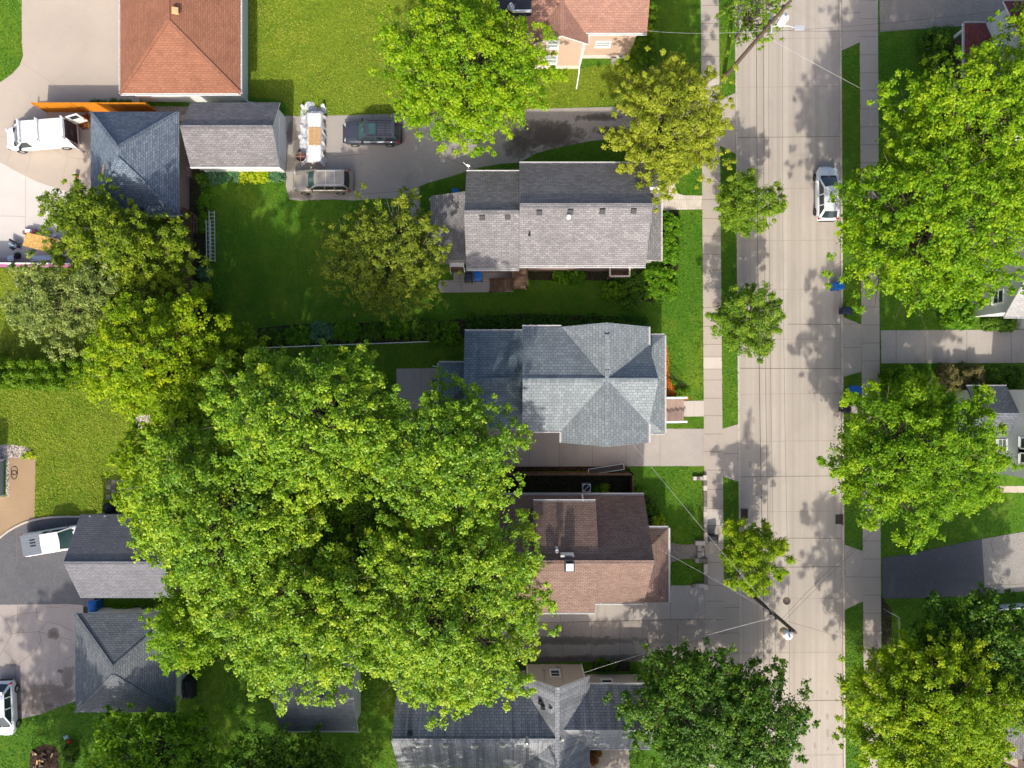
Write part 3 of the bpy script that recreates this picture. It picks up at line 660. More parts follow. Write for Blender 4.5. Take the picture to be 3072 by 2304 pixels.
sheet('path', [(2004, 1632), (2015, 1628), (2040, 1634), (2105, 1633), (2105, 1675), (2040, 1677), (2015, 1686), (2004, 1690)], .022, 'greypaver')
sheet('path', [(1316, 842), (1466, 840), (1540, 838), (1540, 876), (1313, 878)], .022, 'drive', [[(1316, 846), (1466, 845)], [(1386, 846), (1386, 878)]], .03)
sheet('path', [(1360, 805), (1540, 805), (1540, 842), (1360, 844)], .018, 'drive_wet')
sheet('path', [(400, 320), (600, 320), (600, 345), (400, 345)], .022, 'greypaver')
sheet('path', [(2990, 1458), (3300, 1458), (3300, 1478), (2990, 1478)], .018, 'pad_tan')
# loose petals and grit on the sealed asphalt

# ------------------------------------------------------------------ grass blades over every open lawn
def inside(P, poly):
    x, y = P[:, 0], P[:, 1]; r = np.zeros(len(P), bool); n = len(poly)
    for i in range(n):
        x1, y1 = poly[i]; x2, y2 = poly[(i + 1) % n]
        if y1 == y2: continue
        r ^= ((y1 > y) != (y2 > y)) & (x < (x2 - x1) * (y - y1) / (y2 - y1) + x1)
    return r
def grass_blades(name, region, n, seed, mat, EX):
    rs = np.random.RandomState(seed); A = np.array(P2(region)); lo, hi = A.min(0), A.max(0)
    P = lo + rs.rand(n, 2) * (hi - lo); k = inside(P, [tuple(a) for a in A])
    for q in EX: k &= ~inside(P, q)
    P = P[k]; n = len(P)
    def vn(wl):   # value noise, wavelength in metres
        q = P / wl; i = np.floor(q).astype(int); f = q - i; f = f * f * (3 - 2 * f)
        h = lambda a, b: np.modf(np.abs(np.sin(a * 127.1 + b * 311.7 + seed)) * 43758.5453)[0]
        a, b = i[:, 0], i[:, 1]
        return (h(a, b) * (1 - f[:, 0]) + h(a + 1, b) * f[:, 0]) * (1 - f[:, 1]) + (h(a, b + 1) * (1 - f[:, 0]) + h(a + 1, b + 1) * f[:, 0]) * f[:, 1] - .5
    tt = .45 + .30 * vn(5.0) + .30 * vn(1.7) + .22 * vn(.6) + .08 * rs.normal(size=n)
    keep = rs.rand(n) < np.clip(1.1 + 1.1 * vn(2.6), .15, 1)   # thinner turf in places
    P, tt = P[keep], tt[keep]; n = len(P)
    cl = np.concatenate([P, np.full((n, 1), .035), np.full((n, 3), .03), tt[:, None]], 1)
    o = leaf_mesh(name, cl, 1, .15, .06, mat, None, rs, up=.6, tint_spread=.10); o['kind'] = 'stuff'; return o
walks = [[(wx(wl(y)), wy(y)) for y in YY] + [(wx(wr(y)), wy(y)) for y in YY[::-1]], [(wx(el(y)), wy(y)) for y in YY] + [(wx(er(y)), wy(y)) for y in YY[::-1]], edge(lambda y: roadW(y) - KW) + edge(lambda y: roadE(y) + KW)[::-1]]
dryp = [[(735, -60), (1480, -60), (1480, 30), (1640, 150), (1640, 215), (1900, 186), (2096, 186), (2098, 298), (1611, 330), (1202, 344), (879, 349), (846, 300), (748, 290), (748, 0)], [(-40, 805), (590, 805), (600, 1010), (560, 1240), (440, 1290), (420, 1440), (410, 1545), (101, 1568), (108, 1370), (60, 1336), (-40, 1332)]]
for i, q in enumerate(dryp): grass_blades('dry_grass', q, 60000, 300 + i, 'l_drygrass', EXCL + walks)
grass_blades('grass', [(-40, -60), (3112, -60), (3112, 2364), (-40, 2364)], 330000, 310, 'l_grass', EXCL + walks + [P2(q) for q in dryp])
# ------------------------------------------------------------------ buildings
def roof_slab(name, verts, faces, mat, parent, t=.14, side='white'):
    """one closed slab: shingled top, painted edge boards, underside"""
    b = MB(); n = len(verts); vs = [tuple(v) for v in verts] + [(v[0], v[1], v[2] - t) for v in verts]
    up = []
    for f in faces:
        nn = Vector((0, 0, 0))
        for i in range(len(f)):
            p, q = Vector(vs[f[i]]), Vector(vs[f[(i + 1) % len(f)]]); nn += p.cross(q)
        up.append(tuple(f) if nn.z > 0 else tuple(reversed(f)))
    cnt = {}
    for f in up:
        for i in range(len(f)):
            e = (f[i], f[(i + 1) % len(f)]); cnt[e] = cnt.get(e, 0) + 1
    b.add(vs, up, 0); o = len(b.v) - 2 * n
    for f in up: b.f.append(tuple(o + n + i for i in reversed(f))); b.m.append(1); b.sm.append(False)
    for (a, c) in cnt:
        if (c, a) not in cnt: b.f.append((o + a, o + n + a, o + n + c, o + c)); b.m.append(1); b.sm.append(False)
    return b.build(name, [mat, side], parent)

def gutter(parent, p, q, w=.11, mat='white', clips=True):
    p, q = Vector(p), Vector(q); d = (q - p).normalized(); r = d.cross(Vector((0, 0, 1)))
    b = MB(); z = Vector((0, 0, -.07))
    # open trough: outer lip, inner back and bottom
    b.bar(p + r * w + z, q + r * w + z, .025, .11, 0); b.bar(p + z * 1.7 + r * w / 2, q + z * 1.7 + r * w / 2, w, .02, 1)
    if clips:
        L = (q - p).length; k = int(L / 1.2)
        for i in range(1, k + 1):
            c = p + d * (L * i / (k + 1)); b.bar(c + z * .2, c + r * w + z * .2, .03, .02, 0)
    return b.build('gutter', [mat, 'gutter_in'], parent)

def gable_pts(x0, x1, y0, y1, ze, zr, axis='x', xr0=None, xr1=None, ym=None):
    if axis == 'x':
        ym = (y0 + y1) / 2 if ym is None else ym; a = x0 if xr0 is None else xr0; c = x1 if xr1 is None else xr1
        v = [(x0, y0, ze), (x1, y0, ze), (c, ym, zr), (a, ym, zr), (x0, y1, ze), (x1, y1, ze)]
    else:
        ym = (x0 + x1) / 2 if ym is None else ym; a = y0 if xr0 is None else xr0; c = y1 if xr1 is None else xr1
        v = [(x0, y0, ze), (x0, y1, ze), (ym, c, zr), (ym, a, zr), (x1, y0, ze), (x1, y1, ze)]
    return v, [(0, 1, 2, 3), (3, 2, 5, 4)]
def hip_pts(x0, x1, y0, y1, ze, zr, rx0, rx1, ry0, ry1):
    v = [(x0, y0, ze), (x1, y0, ze), (x1, y1, ze), (x0, y1, ze), (rx0, ry0, zr), (rx1, ry1, zr)]
    if abs(rx1 - rx0) > abs(ry1 - ry0): f = [(0, 1, 5, 4), (1, 2, 5), (2, 3, 4, 5), (3, 0, 4)]
    else: f = [(0, 1, 4), (1, 2, 5, 4), (2, 3, 5), (3, 0, 4, 5)]
    return v, f
def gable_walls(parent, x0, x1, y0, y1, ze, zr, axis, mat, inset=.35, t=.14, ends=(.3, .3), name='wall', base='found'):
    """pentagonal prism under a gable roof"""
    b = MB(); s_in = inset
    if axis == 'x':
        hw = (y1 - y0) / 2; ym = (y0 + y1) / 2; sl = (zr - ze) / hw; zt = ze + sl * s_in - t - .03
        pr = [(y0 + s_in, -.1), (y1 - s_in, -.1), (y1 - s_in, zt), (ym, zr - t - .03), (y0 + s_in, zt)]
        A = [(x0 + ends[0], p[0], p[1]) for p in pr]; B = [(x1 - ends[1], p[0], p[1]) for p in pr]
    else:
        hw = (x1 - x0) / 2; ym = (x0 + x1) / 2; sl = (zr - ze) / hw; zt = ze + sl * s_in - t - .03
        pr = [(x0 + s_in, -.1), (x1 - s_in, -.1), (x1 - s_in, zt), (ym, zr - t - .03), (x0 + s_in, zt)]
        A = [(p[0], y0 + ends[0], p[1]) for p in pr]; B = [(p[0], y1 - ends[1], p[1]) for p in pr]
    fl = axis == 'x'
    fA = (0, 4, 3, 2, 1) if fl else (0, 1, 2, 3, 4)
    b.add(A + B, [fA, tuple(5 + i for i in reversed(fA))] + [((i, (i + 1) % 5, 5 + (i + 1) % 5, 5 + i) if fl else (i, 5 + i, 5 + (i + 1) % 5, (i + 1) % 5)) for i in range(5)])
    return b.build(name, mat, parent)
def box_walls(parent, x0, x1, y0, y1, z1, mat, inset=.35, name='wall'):
    b = MB(); b.prism([(x0 + inset, y0 + inset), (x1 - inset, y0 + inset), (x1 - inset, y1 - inset), (x0 + inset, y1 - inset)], -.1, z1)
    return b.build(name, mat, parent)
def window(parent, c, nrm, w, h, glass='glass', fw=.11, bars=1, frame='white'):
    """c = centre on the wall, nrm = outward direction in plan"""
    c = Vector(c); n = Vector((nrm[0], nrm[1], 0)).normalized(); r = Vector((-n.y, n.x, 0)); u = Vector((0, 0, 1)); b = MB()
    for s in (-1, 1):
        b.bar(c + r * (s * (w / 2)) - u * (h / 2 + fw / 2) + n * .02, c + r * (s * (w / 2)) + u * (h / 2 + fw / 2) + n * .02, .08, fw, up=r)
        b.bar(c - r * (w / 2 - fw / 2) + u * (s * h / 2) + n * .019, c + r * (w / 2 - fw / 2) + u * (s * h / 2) + n * .019, .078, fw)
    if bars: b.bar(c - r * (w / 2 - fw / 2) + n * .02, c + r * (w / 2 - fw / 2) + n * .02, .05, .05)
    b.bar(c - r * (w / 2 + .08) - u * (h / 2 + fw * .5 + .03) + n * .05, c + r * (w / 2 + .08) - u * (h / 2 + fw * .5 + .03) + n * .05, .12, .05)
    f = b.build('window', frame, parent)
    g = MB(); g.bar(c - r * (w / 2 - .04) + n * .012, c + r * (w / 2 - .04) + n * .012, .02, h - .06); g.build('pane', glass, f)
    return f
def downspout(parent, pts, r=.045, mat='white'):
    b = MB(); b.tube(pts, r, 6); return b.build('downspout', mat, parent)
def roof_vent(parent, c, n, mat='ventdark', s=.42, h=.16):
    c = Vector(c); n = Vector(n).normalized(); b = MB(); q = Vector((0, 0, 1)).rotation_difference(n)
    for dz, ss in ((h * .25, s), (h * .8, s * .82)):
        vs = [c + q @ Vector((a * ss / 2, e * ss / 2, dz + z)) for z in (-h * .3, h * .2) for a, e in ((-1, -1), (1, -1), (1, 1), (-1, 1))]
        b.add(vs, [(4, 5, 6, 7), (0, 1, 5, 4), (1, 2, 6, 5), (2, 3, 7, 6), (3, 0, 4, 7)])
    return b.build('roof_vent', mat, parent)
def vent_pipe(parent, c, h=.45, r=.07, mat='darkmetal', cap=False, name='vent_pipe'):
    c = Vector(c); b = MB(); b.lathe([(r * 2, -.05), (r * 1.4, .06), (r, .1), (r, h), (r * .75, h), (r * .75, h - .1)], c, 12, 0)
    if cap: b.lathe([(r * 1.7, h + .02), (r * 1.9, h + .1), (r * .6, h + .2)], c, 12, 0)
    return b.build(name, mat, parent)
def ridge_vent(parent, p, q, w, mat):
    p, q = Vector(p), Vector(q); b = MB(); b.bar(p, q, w, .1); return b.build('ridge_vent', mat, parent)
def cap(parent, p, q, mat, w=.3):
    """ridge cap shingles, two narrow boards folded over the ridge"""
    p, q = Vector(p), Vector(q); b = MB(); b.bar(p + Vector((0, 0, .0)), q + Vector((0, 0, .0)), w * .8, .05); return b.build('ridge_cap', mat, parent)

# --- house with the orange brown hip roof, north-west corner
ze = 2.8; x0, x1 = wx(361, ze), wx(721, ze); y0, y1 = wy(280, ze), wy(-330, ze); zr = 4.85; xm = (x0 + x1) / 2
B1 = thing('house', 'white walled house with an orange brown hip roof beside the tan concrete drive', 'house', (xm, (y0 + y1) / 2, 0))
box_walls(B1, x0, x1, y0, y1, ze - .13, 'w_white', .4)
hw = (x1 - x0) / 2
roof_slab('roof', *hip_pts(x0, x1, y0, y1, ze, zr, xm, xm, y0 + hw, y1 - hw), 'r_orange', B1)
gutter(B1, (x0, y0, ze), (x1, y0, ze)); gutter(B1, (x1, y0, ze), (x1, y1, ze)); gutter(B1, (x0, y1, ze), (x0, y0, ze))
for px in (506, 646): window(B1, (wx(px, 2.2), y0 + .4, 2.1), (0, -1), 1.0, .45, fw=.07, bars=0)
downspout(B1, [(x1 - .3, y0 + .25, 2.6), (x1 - .38, y0 + .34, 2.3), (x1 - .38, y0 + .34, .15), (x1 + .3, y0 + .3, .06)])
roof_vent(B1, W(526, 33, 4.85), (.35, 0, 1), 'lumber', .5, .2)
for p, q in (((x0, y0, ze + .03), (xm, y0 + hw, zr)), ((x1, y0, ze + .03), (xm, y0 + hw, zr)), ((xm, y0 + hw, zr), (xm, y1 - hw, zr))): cap(B1, p, q, 'r_orange', .34)

# --- slate blue hip garage
ze = 2.6; x0, x1 = wx(272, ze), wx(537, ze); y1, y0 = wy(335, ze), wy(645, ze); zr = 5.3
B2 = thing('garage', 'square garage with a slate blue hip roof beside the white van', 'garage', ((x0 + x1) / 2, (y0 + y1) / 2, 0))
box_walls(B2, x0, x1, y0, y1, ze - .13, 'w_brown', .32)
xm = wx(359, zr); yr1 = wy(441, zr); yr0 = yr1 - .8; xm = (x0 + x1) / 2 + .1
roof_slab('roof', *hip_pts(x0, x1, y0, y1, ze, zr, xm, xm, yr0, yr1), 'r_blue', B2, side='metal')
for p, q in (((x0, y1, ze + .03), (xm, yr1, zr)), ((x1, y1, ze + .03), (xm, yr1, zr)), ((x0, y0, ze + .03), (xm, yr0, zr)), ((x1, y0, ze + .03), (xm, yr0, zr))): cap(B2, p, q, 'r_blue', .3)
b = MB(); b.prism([(x0 + .5, y0 - .05), (x1 - .1, y0 - .05), (x1 - .3, y0 - .0), (x0 + .5, y0)], 2.2, 2.3); b.box(((x0 + x1) / 2 + .6, y0 + .2, 1.2), (4.8, .1, 2.2)); b.build('lean_to_wall', 'w_maroon', B2)
gutter(B2, (x0 + .3, y0, ze), (x1, y0, ze)); downspout(B2, [(x1 - .05, y0 - .05, 2.5), (x1 - .1, y0 + .12, 2.3), (x1 - .1, y0 + .1, .1)])
b = MB(); rr = random.Random(4); c = W(316, 506, 3.9)
pts = [(-.35, -.55), (.2, -.6), (.35, -.1), (.15, .25), (.3, .6), (-.05, .65), (-.3, .1)]
b.prism([(c.x + a * .8, c.y + e * .8) for a, e in pts], c.z + .02, c.z + .05); o = b.build('roof_patch', 'lumber', None); tag(o, 'torn tan underlay scrap lying on the slate blue garage roof', 'scrap')
b = MB(); b.box(W(407, 624, 2.95), (1.25, .5, .12), 0, 0, ('X', -.5)); b.build('skylight', 'glass', B2)

# --- grey gable garage
ze = 2.5; y1, y0 = wy(307, ze), wy(503, ze); x0, x1 = wx(571, ze), wx(840, ze); zr = 4.3
B3 = thing('garage', 'small white garage with a mottled grey gable roof behind the wrapped stack', 'garage', ((x0 + x1) / 2, (y0 + y1) / 2, 0))
gable_walls(B3, x0, x1, y0, y1, ze, zr, 'x', 'w_white', .3)
roof_slab('roof', *gable_pts(x0, x1, y0, y1, ze, zr), 'r_grey', B3)
cap(B3, (x0, (y0 + y1) / 2, zr), (x1, (y0 + y1) / 2, zr), 'r_grey', .32)
b = MB(); b.bar((x1 - .28, (y0 + y1) / 2 - .3, 0), (x1 - .28, (y0 + y1) / 2 - .3, 2.1), .05, 2.4, up=(0, 1, 0)); b.build('garage_door', 'w_white', B3)
b = MB(); b.bar((x1 - .24, (y0 + y1) / 2 - 1.9, 2.0), (x1 - .24, (y0 + y1) / 2 + 1.6, 2.0), .1, .12); b.build('door_track', 'white', B3)
b = MB(); b.bar((x0, y0, ze - .05), (x1, y0, ze - .05), .06, .22); b.build('fascia', 'white', B3)
downspout(B3, [(x0 + 1.3, y0 + .2, 2.3), (x0 + 1.2, y0 - .1, .4), (x0 + .6, y0 - .4, .1)], .05, 'metal')

# --- grey shingled house in the middle of the block
H2 = thing('house', 'long grey shingled house between the shared driveway and the shaded side lawn', 'house', (wx(1760), wy(700), 0))
ze, zr = 5.0, 7.75
x0, x1 = wx(1558, ze), wx(1937, ze); y1, y0 = wy(490, ze), wy(797, ze)
gable_walls(H2, x0, x1, y0, y1, ze, zr, 'x', 'w_brown', .35, ends=(.0, .35))
roof_slab('roof', *gable_pts(x0, x1, y0, y1, ze, zr), 'r_h2', H2)
ym = (y0 + y1) / 2; cap(H2, (x0, ym, zr), (x1, ym, zr), 'r_h2', .42)
gutter(H2, (x0, y0, ze), (x1, y0, ze), .14); gutter(H2, (x1, y1, ze), (x0, y1, ze))
sl = (zr - ze) / (y1 - ym)
def on_s(px, py, zg=6.9):
    for _ in range(8):
        y = wy(py, zg); zg = zr - abs(y - ym) * sl
    return (wx(px, zg), y, zg)
for px, py in ((1618, 637), (1711, 635), (1807, 633), (1901, 632)): roof_vent(H2, on_s(px, py), (0, -sl, 1))
vent_pipe(H2, on_s(1706, 651), .28, .085, 'white', True, 'turbine_vent'); vent_pipe(H2, on_s(1588, 704), .4, .06)
# lower west section
ze2, zr2 = 4.7, 7.2; xa = wx(1399, ze2); y1b, y0b = wy(515, ze2), wy(806, ze2)
gable_walls(H2, xa, x0 + .02, y0b, y1b, ze2, zr2, 'x', 'w_brown', .35, ends=(.3, .0), name='wall')
ymb = (y0b + y1b) / 2
roof_slab('roof', *gable_pts(xa, x0 - .01, y0b, y1b, ze2, zr2), 'r_h2', H2)
cap(H2, (xa, ymb, zr2), (x0 - .03, ymb, zr2), 'r_h2', .42)
gutter(H2, (xa, y0b, ze2), (x0, y0b, ze2), .14); gutter(H2, (x0, y1b, ze2), (xa, y1b, ze2))
sl2 = (zr2 - ze2) / (y1b - ymb)
for px, py in ((1447, 651), (1523, 650)):
    zg = 6.8
    for _ in range(8): y = wy(py, zg); zg = zr2 - abs(y - ymb) * sl2
    roof_vent(H2, (wx(px, zg), y, zg), (0, -sl2, 1))
# flat-pitched back addition
za, zb = 3.0, 3.75; xb0 = wx(1291, za); yt, yb = wy(588, za), wy(784, za)
v = [(xb0, yb, za), (xa + .4, yb, zb), (xa + .4, yt + .25, zb), (xb0, yt, za)]
roof_slab('roof', v, [(0, 1, 2, 3)], 'r_h2', H2, .12)
b = MB(); b.prism([(xb0 + .3, yb + .25), (xa + .29, yb + .25), (xa + .29, yt - .25), (xb0 + .3, yt - .25)], -.1, 2.85); b.build('wall', 'w_grey', H2)
b = MB(); b.bar((xb0 + .31, yb + .27, 2.9), (xb0 + .31, yt - .27, 2.9), .05, .1); b.build('fascia', 'white', H2)
b = MB(); b.tube([(xb0 - .05, yt - .2, 2.9), (xb0 - .08, yt - .25, .1)], .05, 6); b.build('downspout', 'white', H2)
# front porch roof and north entry
zp, zq = 2.9, 3.6; xe = wx(1983, zp); xi = x1 - .36; ya, yc = wy(597, zp), wy(783, zp)
yh = ya + 0.1
v = [(xe, yc, zp), (xe, wy(570, zp), zp), (xi, wy(570, zp), zq), (xi, yc, zq)]
roof_slab('roof', v, [(0, 1, 2, 3)], 'r_h2', H2, .12)
b = MB(); b.prism([(xi, yc + .3), (xe - .35, yc + .3), (xe - .35, wy(585, 0)), (xi, wy(585, 0))], -.1, 2.75); b.build('porch_wall', 'w_grey', H2)
gutter(H2, (xe, yc, zp), (xe, wy(570, zp), zp))
zt = 3.3; v = [(xi, wy(524, zt), zt), (wx(1982, zt), wy(524, zt), zt), (wx(1988, zt), wy(561, zt), zt + .25), (xi, wy(561, zt), zt + .25)]
roof_slab('entry_roof', v, [(0, 1, 2, 3)], 'r_navy', H2, .12)
b = MB(); b.prism([(xi, wy(563, zt) + .05), (wx(1984, zt) - .15, wy(563, zt) + .05), (wx(1980, zt) - .15, wy(526, zt) - .1), (xi, wy(526, zt) - .1)], -.1, zt - .13); b.build('entry_wall', 'white', H2)
b = MB(); b.prism([(xi + .1, wy(566, 3.5)), (wx(1988, 3.5), wy(566, 3.5)), (wx(1988, 3.5), wy(562, 3.5)), (xi + .1, wy(562, 3.5))], 3.2, 3.58); b.build('fascia', 'white', H2)
# satellite dish on the north eave
D = W(1405, 506, 4.9); b = MB(); b.tube([D, D + Vector((.05, .05, .5))], .025, 6)
b.tube([D + Vector((0, 0, .5)), D + Vector((-.35, .3, .62))], .02, 5)
dd = Vector((-.25, -.95, .25)).normalized(); ax_ = dd.orthogonal().normalized(); ay_ = dd.cross(ax_); cc = D + Vector((0, .02, .62))
b.add([cc + (ax_ * math.cos(t) + ay_ * math.sin(t)) * q - dd * (.3 - q) * .3 for q in (.02, .11, .17) for t in [i * .5236 for i in range(12)]], [(i * 12 + j, i * 12 + (j + 1) % 12, (i + 1) * 12 + (j + 1) % 12, (i + 1) * 12 + j) for i in range(2) for j in range(12)], 0, True)
o = b.build('satellite_dish', 'white'); tag(o, 'white satellite dish on the north eave of the long grey house', 'satellite dish')

# --- blue grey cross gable house
H3 = thing('house', 'blue grey shingled house with four crossing gables and a front porch', 'house', (wx(1800), wy(1150), 0))
ze, zr = 5.1, 7.05
nx0, nx1 = wx(1684, ze), wx(1946, ze); ny1, ny0 = wy(980, ze), wy(1328, ze); nym = wx(1821, zr)
wxx0 = wx(1567, ze); wy1_, wy0_ = wy(980, ze), wy(1293, ze)
exx1 = wx(1947, ze); ey1, ey0 = wy(1037, ze), wy(1271, ze)
gable_walls(H3, nx0, nx1, ny0, ny1, ze, zr, 'y', 'w_tan', .35)
roof_slab('roof', *gable_pts(nx0, nx1, ny0, ny1, ze, zr, 'y', ny0 - .15, ny1 + .15, nym), 'r_h3', H3)
wm = wy(1140, zr)
gable_walls(H3, wxx0, nx0 + 3, wy0_, wy1_, ze, zr - .05, 'x', 'w_tan', .35, ends=(.3, 0))
roof_slab('roof', *gable_pts(wxx0, nym, wy0_, wy1_ - .03, ze, zr - .01, 'x', None, None, wm), 'r_h3', H3)
gable_walls(H3, nx1 - 3, exx1 + .02, ey0, ey1, ze, zr - .1, 'x', 'w_tan', .35, ends=(0, .35))
roof_slab('roof', *gable_pts(nym, exx1, ey0, ey1, ze, zr - .02, 'x', None, exx1 + .35, wm), 'r_h3', H3)
ridge_vent(H3, (nym, wy(1003, zr), zr + .04), (nym, wy(1107, zr), zr + .04), .36, 'r_h3')
for p, q in (((wxx0, wm, zr), (nym, wm, zr)), ((nym, ny0 - .1, zr + .01), (nym, wy(1107, zr) - .1, zr + .01)), ((nym + .1, wm, zr - .01), (exx1 + .3, wm, zr - .01))): cap(H3, p, q, 'r_h3', .36)
gutter(H3, (wxx0, wy0_, ze), (nx0, wy0_, ze)); gutter(H3, (nx0, wy1_, ze), (wxx0, wy1_, ze))
gutter(H3, (nx0, wy0_, ze), (nx0, ny0, ze), clips=False); gutter(H3, (nx1, ny0, ze), (nx1, ey0, ze), clips=False); gutter(H3, (nx1, ey1, ze), (nx1, ny1, ze), clips=False)
# lower west wing
zl, zlr = 3.5, 4.75; lx0 = wx(1394, zl); ly1, ly0 = wy(993, zl), wy(1285, zl); lm = wy(1139, zlr)
gable_walls(H3, lx0, wxx0 + .31, ly0, ly1, zl, zlr, 'x', 'w_tan', .3, ends=(.3, 0))
roof_slab('roof', *gable_pts(lx0, wxx0 + .28, ly0, ly1, zl, zlr, 'x', None, None, lm), 'r_h3low', H3)
ridge_vent(H3, W(1437, 1139, zlr + .02), W(1533, 1139, zlr + .02), .36, 'r_h3low')
gutter(H3, (lx0, ly0, zl), (wxx0, ly0, zl)); gutter(H3, (wxx0, ly1, zl), (lx0, ly1, zl))
vent_pipe(H3, W(1546, 1114, 4.35), .35, .08)
zs = 2.7; sx0 = wx(1317, zs); sy1, sy0 = wy(1088, zs), wy(1214, zs)
v = [(sx0, sy0, zs), (lx0 + .32, sy0, zs), (lx0 + .32, sy1, zs), (sx0, sy1, zs), (lx0 + .32, sy0 + 1.5, 3.45), (lx0 + .32, sy1 - 1.5, 3.45)]
roof_slab('roof', v, [(0, 1, 4), (0, 4, 5, 3), (3, 5, 2)], 'r_h3low', H3)
b = MB(); b.prism([(sx0 + .3, sy0 + .3), (lx0 + .29, sy0 + .3), (lx0 + .29, sy1 - .3), (sx0 + .3, sy1 - .3)], -.1, 2.55); b.build('wall', 'w_tan', H3)
gutter(H3, (lx0, sy1, zs), (sx0, sy1, zs)); gutter(H3, (sx0, sy1, zs), (sx0, sy0, zs))
downspout(H3, [(sx0 - .05, sy1 - .3, 2.6), (sx0 - .1, sy1 - .3, .2), (sx0 - .8, sy1 - .2, .08)])
# front porch
zp = 3.2; px1 = wx(1994, zp); py1, py0 = wy(1006, zp), wy(1299, zp); pxi = exx1 - .36; zq = 4.0
v = [(pxi, py0, zp), (px1, py0, zp), (px1, py1, zp), (pxi, py1, zp), (pxi, py0 + 1.5, zq), (pxi, py1 - 1.5, zq)]
roof_slab('roof', v, [(0, 1, 4), (1, 2, 5, 4), (2, 3, 5)], 'r_h3', H3)
gutter(H3, (pxi, py0, zp), (px1, py0, zp)); gutter(H3, (px1, py0, zp), (px1, py1, zp)); gutter(H3, (px1, py1, zp), (pxi, py1, zp))
for yy in (py0 + .4, (py0 + py1) / 2 - 1, (py0 + py1) / 2 + 1, py1 - .4): b = MB(); b.box((px1 - .4, yy, 1.5), (.22, .22, 3.1)); b.build('porch_post', 'white', H3)
b = MB(); b.box(((pxi + px1) / 2, (py0 + py1) / 2, .3), (px1 - pxi - .5, py1 - py0 - .6, .8)); b.build('porch_floor', 'deck_tan', H3)

# --- brown shingled house
H4 = thing('house', 'brown shingled house with a metal capped chimney beside the huge maple', 'house', (wx(1740), wy(1650), 0))
ze, zr = 3.3, 7.45
x0, x1 = wx(1500, ze), wx(1932, ze); y1, y0 = wy(1485, ze), wy(1809, ze); ym = (y0 + y1) / 2
gable_walls(H4, x0, x1, y0, y1, ze, zr, 'x', 'w_tan', .35)
roof_slab('roof', *gable_pts(x0, x1, y0, y1, ze, zr, 'x'), 'r_brown', H4)
cap(H4, (x0, ym, zr), (x1, ym, zr), 'r_brown', .34); sl = (zr - ze) / (y1 - ym)
gutter(H4, (x0, y0, ze), (x1, y0, ze), .12); gutter(H4, (x1, y1, ze), (x0, y1, ze), .14, clips=False)
# shed dormers
zd = 5.2; dx0, dx1 = wx(1600, zd), wx(1787, zd); dy = wy(1504, zd); zk = zr - .28; yk = ym + .12
v = [(dx0, dy, zd), (dx1, dy, zd), (dx1, yk, zk), (dx0, yk, zk)]
DR = roof_slab('dormer_roof', v, [(0, 1, 2, 3)], 'r_brown', H4, .16)
b = MB(); yy = dy - .3
prof = [(yy, ze + .15), (yy, zd - .02), (yk - .5, zk - .38), (yk - .5, ze + .15)]
A = [(dx0 + .2, p, z) for p, z in prof]; Bq = [(dx1 - .2, p, z) for p, z in prof]
b.add(A + Bq, [(0, 1, 2, 3), (7, 6, 5, 4), (0, 4, 5, 1), (1, 5, 6, 2), (2, 6, 7, 3), (3, 7, 4, 0)]); b.build('dormer_wall', 'w_tan', H4)
gutter(H4, (dx1, dy, zd), (dx0, dy, zd), .12, clips=False)
downspout(H4, [(wx(1749, zd), dy + .06, zd - .1), (wx(1749, 4), y1 + .05, ze + .05)], .07)
zd = 4.5; dx0, dx1 = wx(1605, zd), wx(1784, zd); dy = wy(1837, zd); zk = zr - .2; yk = ym - .08
v = [(dx0, dy, zd), (dx1, dy, zd), (dx1, yk, zk), (dx0, yk, zk)]
roof_slab('dormer_roof', v, [(0, 1, 2, 3)], 'r_brown', H4, .16)
b = MB(); b.prism([(dx0 + .25, dy + .3), (dx1 - .25, dy + .3), (dx1 - .25, ym - 1), (dx0 + .25, ym - 1)], -.1, 4.38); b.build('bay_wall', 'w_tan', H4)
gutter(H4, (dx0, dy, zd), (dx1, dy, zd), .12, clips=False)
# front porch hip
zp = 3.0; px1 = wx(2005, zp); py1, py0 = wy(1584, zp), wy(1808, zp) + .02; pxi = x1 - .36; zq = 4.3
v = [(pxi, py0, zp), (px1, py0, zp), (px1, py1, zp), (pxi, py1, zp), (pxi, py0 + 1.9, zq), (pxi, py1 - 1.9, zq)]
roof_slab('roof', v, [(0, 1, 4), (1, 2, 5, 4), (2, 3, 5)], 'r_brown', H4)
gutter(H4, (px1, py0, zp), (px1, py1, zp), .13, clips=False); gutter(H4, (px1, py1, zp), (pxi, py1, zp), .13, clips=False)
b = MB(); b.prism([(pxi, py0 + .4), (px1 - .45, py0 + .4), (px1 - .45, py1 - .4), (pxi, py1 - .4)], -.1, 2.84); b.build('porch_wall', 'w_tan', H4)
# chimney just south of the ridge
cc = W(1712, 1698, 7.9); chb = Vector((wx(1706, 7.4), ym - .15, 0))
b = MB(); b.box((chb.x, chb.y, 6.9), (.62, .62, 2.4)); ch = b.build('chimney', 'brick', H4)
b = MB(); b.box((chb.x, chb.y, 8.12), (.74, .74, .1), mat=0); b.lathe([(.2, 8.1), (.2, 8.3), (.15, 8.3)], (chb.x, chb.y, 0), 14, 1); b.box((chb.x, chb.y, 8.42), (.52, .52, .05), mat=1); b.build('chimney_cap', ['darkmetal', 'white'], ch)
b = MB(); b.box((chb.x - .1, ym + .42, zr - .25), (.95, .3, .3), 0, 0, ('X', .6)); b.build('flashing', 'metal', ch)
vent_pipe(H4, (wx(1670, 7.2), ym + .75, 6.75), .55, .13, 'metal')

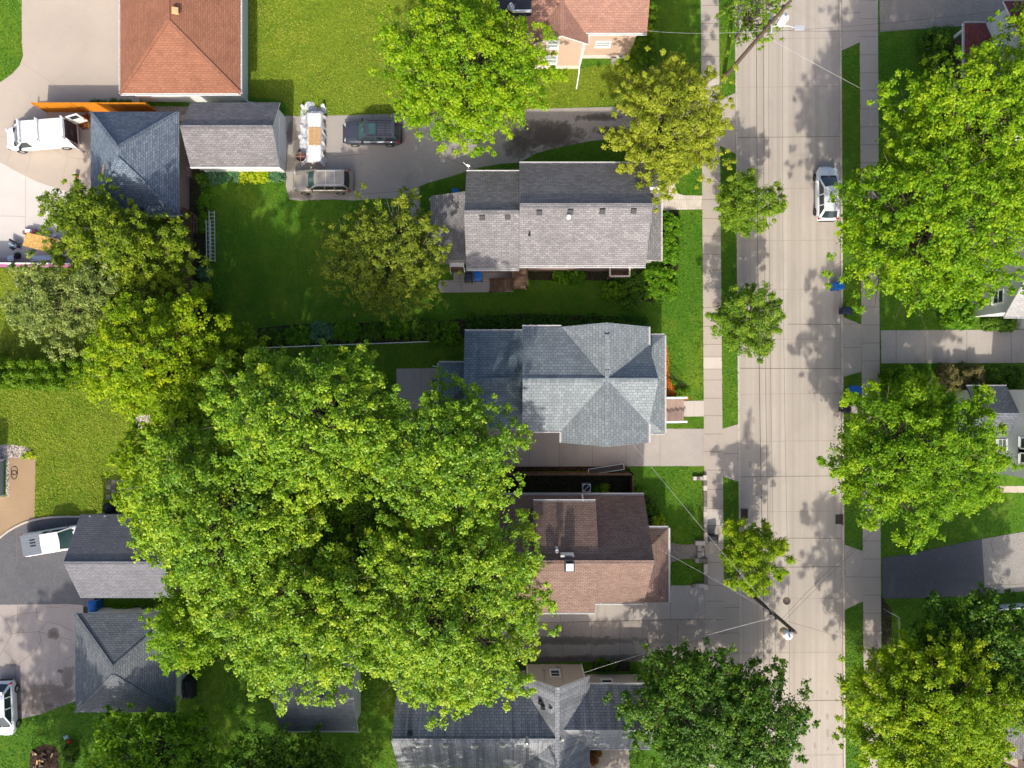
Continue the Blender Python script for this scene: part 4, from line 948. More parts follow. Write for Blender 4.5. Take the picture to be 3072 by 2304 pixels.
# --- streaked grey house at the bottom
H5 = thing('house', 'cream walled house with a black streaked grey roof at the bottom of the block', 'house', (wx(1560), wy(2180), 0))
ze, zr = 3.0, 5.6
x0 = wx(1194, ze); xg = wx(1672, zr); y1 = wy(2043, ze); ym = wy(2222, zr); y0 = ym - (y1 - ym)
gable_walls(H5, x0, xg + .5, y0, y1, ze, zr, 'x', 'w_cream', .35, ends=(.3, 0))
roof_slab('roof', *gable_pts(x0, xg + .3, y0, y1, ze, zr, 'x', x0 - .1), 'r_h5', H5)
gutter(H5, (xg - 2.4, y1, ze), (x0, y1, ze), .13, clips=False)
sl5 = (zr - ze) / (y1 - ym); cap(H5, (x0, ym, zr), (xg, ym, zr), 'r_h5', .4)
ex1 = wx(1950, ze); ey1 = wy(2055, ze); eym = wy(2190, 5.2); ey0 = eym - (ey1 - eym)
gable_walls(H5, xg - .5, ex1, ey0, ey1, ze, 5.2, 'x', 'w_cream', .35, ends=(0, .3))
roof_slab('roof', *gable_pts(xg - .3, ex1, ey0, ey1, ze, 5.2, 'x'), 'r_h5', H5)
gutter(H5, (ex1, ey1, ze), (xg + 2.6, ey1, ze), .13)
gutter(H5, (xg + 2.6, ey0, ze), (ex1, ey0, ze), .12)
# cross gable
cx0, cx1 = wx(1569, 3.2), wx(1769, 3.2); cy1 = wy(2028, 3.2); 
gable_walls(H5, cx0, cx1, ym - 9, cy1, 3.2, zr + .05, 'y', 'w_cream', .3, ends=(.3, .3))
roof_slab('roof', *gable_pts(cx0, cx1, ym - 9, cy1, 3.2, zr + .05, 'y', None, wy(2060, zr) - .1, xg), 'r_h5', H5)
cap(H5, (xg, wy(2060, zr), zr + .07), (xg, ym - 8, zr + .07), 'r_h5', .4)
for px in (1440, 1543): window(H5, (wx(px, 2.0), y1 - .35, 1.75), (0, 1), .8, 1.1)
window(H5, (wx(1823, 2.0), ey1 - .35, 1.75), (0, 1), .85, 1.1)
window(H5, (wx(1666, 2.2), cy1 - .3, 2.0), (0, 1), .75, 1.25)
b = MB(); yw = cy1 - .27
b.box((wx(1632, 1.4), yw, 1.3), (.22, .1, .34)); b.tube([(wx(1632, 1.4), yw, 1.4), (wx(1634, 3), yw, 3.8)], .025, 5); b.build('electric_meter', 'metal', H5)
b = MB(); b.box((wx(1676, .9), yw, .75), (.4, .1, .25)); b.tube([(wx(1684, 1), yw, .9), (wx(1689, 3), yw, 3.6)], .025, 5); b.build('cable_box', 'block', H5)
for xx in (cx0 + .36, cx1 - .36): b = MB(); b.bar((xx, cy1 - .29, 0), (xx, cy1 - .29, 3.1), .1, .1); b.build('corner_board', 'white', H5)
def on5(px, py, side):
    zg = 5
    for _ in range(8): y = wy(py, zg); zg = zr - abs(y - ym) * sl5
    return (wx(px, zg), y, zg)
roof_vent(H5, on5(1230, 2201, 1), (0, sl5, 1), 'black', .34)
for px in (1255, 1337, 1427, 1508): roof_vent(H5, on5(px, 2234, -1), (0, -sl5, 1), 'metal', .42)
vent_pipe(H5, on5(1580, 2218, 1), .5, .1, 'metal', True)
sE = (5.2 - ze) / (ey1 - eym)
for px in (1791, 1874):
    zg = 4.8
    for _ in range(8): y = wy(2206, zg); zg = 5.2 - abs(y - eym) * sE
    roof_vent(H5, (wx(px, zg), y, zg), (0, -sE, 1), 'metal', .42)
for px, py, mt in ((1653, 2130, 'metal'), (1630, 2122, 'darkmetal'), (1622, 2107, 'darkmetal')):
    zg = 5; slc = (zr - 3.2) / ((cx1 - cx0) / 2)
    for _ in range(8): xx = wx(px, zg); zg = zr + .05 - abs(xx - xg) * slc
    roof_vent(H5, (xx, wy(py, zg), zg), (-slc, 0, 1), mt, .34)

# --- dark garage at the bottom, half under the maple
ze, zr = 2.5, 4.25; x0, x1 = wx(838, ze), wx(1074, ze); y1, y0 = wy(1938, ze), wy(2192, ze)
G3 = thing('garage', 'charcoal roofed garage half hidden under the huge maple', 'garage', ((x0 + x1) / 2, (y0 + y1) / 2, 0))
gable_walls(G3, x0, x1, y0, y1, ze, zr, 'x', 'w_white', .3)
roof_slab('roof', *gable_pts(x0, x1, y0, y1, ze, zr), 'r_g3', G3); gutter(G3, (x0, y0, ze), (x1, y0, ze), clips=False)
roof_vent(G3, (wx(962, 4.1), (y0 + y1) / 2 + .15, 4.15), (0, .3, 1), 'darkmetal', .36)

# --- dark slate hip garage, lower left
ze, zr = 2.6, 4.4; x0, x1 = wx(226, ze), wx(527, ze); y1, y0 = wy(1841, ze), wy(2137, ze); xm = (x0 + x1) / 2; ym = (y0 + y1) / 2 + .05
G4 = thing('garage', 'white garage with a dark slate hip roof beside the cracked slab', 'garage', (xm, ym, 0))
box_walls(G4, x0, x1, y0, y1, ze - .13, 'w_white', .3)
roof_slab('roof', *hip_pts(x0, x1, y0, y1, ze, zr, xm, xm, ym - .3, ym + .3), 'r_g4', G4, side='metal')
for p, q in (((x0, y1, ze + .03), (xm, ym + .3, zr)), ((x1, y1, ze + .03), (xm, ym + .3, zr)), ((x0, y0, ze + .03), (xm, ym - .3, zr)), ((x1, y0, ze + .03), (xm, ym - .3, zr))): cap(G4, p, q, 'r_g4', .32)
window(G4, (wx(420, 1.8), y1 - .3, 1.85), (0, 1), .9, .55)
downspout(G4, [(x1 - .25, ym - .6, 2.4), (x1 - .1, ym - .2, 1.2), (x1 + .3, ym - .1, .15)], .035, 'metal')

# --- gable garage with navy north slope
ze, zr = 2.5, 4.7; x0, x1 = wx(241, ze), wx(529, ze); y1, y0 = wy(1543, ze), wy(1794, ze)
G5 = thing('garage', 'garage with a two tone grey gable roof in front of the white pickup', 'garage', ((x0 + x1) / 2, (y0 + y1) / 2, 0))
gable_walls(G5, x0, x1, y0, y1, ze, zr, 'x', 'w_grey', .3)
ym = (y0 + y1) / 2; v, f = gable_pts(x0, x1, y0, y1, ze, zr)
roof_slab('roof', v, f, 'r_g5', G5, side='darkmetal')
cap(G5, (x0, ym, zr), (x1, ym, zr), 'r_g5', .3)
b = MB(); b.bar((x0 + .28, ym + 1.3, 0), (x0 + .28, ym + 1.3, 2.1), .05, 2.3, up=(0, 1, 0)); b.bar((x0 + .28, ym - 1.3, 0), (x0 + .28, ym - 1.3, 2.1), .05, 2.3, up=(0, 1, 0)); b.build('garage_door', 'w_white', G5)
b = MB(); b.bar((x1 - .27, ym - 1.6, 2.0), (x1 - .27, ym - .8, 2.0), .06, .9); b.build('gable_vent', 'glass', G5)
for px in (273, 318): vent_pipe(G5, (wx(px, 2.5), y1 - .1, 2.45), .3, .03, 'white')

# --- pale blue outbuilding on the left edge
x1 = wx(12, 0); y1, y0 = wy(1378, 0), wy(1487, 0)
G6 = thing('shed', 'pale blue sided outbuilding cut off by the left edge of the gravel bed', 'shed', (x1 - 2, (y0 + y1) / 2, 0))
b = MB(); b.prism([(x1 - 4, y0), (x1, y0), (x1, y1), (x1 - 4, y1)], -.1, 2.9); b.build('wall', 'w_blue', G6)
for yy in (y0 + .04, y1 - .04): b = MB(); b.bar((x1 + .0, yy, 0), (x1 + .0, yy, 2.9), .1, .1); b.build('corner_board', 'white', G6)
roof_slab('roof', *gable_pts(x1 - 4.3, x1 + .02, y0 - .1, y1 + .1, 2.95, 3.75, 'x'), 'r_navy', G6)

# --- pale pink house at the top
H1 = thing('house', 'pale pink house with a salmon brown roof at the top of the picture', 'house', (wx(1760), wy(60), 0))
ze, zr = 5.0, 7.6; mx0, mx1 = wx(1500, ze), wx(1941, ze); my0 = wy(99, ze); my1 = my0 + 8.6
gable_walls(H1, mx0, mx1, my0, my1, ze, zr, 'x', 'w_pink', .35, ends=(.35, .6))
roof_slab('roof', *gable_pts(mx0, mx1, my0, my1, ze, zr), 'r_pink', H1)
gutter(H1, (wx(1765, ze), my0, ze), (mx1, my0, ze), .12, clips=False)
zg, zp = 4.85, 6.15; gx0, gx1 = wx(1600, zg), wx(1764, zg); gy0 = wy(132, zg); gxm = wx(1668, zp) - .02
gable_walls(H1, gx0, gx1, gy0, my0 + 2, zg, zp, 'y', 'w_pink', .3, ends=(.25, 0))
roof_slab('roof', *gable_pts(gx0, gx1, gy0, my0 + 3.4, zg, zp, 'y', gy0, None, (gx0 + gx1) / 2), 'r_pink', H1)
gxm = (gx0 + gx1) / 2; ridge_vent(H1, (gxm, gy0 + .5, zp + .03), (gxm, my0 + 2.6, zp + .03), .36, 'r_pink')
gutter(H1, (gx1, gy0, zg), (gx1, my0, zg), .1, clips=False)
window(H1, (wx(1659, 4.8), gy0 + .25, 4.3), (0, -1), .85, 1.1, 'glass_pale'); window(H1, (wx(1652, 1.9), gy0 + .25, 1.7), (0, -1), 1.0, 1.3, 'glass_pale')
window(H1, (wx(1810, 2.6), my0 + .35, 2.5), (0, -1), 1.1, .8, 'glass_pale')
b = MB()
b.prism([(gx0 + .27, gy0 + .21), (gx1 - .27, gy0 + .21), (gx1 - .27, gy0 + .4), (gx0 + .27, gy0 + .4)], -.1, .5); b.prism([(gx1 - .29, my0 + .31), (mx1 - .57, my0 + .31), (mx1 - .57, my0 + .5), (gx1 - .29, my0 + .5)], -.1, .5); b.build('foundation', 'found', H1)
b = MB(); b.bar((gx1 - .28, gy0 + .23, .4), (gx1 - .28, gy0 + .23, 4.7), .1, .1); b.build('corner_board', 'white', H1)
b = MB(); b.bar((gxm - .1, gy0 + .235, .4), (gxm - .1, gy0 + .235, 5.6), .06, .05); b.build('corner_board', 'white', H1)
downspout(H1, [(gx1 - .2, gy0 + .1, 4.7), (gx1 - .25, gy0 + .15, .4), (gx1 - .25, gy0 - .2, .12), (wx(1729), wy(268), .07)], .06)
b = MB(); b.box((wx(1862, .5), my0 + .25, .7), (.3, .15, .4)); b.box((wx(1840, .2), my0 - .05, .3), (.42, .3, .5)); b.tube([(wx(1862, 1), my0 + .27, .9), (wx(1862, 1), my0 + .27, 2.4), (wx(1882, 3), my0 + .27, 4.4)], .025, 5); b.build('utility_meter', 'metal', H1)
zf = 6.4; b = MB(); b.prism(P2([(1478, -120), (1594, -120), (1594, 32), (1478, 34)], zf), 4.9, zf); fr = b.build('flat_dormer', ['r_flat'], H1)
b = MB(); b.bar(W(1537, 34, zf), W(1594, 33, zf), .1, .25); b.build('fascia', 'white', H1); vent_pipe(H1, W(1533, 21, zf), .35, .16, 'metal')
downspout(H1, [W(1252, 49, .1), W(1272, 49, .12), W(1300, 50, .3)], .07); downspout(H1, [W(1306, 24, .1), W(1306, -30, .12)], .06)

# --- houses on the east side of the street
R1 = thing('house', 'white house with a wine red porch roof at the top right corner', 'house', (wx(2990), wy(200), 0))
ax = wx(2889); ay1 = wy(123); ay0 = wy(430)
gable_walls(R1, ax - .3, ax + 12, ay0 - .35, ay1 + .35, 5.6, 8.0, 'x', 'w_white', .35, ends=(.3, .3)); roof_slab('roof', *gable_pts(ax - .45, ax + 12, ay0 - .35, ay1 + .35, 5.6, 8.0), 'r_red', R1)
gutter(R1, (ax + 12, ay1 + .35, 5.6), (ax - .4, ay1 + .35, 5.6), clips=False)
zp = 2.9; bx0, bx1 = wx(2893, zp), ax - .02; by1, by0 = wy(69, zp), wy(400, zp)
v = [(bx0, by0, zp), (bx1, by0, zp), (bx1, by1, zp), (bx0, by1, zp), (bx1, by0 + 1.6, zp + .8), (bx1, by1 - 1.6, zp + .8)]
roof_slab('roof', v, [(0, 1, 4), (0, 4, 5, 3), (3, 5, 2)], 'r_red', R1); gutter(R1, (bx1, by1, zp), (bx0, by1, zp)); gutter(R1, (bx0, by1, zp), (bx0, by0, zp))
b = MB(); b.box(((bx0 + bx1) / 2 + .1, (by0 + by1) / 2, .3), (bx1 - bx0 - .3, by1 - by0 - .3, .7)); b.build('porch_floor', 'wood', R1)
for yy in (by0 + .3, (by0 + by1) / 2, by1 - .3): b = MB(); b.box((bx0 + .25, yy, 1.5), (.18, .18, 2.9)); b.build('porch_post', 'white', R1)
b = MB()
for i in range(5): b.box((bx0 - .18 - .26 * i, wy(118, .3), .55 - .11 * i), (.28, 1.3, .1))
b.build('porch_step', 'darkmetal', R1)

R2 = thing('house', 'white house with a pale grey roof between the big maple and the east driveway', 'house', (wx(3000), wy(880), 0))
ax = wx(2914); ay0 = wy(951); ay1 = wy(720); ze, zr = 4.2, 7.4
gable_walls(R2, ax - .3, ax + 12, ay0 - .35, ay1 + .35, ze, zr, 'x', 'w_white', .35); roof_slab('roof', *gable_pts(ax - .12, ax + 12, ay0 - .35, ay1 + .35, ze, zr), 'r_pale', R2)
gutter(R2, (ax - .12, ay0 - .35, ze), (ax + 12, ay0 - .35, ze))
window(R2, (ax, wy(891, 3.2), 3.35), (-1, 0), 1.0, 1.2, 'glass_teal')
b = MB(); b.prism([(wx(3050), ay0 - 1.0), (wx(3200), ay0 - 1.0), (wx(3200), ay0 + .1), (wx(3050), ay0 + .1)], -.1, 2.6); b.build('bay_wall', 'w_white', R2)

R3 = thing('house', 'white house with a small navy and grey porch gable behind the round street maple', 'house', (wx(3010), wy(1290), 0))
ax = wx(2965); ay1 = wy(1169); ay0 = wy(1415)
gable_walls(R3, ax - .3, ax + 12, ay0 - .35, ay1 + .35, 6.0, 8.8, 'x', 'w_white', .35)
v, f = gable_pts(ax + .35, ax + 12, ay0 - .4, ay1 + .4, 6.0, 8.8); roof_slab('roof', v, f, 'r_pale', R3)
zp, zq = 2.25, 3.7; qx0 = wx(2900, zp); qy1, qy0 = wy(1159, zp), wy(1315, zp)
roof_slab('porch_roof', *gable_pts(qx0, ax - .01, qy0, qy1, zp, zq, 'x'), 'r_navy', R3, side='darkmetal'); gutter(R3, (ax, qy1, zp), (qx0, qy1, zp), .09); gutter(R3, (qx0, qy0, zp), (ax, qy0, zp), .09)
gable_walls(R3, qx0, ax + .02, qy0, qy1, zp, zq, 'x', 'w_white', .3, name='porch_wall')
window(R3, (ax, wy(1337, 1.75), 1.75), (-1, 0), 1.1, 1.0, 'glass_pale'); window(R3, (ax, wy(1337, 4.3) , 4.3), (-1, 0), 1.2, 1.0); window(R3, (ax, wy(1368, 4.3), 4.3), (-1, 0), 1.1, 1.0)

R4 = thing('house', 'tan house with a grey hip porch and maroon trim at the bottom right corner', 'house', (wx(3040), wy(2220), 0))
zp = 3.0; rx0 = wx(3003, zp); ry1, ry0 = wy(2160, zp), wy(2272, zp)
v = [(rx0, ry0, zp), (rx0 + 4.2, ry0, zp + .9), (rx0 + 4.2, ry1, zp + .9), (rx0, ry1, zp)]
roof_slab('porch_roof', v, [(0, 1, 2, 3)], 'r_h2', R4, .16, 'w_maroon'); gutter(R4, (rx0, ry1, zp), (rx0, ry0, zp))
b = MB(); b.prism([(rx0 + .4, ry0 - 3.5), (rx0 + 10, ry0 - 3.5), (rx0 + 10, ry1 - .3), (rx0 + .4, ry1 - .3)], -.1, 2.75); b.build('wall', 'w_tan', R4)
b = MB(); b.prism([(rx0 + 1.5, ry0 - 3.5), (rx0 + 10, ry0 - 3.5), (rx0 + 10, ry0 - .1), (rx0 + 1.5, ry0 - .1)], 2.7, 5.2); b.build('upper_wall', 'w_tan', R4)
b = MB(); b.bar((rx0 + .3, ry0 - .6, 2.7), (rx0 + 1.6, ry0 - 1.2, 2.7), .25, .2); b.build('trim', 'w_maroon', R4)
sk = MB(); c = (rx0 + 2.4, (ry0 + ry1) / 2 - .3, zp + .62); sk.box(c, (1.0, 1.3, .14), 0, 0, ('Y', -.21)); sk.build('skylight', 'glass', R4)
# ------------------------------------------------------------------ vehicles (built along +x, then placed)
def wheel(parent, x, y, r=.34, w=.22, rim='rim'):
    sgn = 1 if y > 0 else -1
    b = MB(); n = 20; prof = [(r * .62, -w / 2), (r * .95, -w / 2), (r, -w / 2 + .03), (r, w / 2 - .03), (r * .95, w / 2), (r * .62, w / 2)]
    vs = [(x + a * math.cos(6.2832 * j / n), y + z * sgn, r + a * math.sin(6.2832 * j / n)) for a, z in prof for j in range(n)]
    b.add(vs, [(i * n + j, i * n + (j + 1) % n, (i + 1) * n + (j + 1) % n, (i + 1) * n + j) for i in range(5) for j in range(n)], 0, True)
    wo = MB.build(b, 'wheel', 'rubber', parent, False)
    b = MB(); yo = y + sgn * (w / 2 - .03)
    for j in range(5):
        a = 6.2832 * j / 5; b.bar((x + .03 * math.cos(a), yo, r + .03 * math.sin(a)), (x + r * .62 * math.cos(a), yo, r + r * .62 * math.sin(a)), .09, .04, up=(0, 1, 0))
    ring = [(x + r * .62 * math.cos(6.2832 * j / n), yo - sgn * .03 * e, r + r * .62 * math.sin(6.2832 * j / n)) for e in (0, 1) for j in range(n)]
    ring2 = [(x + r * .54 * math.cos(6.2832 * j / n), yo, r + r * .54 * math.sin(6.2832 * j / n)) for j in range(n)]
    b.add(ring[:n] + ring2, [(j, (j + 1) % n, n + (j + 1) % n, n + j) for j in range(n)], 0)
    b.build('rim', rim, wo, False)
    b = MB(); b.add([(x + r * .6 * math.cos(6.2832 * j / n), yo - sgn * .05, r + r * .6 * math.sin(6.2832 * j / n)) for j in range(n)], [tuple(range(n))]); b.build('brake_disc', 'darkmetal', wo, False)
    return wo

def body_loft(name, parent, mat, st):
    """st: list of (x, half width, z shoulder, z top at the centre line)"""
    b = MB(); rows = []
    for x, w, zs, zc in st:
        zb = .24; row = [(-w * .90, zb), (-w * .985, zb + .12), (-w, (zb + zs) * .55), (-w * .985, zs - .10), (-w * .93, zs - .02), (-w * .80, zs + (zc - zs) * .45), (-w * .45, zs + (zc - zs) * .85), (0, zc)]
        row = row + [(-y, z) for y, z in row[-2::-1]]
        rows.append([(x, y, z) for y, z in row])
    k = len(rows[0]); vs = [p for r in rows for p in r]
    fs = [(i * k + j, (i + 1) * k + j, (i + 1) * k + j + 1, i * k + j + 1) for i in range(len(rows) - 1) for j in range(k - 1)]
    fs += [(i * k + k - 1, (i + 1) * k + k - 1, (i + 1) * k, i * k) for i in range(len(rows) - 1)]
    b.add(vs, fs, 0, True); b.add(rows[0], [tuple(range(k))], 0, True); b.add(rows[-1], [tuple(reversed(range(k)))], 0, True)
    o = b.build(name, mat, parent, False)
    return o

def cabin(parent, paint, zs, zr, xw0, xw1, xr1, xr0, wb, wt, glass='glass_teal', bpost=(.0,), solid_sides=None, roofcrown=.05):
    """windscreen base/top xw0,xw1; rear top/base xr1,xr0; half widths at shoulder and roof"""
    bow = .12
    def quad(name, a, b_, c, d, mat, nu=6, crown=0.0):
        m = MB()
        def fn(u, v):
            p = Vector(a).lerp(Vector(b_), u); q = Vector(d).lerp(Vector(c), u); r = p.lerp(q, v)
            r.x += crown * (1 - (2 * u - 1) ** 2); return tuple(r)
        m.grid(fn, nu, 2); return m.build(name, mat, parent, False)
    quad('windshield', (xw0, -wb * .93, zs), (xw0, wb * .93, zs), (xw1, wt * .9, zr - .02), (xw1, -wt * .9, zr - .02), glass, 8, bow)
    quad('rear_window', (xr0, wb * .9, zs), (xr0, -wb * .9, zs), (xr1, -wt * .88, zr - .02), (xr1, wt * .88, zr - .02), 'glass', 8, -.07)
    for s in (-1, 1):
        if solid_sides is None or solid_sides > xr0:
            xe0 = xr0 if solid_sides is None else solid_sides; xe1 = xr1 if solid_sides is None else solid_sides
            m = MB(); P = [(xw0 - .12, s * wb, zs), (xw1 - .06, s * wt * .99, zr - .05), (xe1 + .05, s * wt * .99, zr - .05), (xe0 + .12, s * wb, zs)]
            m.face(P if s < 0 else P[::-1]); m.build('side_window', 'glass', parent, False)
    for s in (-1, 1):
        m = MB()
        m.bar((xw0, s * wb * .965, zs), (xw1, s * wt * .955, zr - .02), .10, .07); m.bar((xr0, s * wb * .95, zs), (xr1, s * wt * .94, zr - .02), .16, .09)
        for bx in bpost:
            m.bar((bx, s * (wb + .008), zs), (bx - .02, s * (wt + .005), zr - .04), .09, .03)
        m.bar((xw1, s * (wt * .985), zr - .03), (xr1, s * (wt * .985), zr - .03), .07, .07)
        if solid_sides is not None:
            P = [(solid_sides, s * wb, zs), (solid_sides, s * wt, zr - .03), (xr1, s * wt, zr - .03), (xr0, s * wb, zs)]
            m.face(P if s < 0 else P[::-1])
        m.build('pillar', paint, parent, False)
    m = MB()
    def fn(u, v):
        x = xr1 + (xw1 - xr1) * u; e = abs(2 * v - 1); ex = abs(2 * u - 1)
        x += (bow * .85 if u > .5 else -.05) * (1 - e * e) * max(0, (ex - .55) / .45)
        return (x, wt * (2 * v - 1), zr + roofcrown * (1 - e ** 2.5) * (1 - .5 * ex ** 4))
    m.grid(fn, 12, 8); 
    m.build('roof', paint, parent, False)
    m = MB(); m.bar((xw0 + bow * .5 + .02, -wb * .8, zs + .015), (xw0 + bow * .5 + .02, wb * .8, zs + .015), .14, .02); m.build('cowl', 'black', parent, False)

def mirror(parent, x, y, z, mat):
    s = 1 if y > 0 else -1
    b = MB(); b.box((x, y + s * .10, z), (.13, .2, .13)); return b.build('mirror', mat, parent, False)
def lampbox(parent, name, c, d, rz, mat):
    b = MB(); b.box(c, d, rz); return b.build(name, mat, parent, False)
def place(root, px, py, heading, z=.7):
    p = W(px, py, z); root.location = (p.x, p.y, rootz); root.rotation_euler = (0, 0, math.radians(heading))
rootz = .024

def suv(label, paint, L, Wd, Hh, px, py, hd, sunroof=False, rails='darkmetal', rim='rim', hatch=False, z0=.024, trim=None):
    r = thing('parked_car', label, 'car'); h = Wd / 2; f = L / 2
    st = [(-f, h * .80, .62, .66), (-f + .06, h * .90, .80, .86), (-f + .25, h * .975, .96, .99), (-f + .8, h, 1.0, 1.03), (-.2, h, 1.0, 1.03), (f - 1.55, h, .99, 1.05), (f - 1.2, h * .995, .95, 1.03), (f - .6, h * .975, .90, .98), (f - .28, h * .93, .84, .90), (f - .1, h * .84, .70, .76), (f, h * .70, .55, .60)]
    body_loft('body', r, paint, st)
    cabin(r, paint, .99, Hh, f - 1.38, f - 2.05, -f + (.42 if not hatch else .75), -f + (.16 if not hatch else .25), h * .86, h * .70, bpost=(f - 2.75, -f + 1.25))
    for x in (f - .92, -f + .95):
        for y in (h - .10, -h + .10): wheel(r, x, y, .36 if Hh > 1.6 else .32, .24, rim)
    for s in (1, -1):
        mirror(r, f - 1.62, s * (h * .93), 1.05, 'black' if trim is None else paint)
        lampbox(r, 'headlight', (f - .27, s * h * .64, .78), (.2, .28, .12), -s * .3, 'lamp'); lampbox(r, 'taillight', (-f + .17, s * h * .86, .92), (.16, .18, .30), 0, 'tail')
        b = MB(); b.bar((f - 2.2, s * h * .62, Hh + .07), (-f + .6, s * h * .62, Hh + .07), .05, .04)
        for xx in (f - 2.2, -f + .6, -.3): b.bar((xx, s * h * .62, Hh - .0), (xx, s * h * .62, Hh + .07), .05, .05)
        b.build('roof_rail', rails, r, False)
    b = MB(); b.box((f - .02, 0, .48), (.12, Wd * .78, .22)); b.build('front_bumper', 'black' if trim is None else paint, r, False)
    b = MB(); b.box((-f + .02, 0, .5), (.16, Wd * .84, .22)); b.build('rear_bumper', 'black' if trim is None else paint, r, False)
    if sunroof:
        b = MB(); b.add([(f - 2.55 + .28 * a, .42 * e, Hh + .062) for a, e in ((-1, -1), (1, -1), (1, 1), (-1, 1))], [(0, 1, 2, 3)]); b.build('sunroof', 'glass_teal', r, False)
    b = MB()
    for x in (-.55, -1.25): b.bar((x, -h * .6, Hh + .09), (x, h * .6, Hh + .09), .06, .025)
    b.build('crossbar', rails, r, False)
    b = MB()
    for s in (-.42, -.21, 0, .21, .42): b.bar((-.1, s, Hh + .052), (-1.7, s, Hh + .05), .03, .02)
    b.build('roof_rib', paint if not sunroof else 'black', r, False)
    b = MB()
    for s in (-1, 1): b.bar((f - .35, s * h * .42, .945), (f - 1.3, s * h * .5, 1.03), .035, .02)
    b.build('hood_crease', paint, r, False)
    p = W(px, py, .85); r.location = (p.x, p.y, z0); r.rotation_euler = (0, 0, math.radians(hd)); return r

suv('dark slate blue wagon style car with a sunroof parked alone on the shared driveway', 'p_blue', 4.72, 1.86, 1.66, 1115, 397, 180, True)
suv('champagne coloured car with silver roof bars parked beside the wrapped stack', 'p_tan', 4.78, 1.86, 1.62, 965, 542, 180, False, 'alu', trim=1)

def hatch(label, L, Wd, Hh, px, py, hd, rim, z0):
    r = thing('parked_car', label, 'car'); h = Wd / 2; f = L / 2
    st = [(-f, h * .70, .60, .64), (-f + .08, h * .84, .78, .86), (-f + .3, h * .95, .92, .97), (-f + .9, h, .93, .97), (-.2, h, .92, .96), (f - 1.3, h, .90, .97), (f - .9, h * .985, .85, .93), (f - .5, h * .93, .78, .86), (f - .25, h * .80, .68, .76), (f - .08, h * .58, .56, .63), (f, h * .36, .48, .52)]
    body_loft('body', r, 'p_pearl', st)
    cabin(r, 'p_pearl', .92, Hh, f - 1.02, f - 1.95, -f + .75, -f + .2, h * .86, h * .64, bpost=(f - 2.45, -f + 1.15), glass='glass')
    for x in (f - .85, -f + .78):
        for y in (h - .09, -h + .09): wheel(r, x, y, .32, .22, rim)
    for s in (1, -1):
        mirror(r, f - 1.35, s * (h * .92), .98, 'p_pearl'); lampbox(r, 'headlight', (f - .32, s * h * .74, .74), (.34, .2, .10), -s * .5, 'lamp'); lampbox(r, 'taillight', (-f + .14, s * h * .80, .86), (.14, .26, .16), s * .4, 'tail')
    b = MB(); b.bar((-f + .68, -h * .55, Hh + .01), (-f + .68, h * .55, Hh + .01), .22, .04); b.build('spoiler', 'p_pearl', r, False)
    b = MB(); b.box((-f + .0, 0, .45), (.12, Wd * .7, .2)); b.build('rear_bumper', 'black', r, False)
    b = MB(); b.bar((f - .45, 0, .87), (f - 1.0, 0, .955), .05, .02); b.build('hood_crease', 'p_pearl', r, False)
    p = W(px, py, .8); r.location = (p.x, p.y, z0); r.rotation_euler = (0, 0, math.radians(hd)); return r
hatch('white hatchback parked at the kerb under the big street maple', 4.45, 1.80, 1.48, 2486, 577, 90.5, 'rimdark', RZ + .004)
hatch('white car cut off by the left edge on the cracked slab', 4.5, 1.80, 1.47, 9, 2128, -88, 'rim', .03)

# pickup
r = thing('pickup_truck', 'white pickup with a grey ribbed bed cover nosed up to the two tone garage', 'pickup truck'); L, h = 5.7, .96; f = L / 2
body_loft('body', r, 'p_white', [(-f, h * .93, .95, .97), (-f + .08, h * .97, 1.02, 1.04), (-f + .5, h, 1.03, 1.05), (0, h, 1.03, 1.05), (f - 1.5, h, 1.03, 1.08), (f - .9, h * .99, 1.0, 1.08), (f - .35, h * .96, .93, 1.0), (f - .1, h * .88, .78, .84), (f, h * .78, .6, .66)])
cabin(r, 'p_white', 1.04, 1.80, f - 1.45, f - 2.2, -f + 2.12, -f + 1.95, h * .90, h * .76, bpost=(f - 3.0,), roofcrown=.06)
b = MB(); b.prism([(-f + .06, -h * .9), (-f + 1.9, -h * .9), (-f + 1.9, h * .9), (-f + .06, h * .9)], 1.0, 1.10); b.build('bed_cover', 'tonneau', r)
b = MB()
for i in range(3): b.bar((-f + .75, -.12 + .24 * i, 1.115), (-f + 1.2, -.12 + .24 * i, 1.115), .1, .02)
b.build('cover_vent', 'black', r, False)
for x in (f - .95, -f + 1.15):
    for y in (h - .1, -h + .1): wheel(r, x, y, .38, .26)
for s in (1, -1): mirror(r, f - 1.7, s * h * .98, 1.15, 'black'); lampbox(r, 'headlight', (f - .16, s * h * .74, .82), (.2, .3, .2), -s * .2, 'lamp'); lampbox(r, 'taillight', (-f + .03, s * h * .9, .85), (.08, .14, .35), 0, 'tail')
b = MB(); b.box((-f - .06, 0, .55), (.16, 1.8, .2)); b.build('rear_bumper', 'metal', r, False)
p = W(172, 1620, .9); r.location = (p.x, p.y, .026); r.rotation_euler = (0, 0, math.radians(9.5))

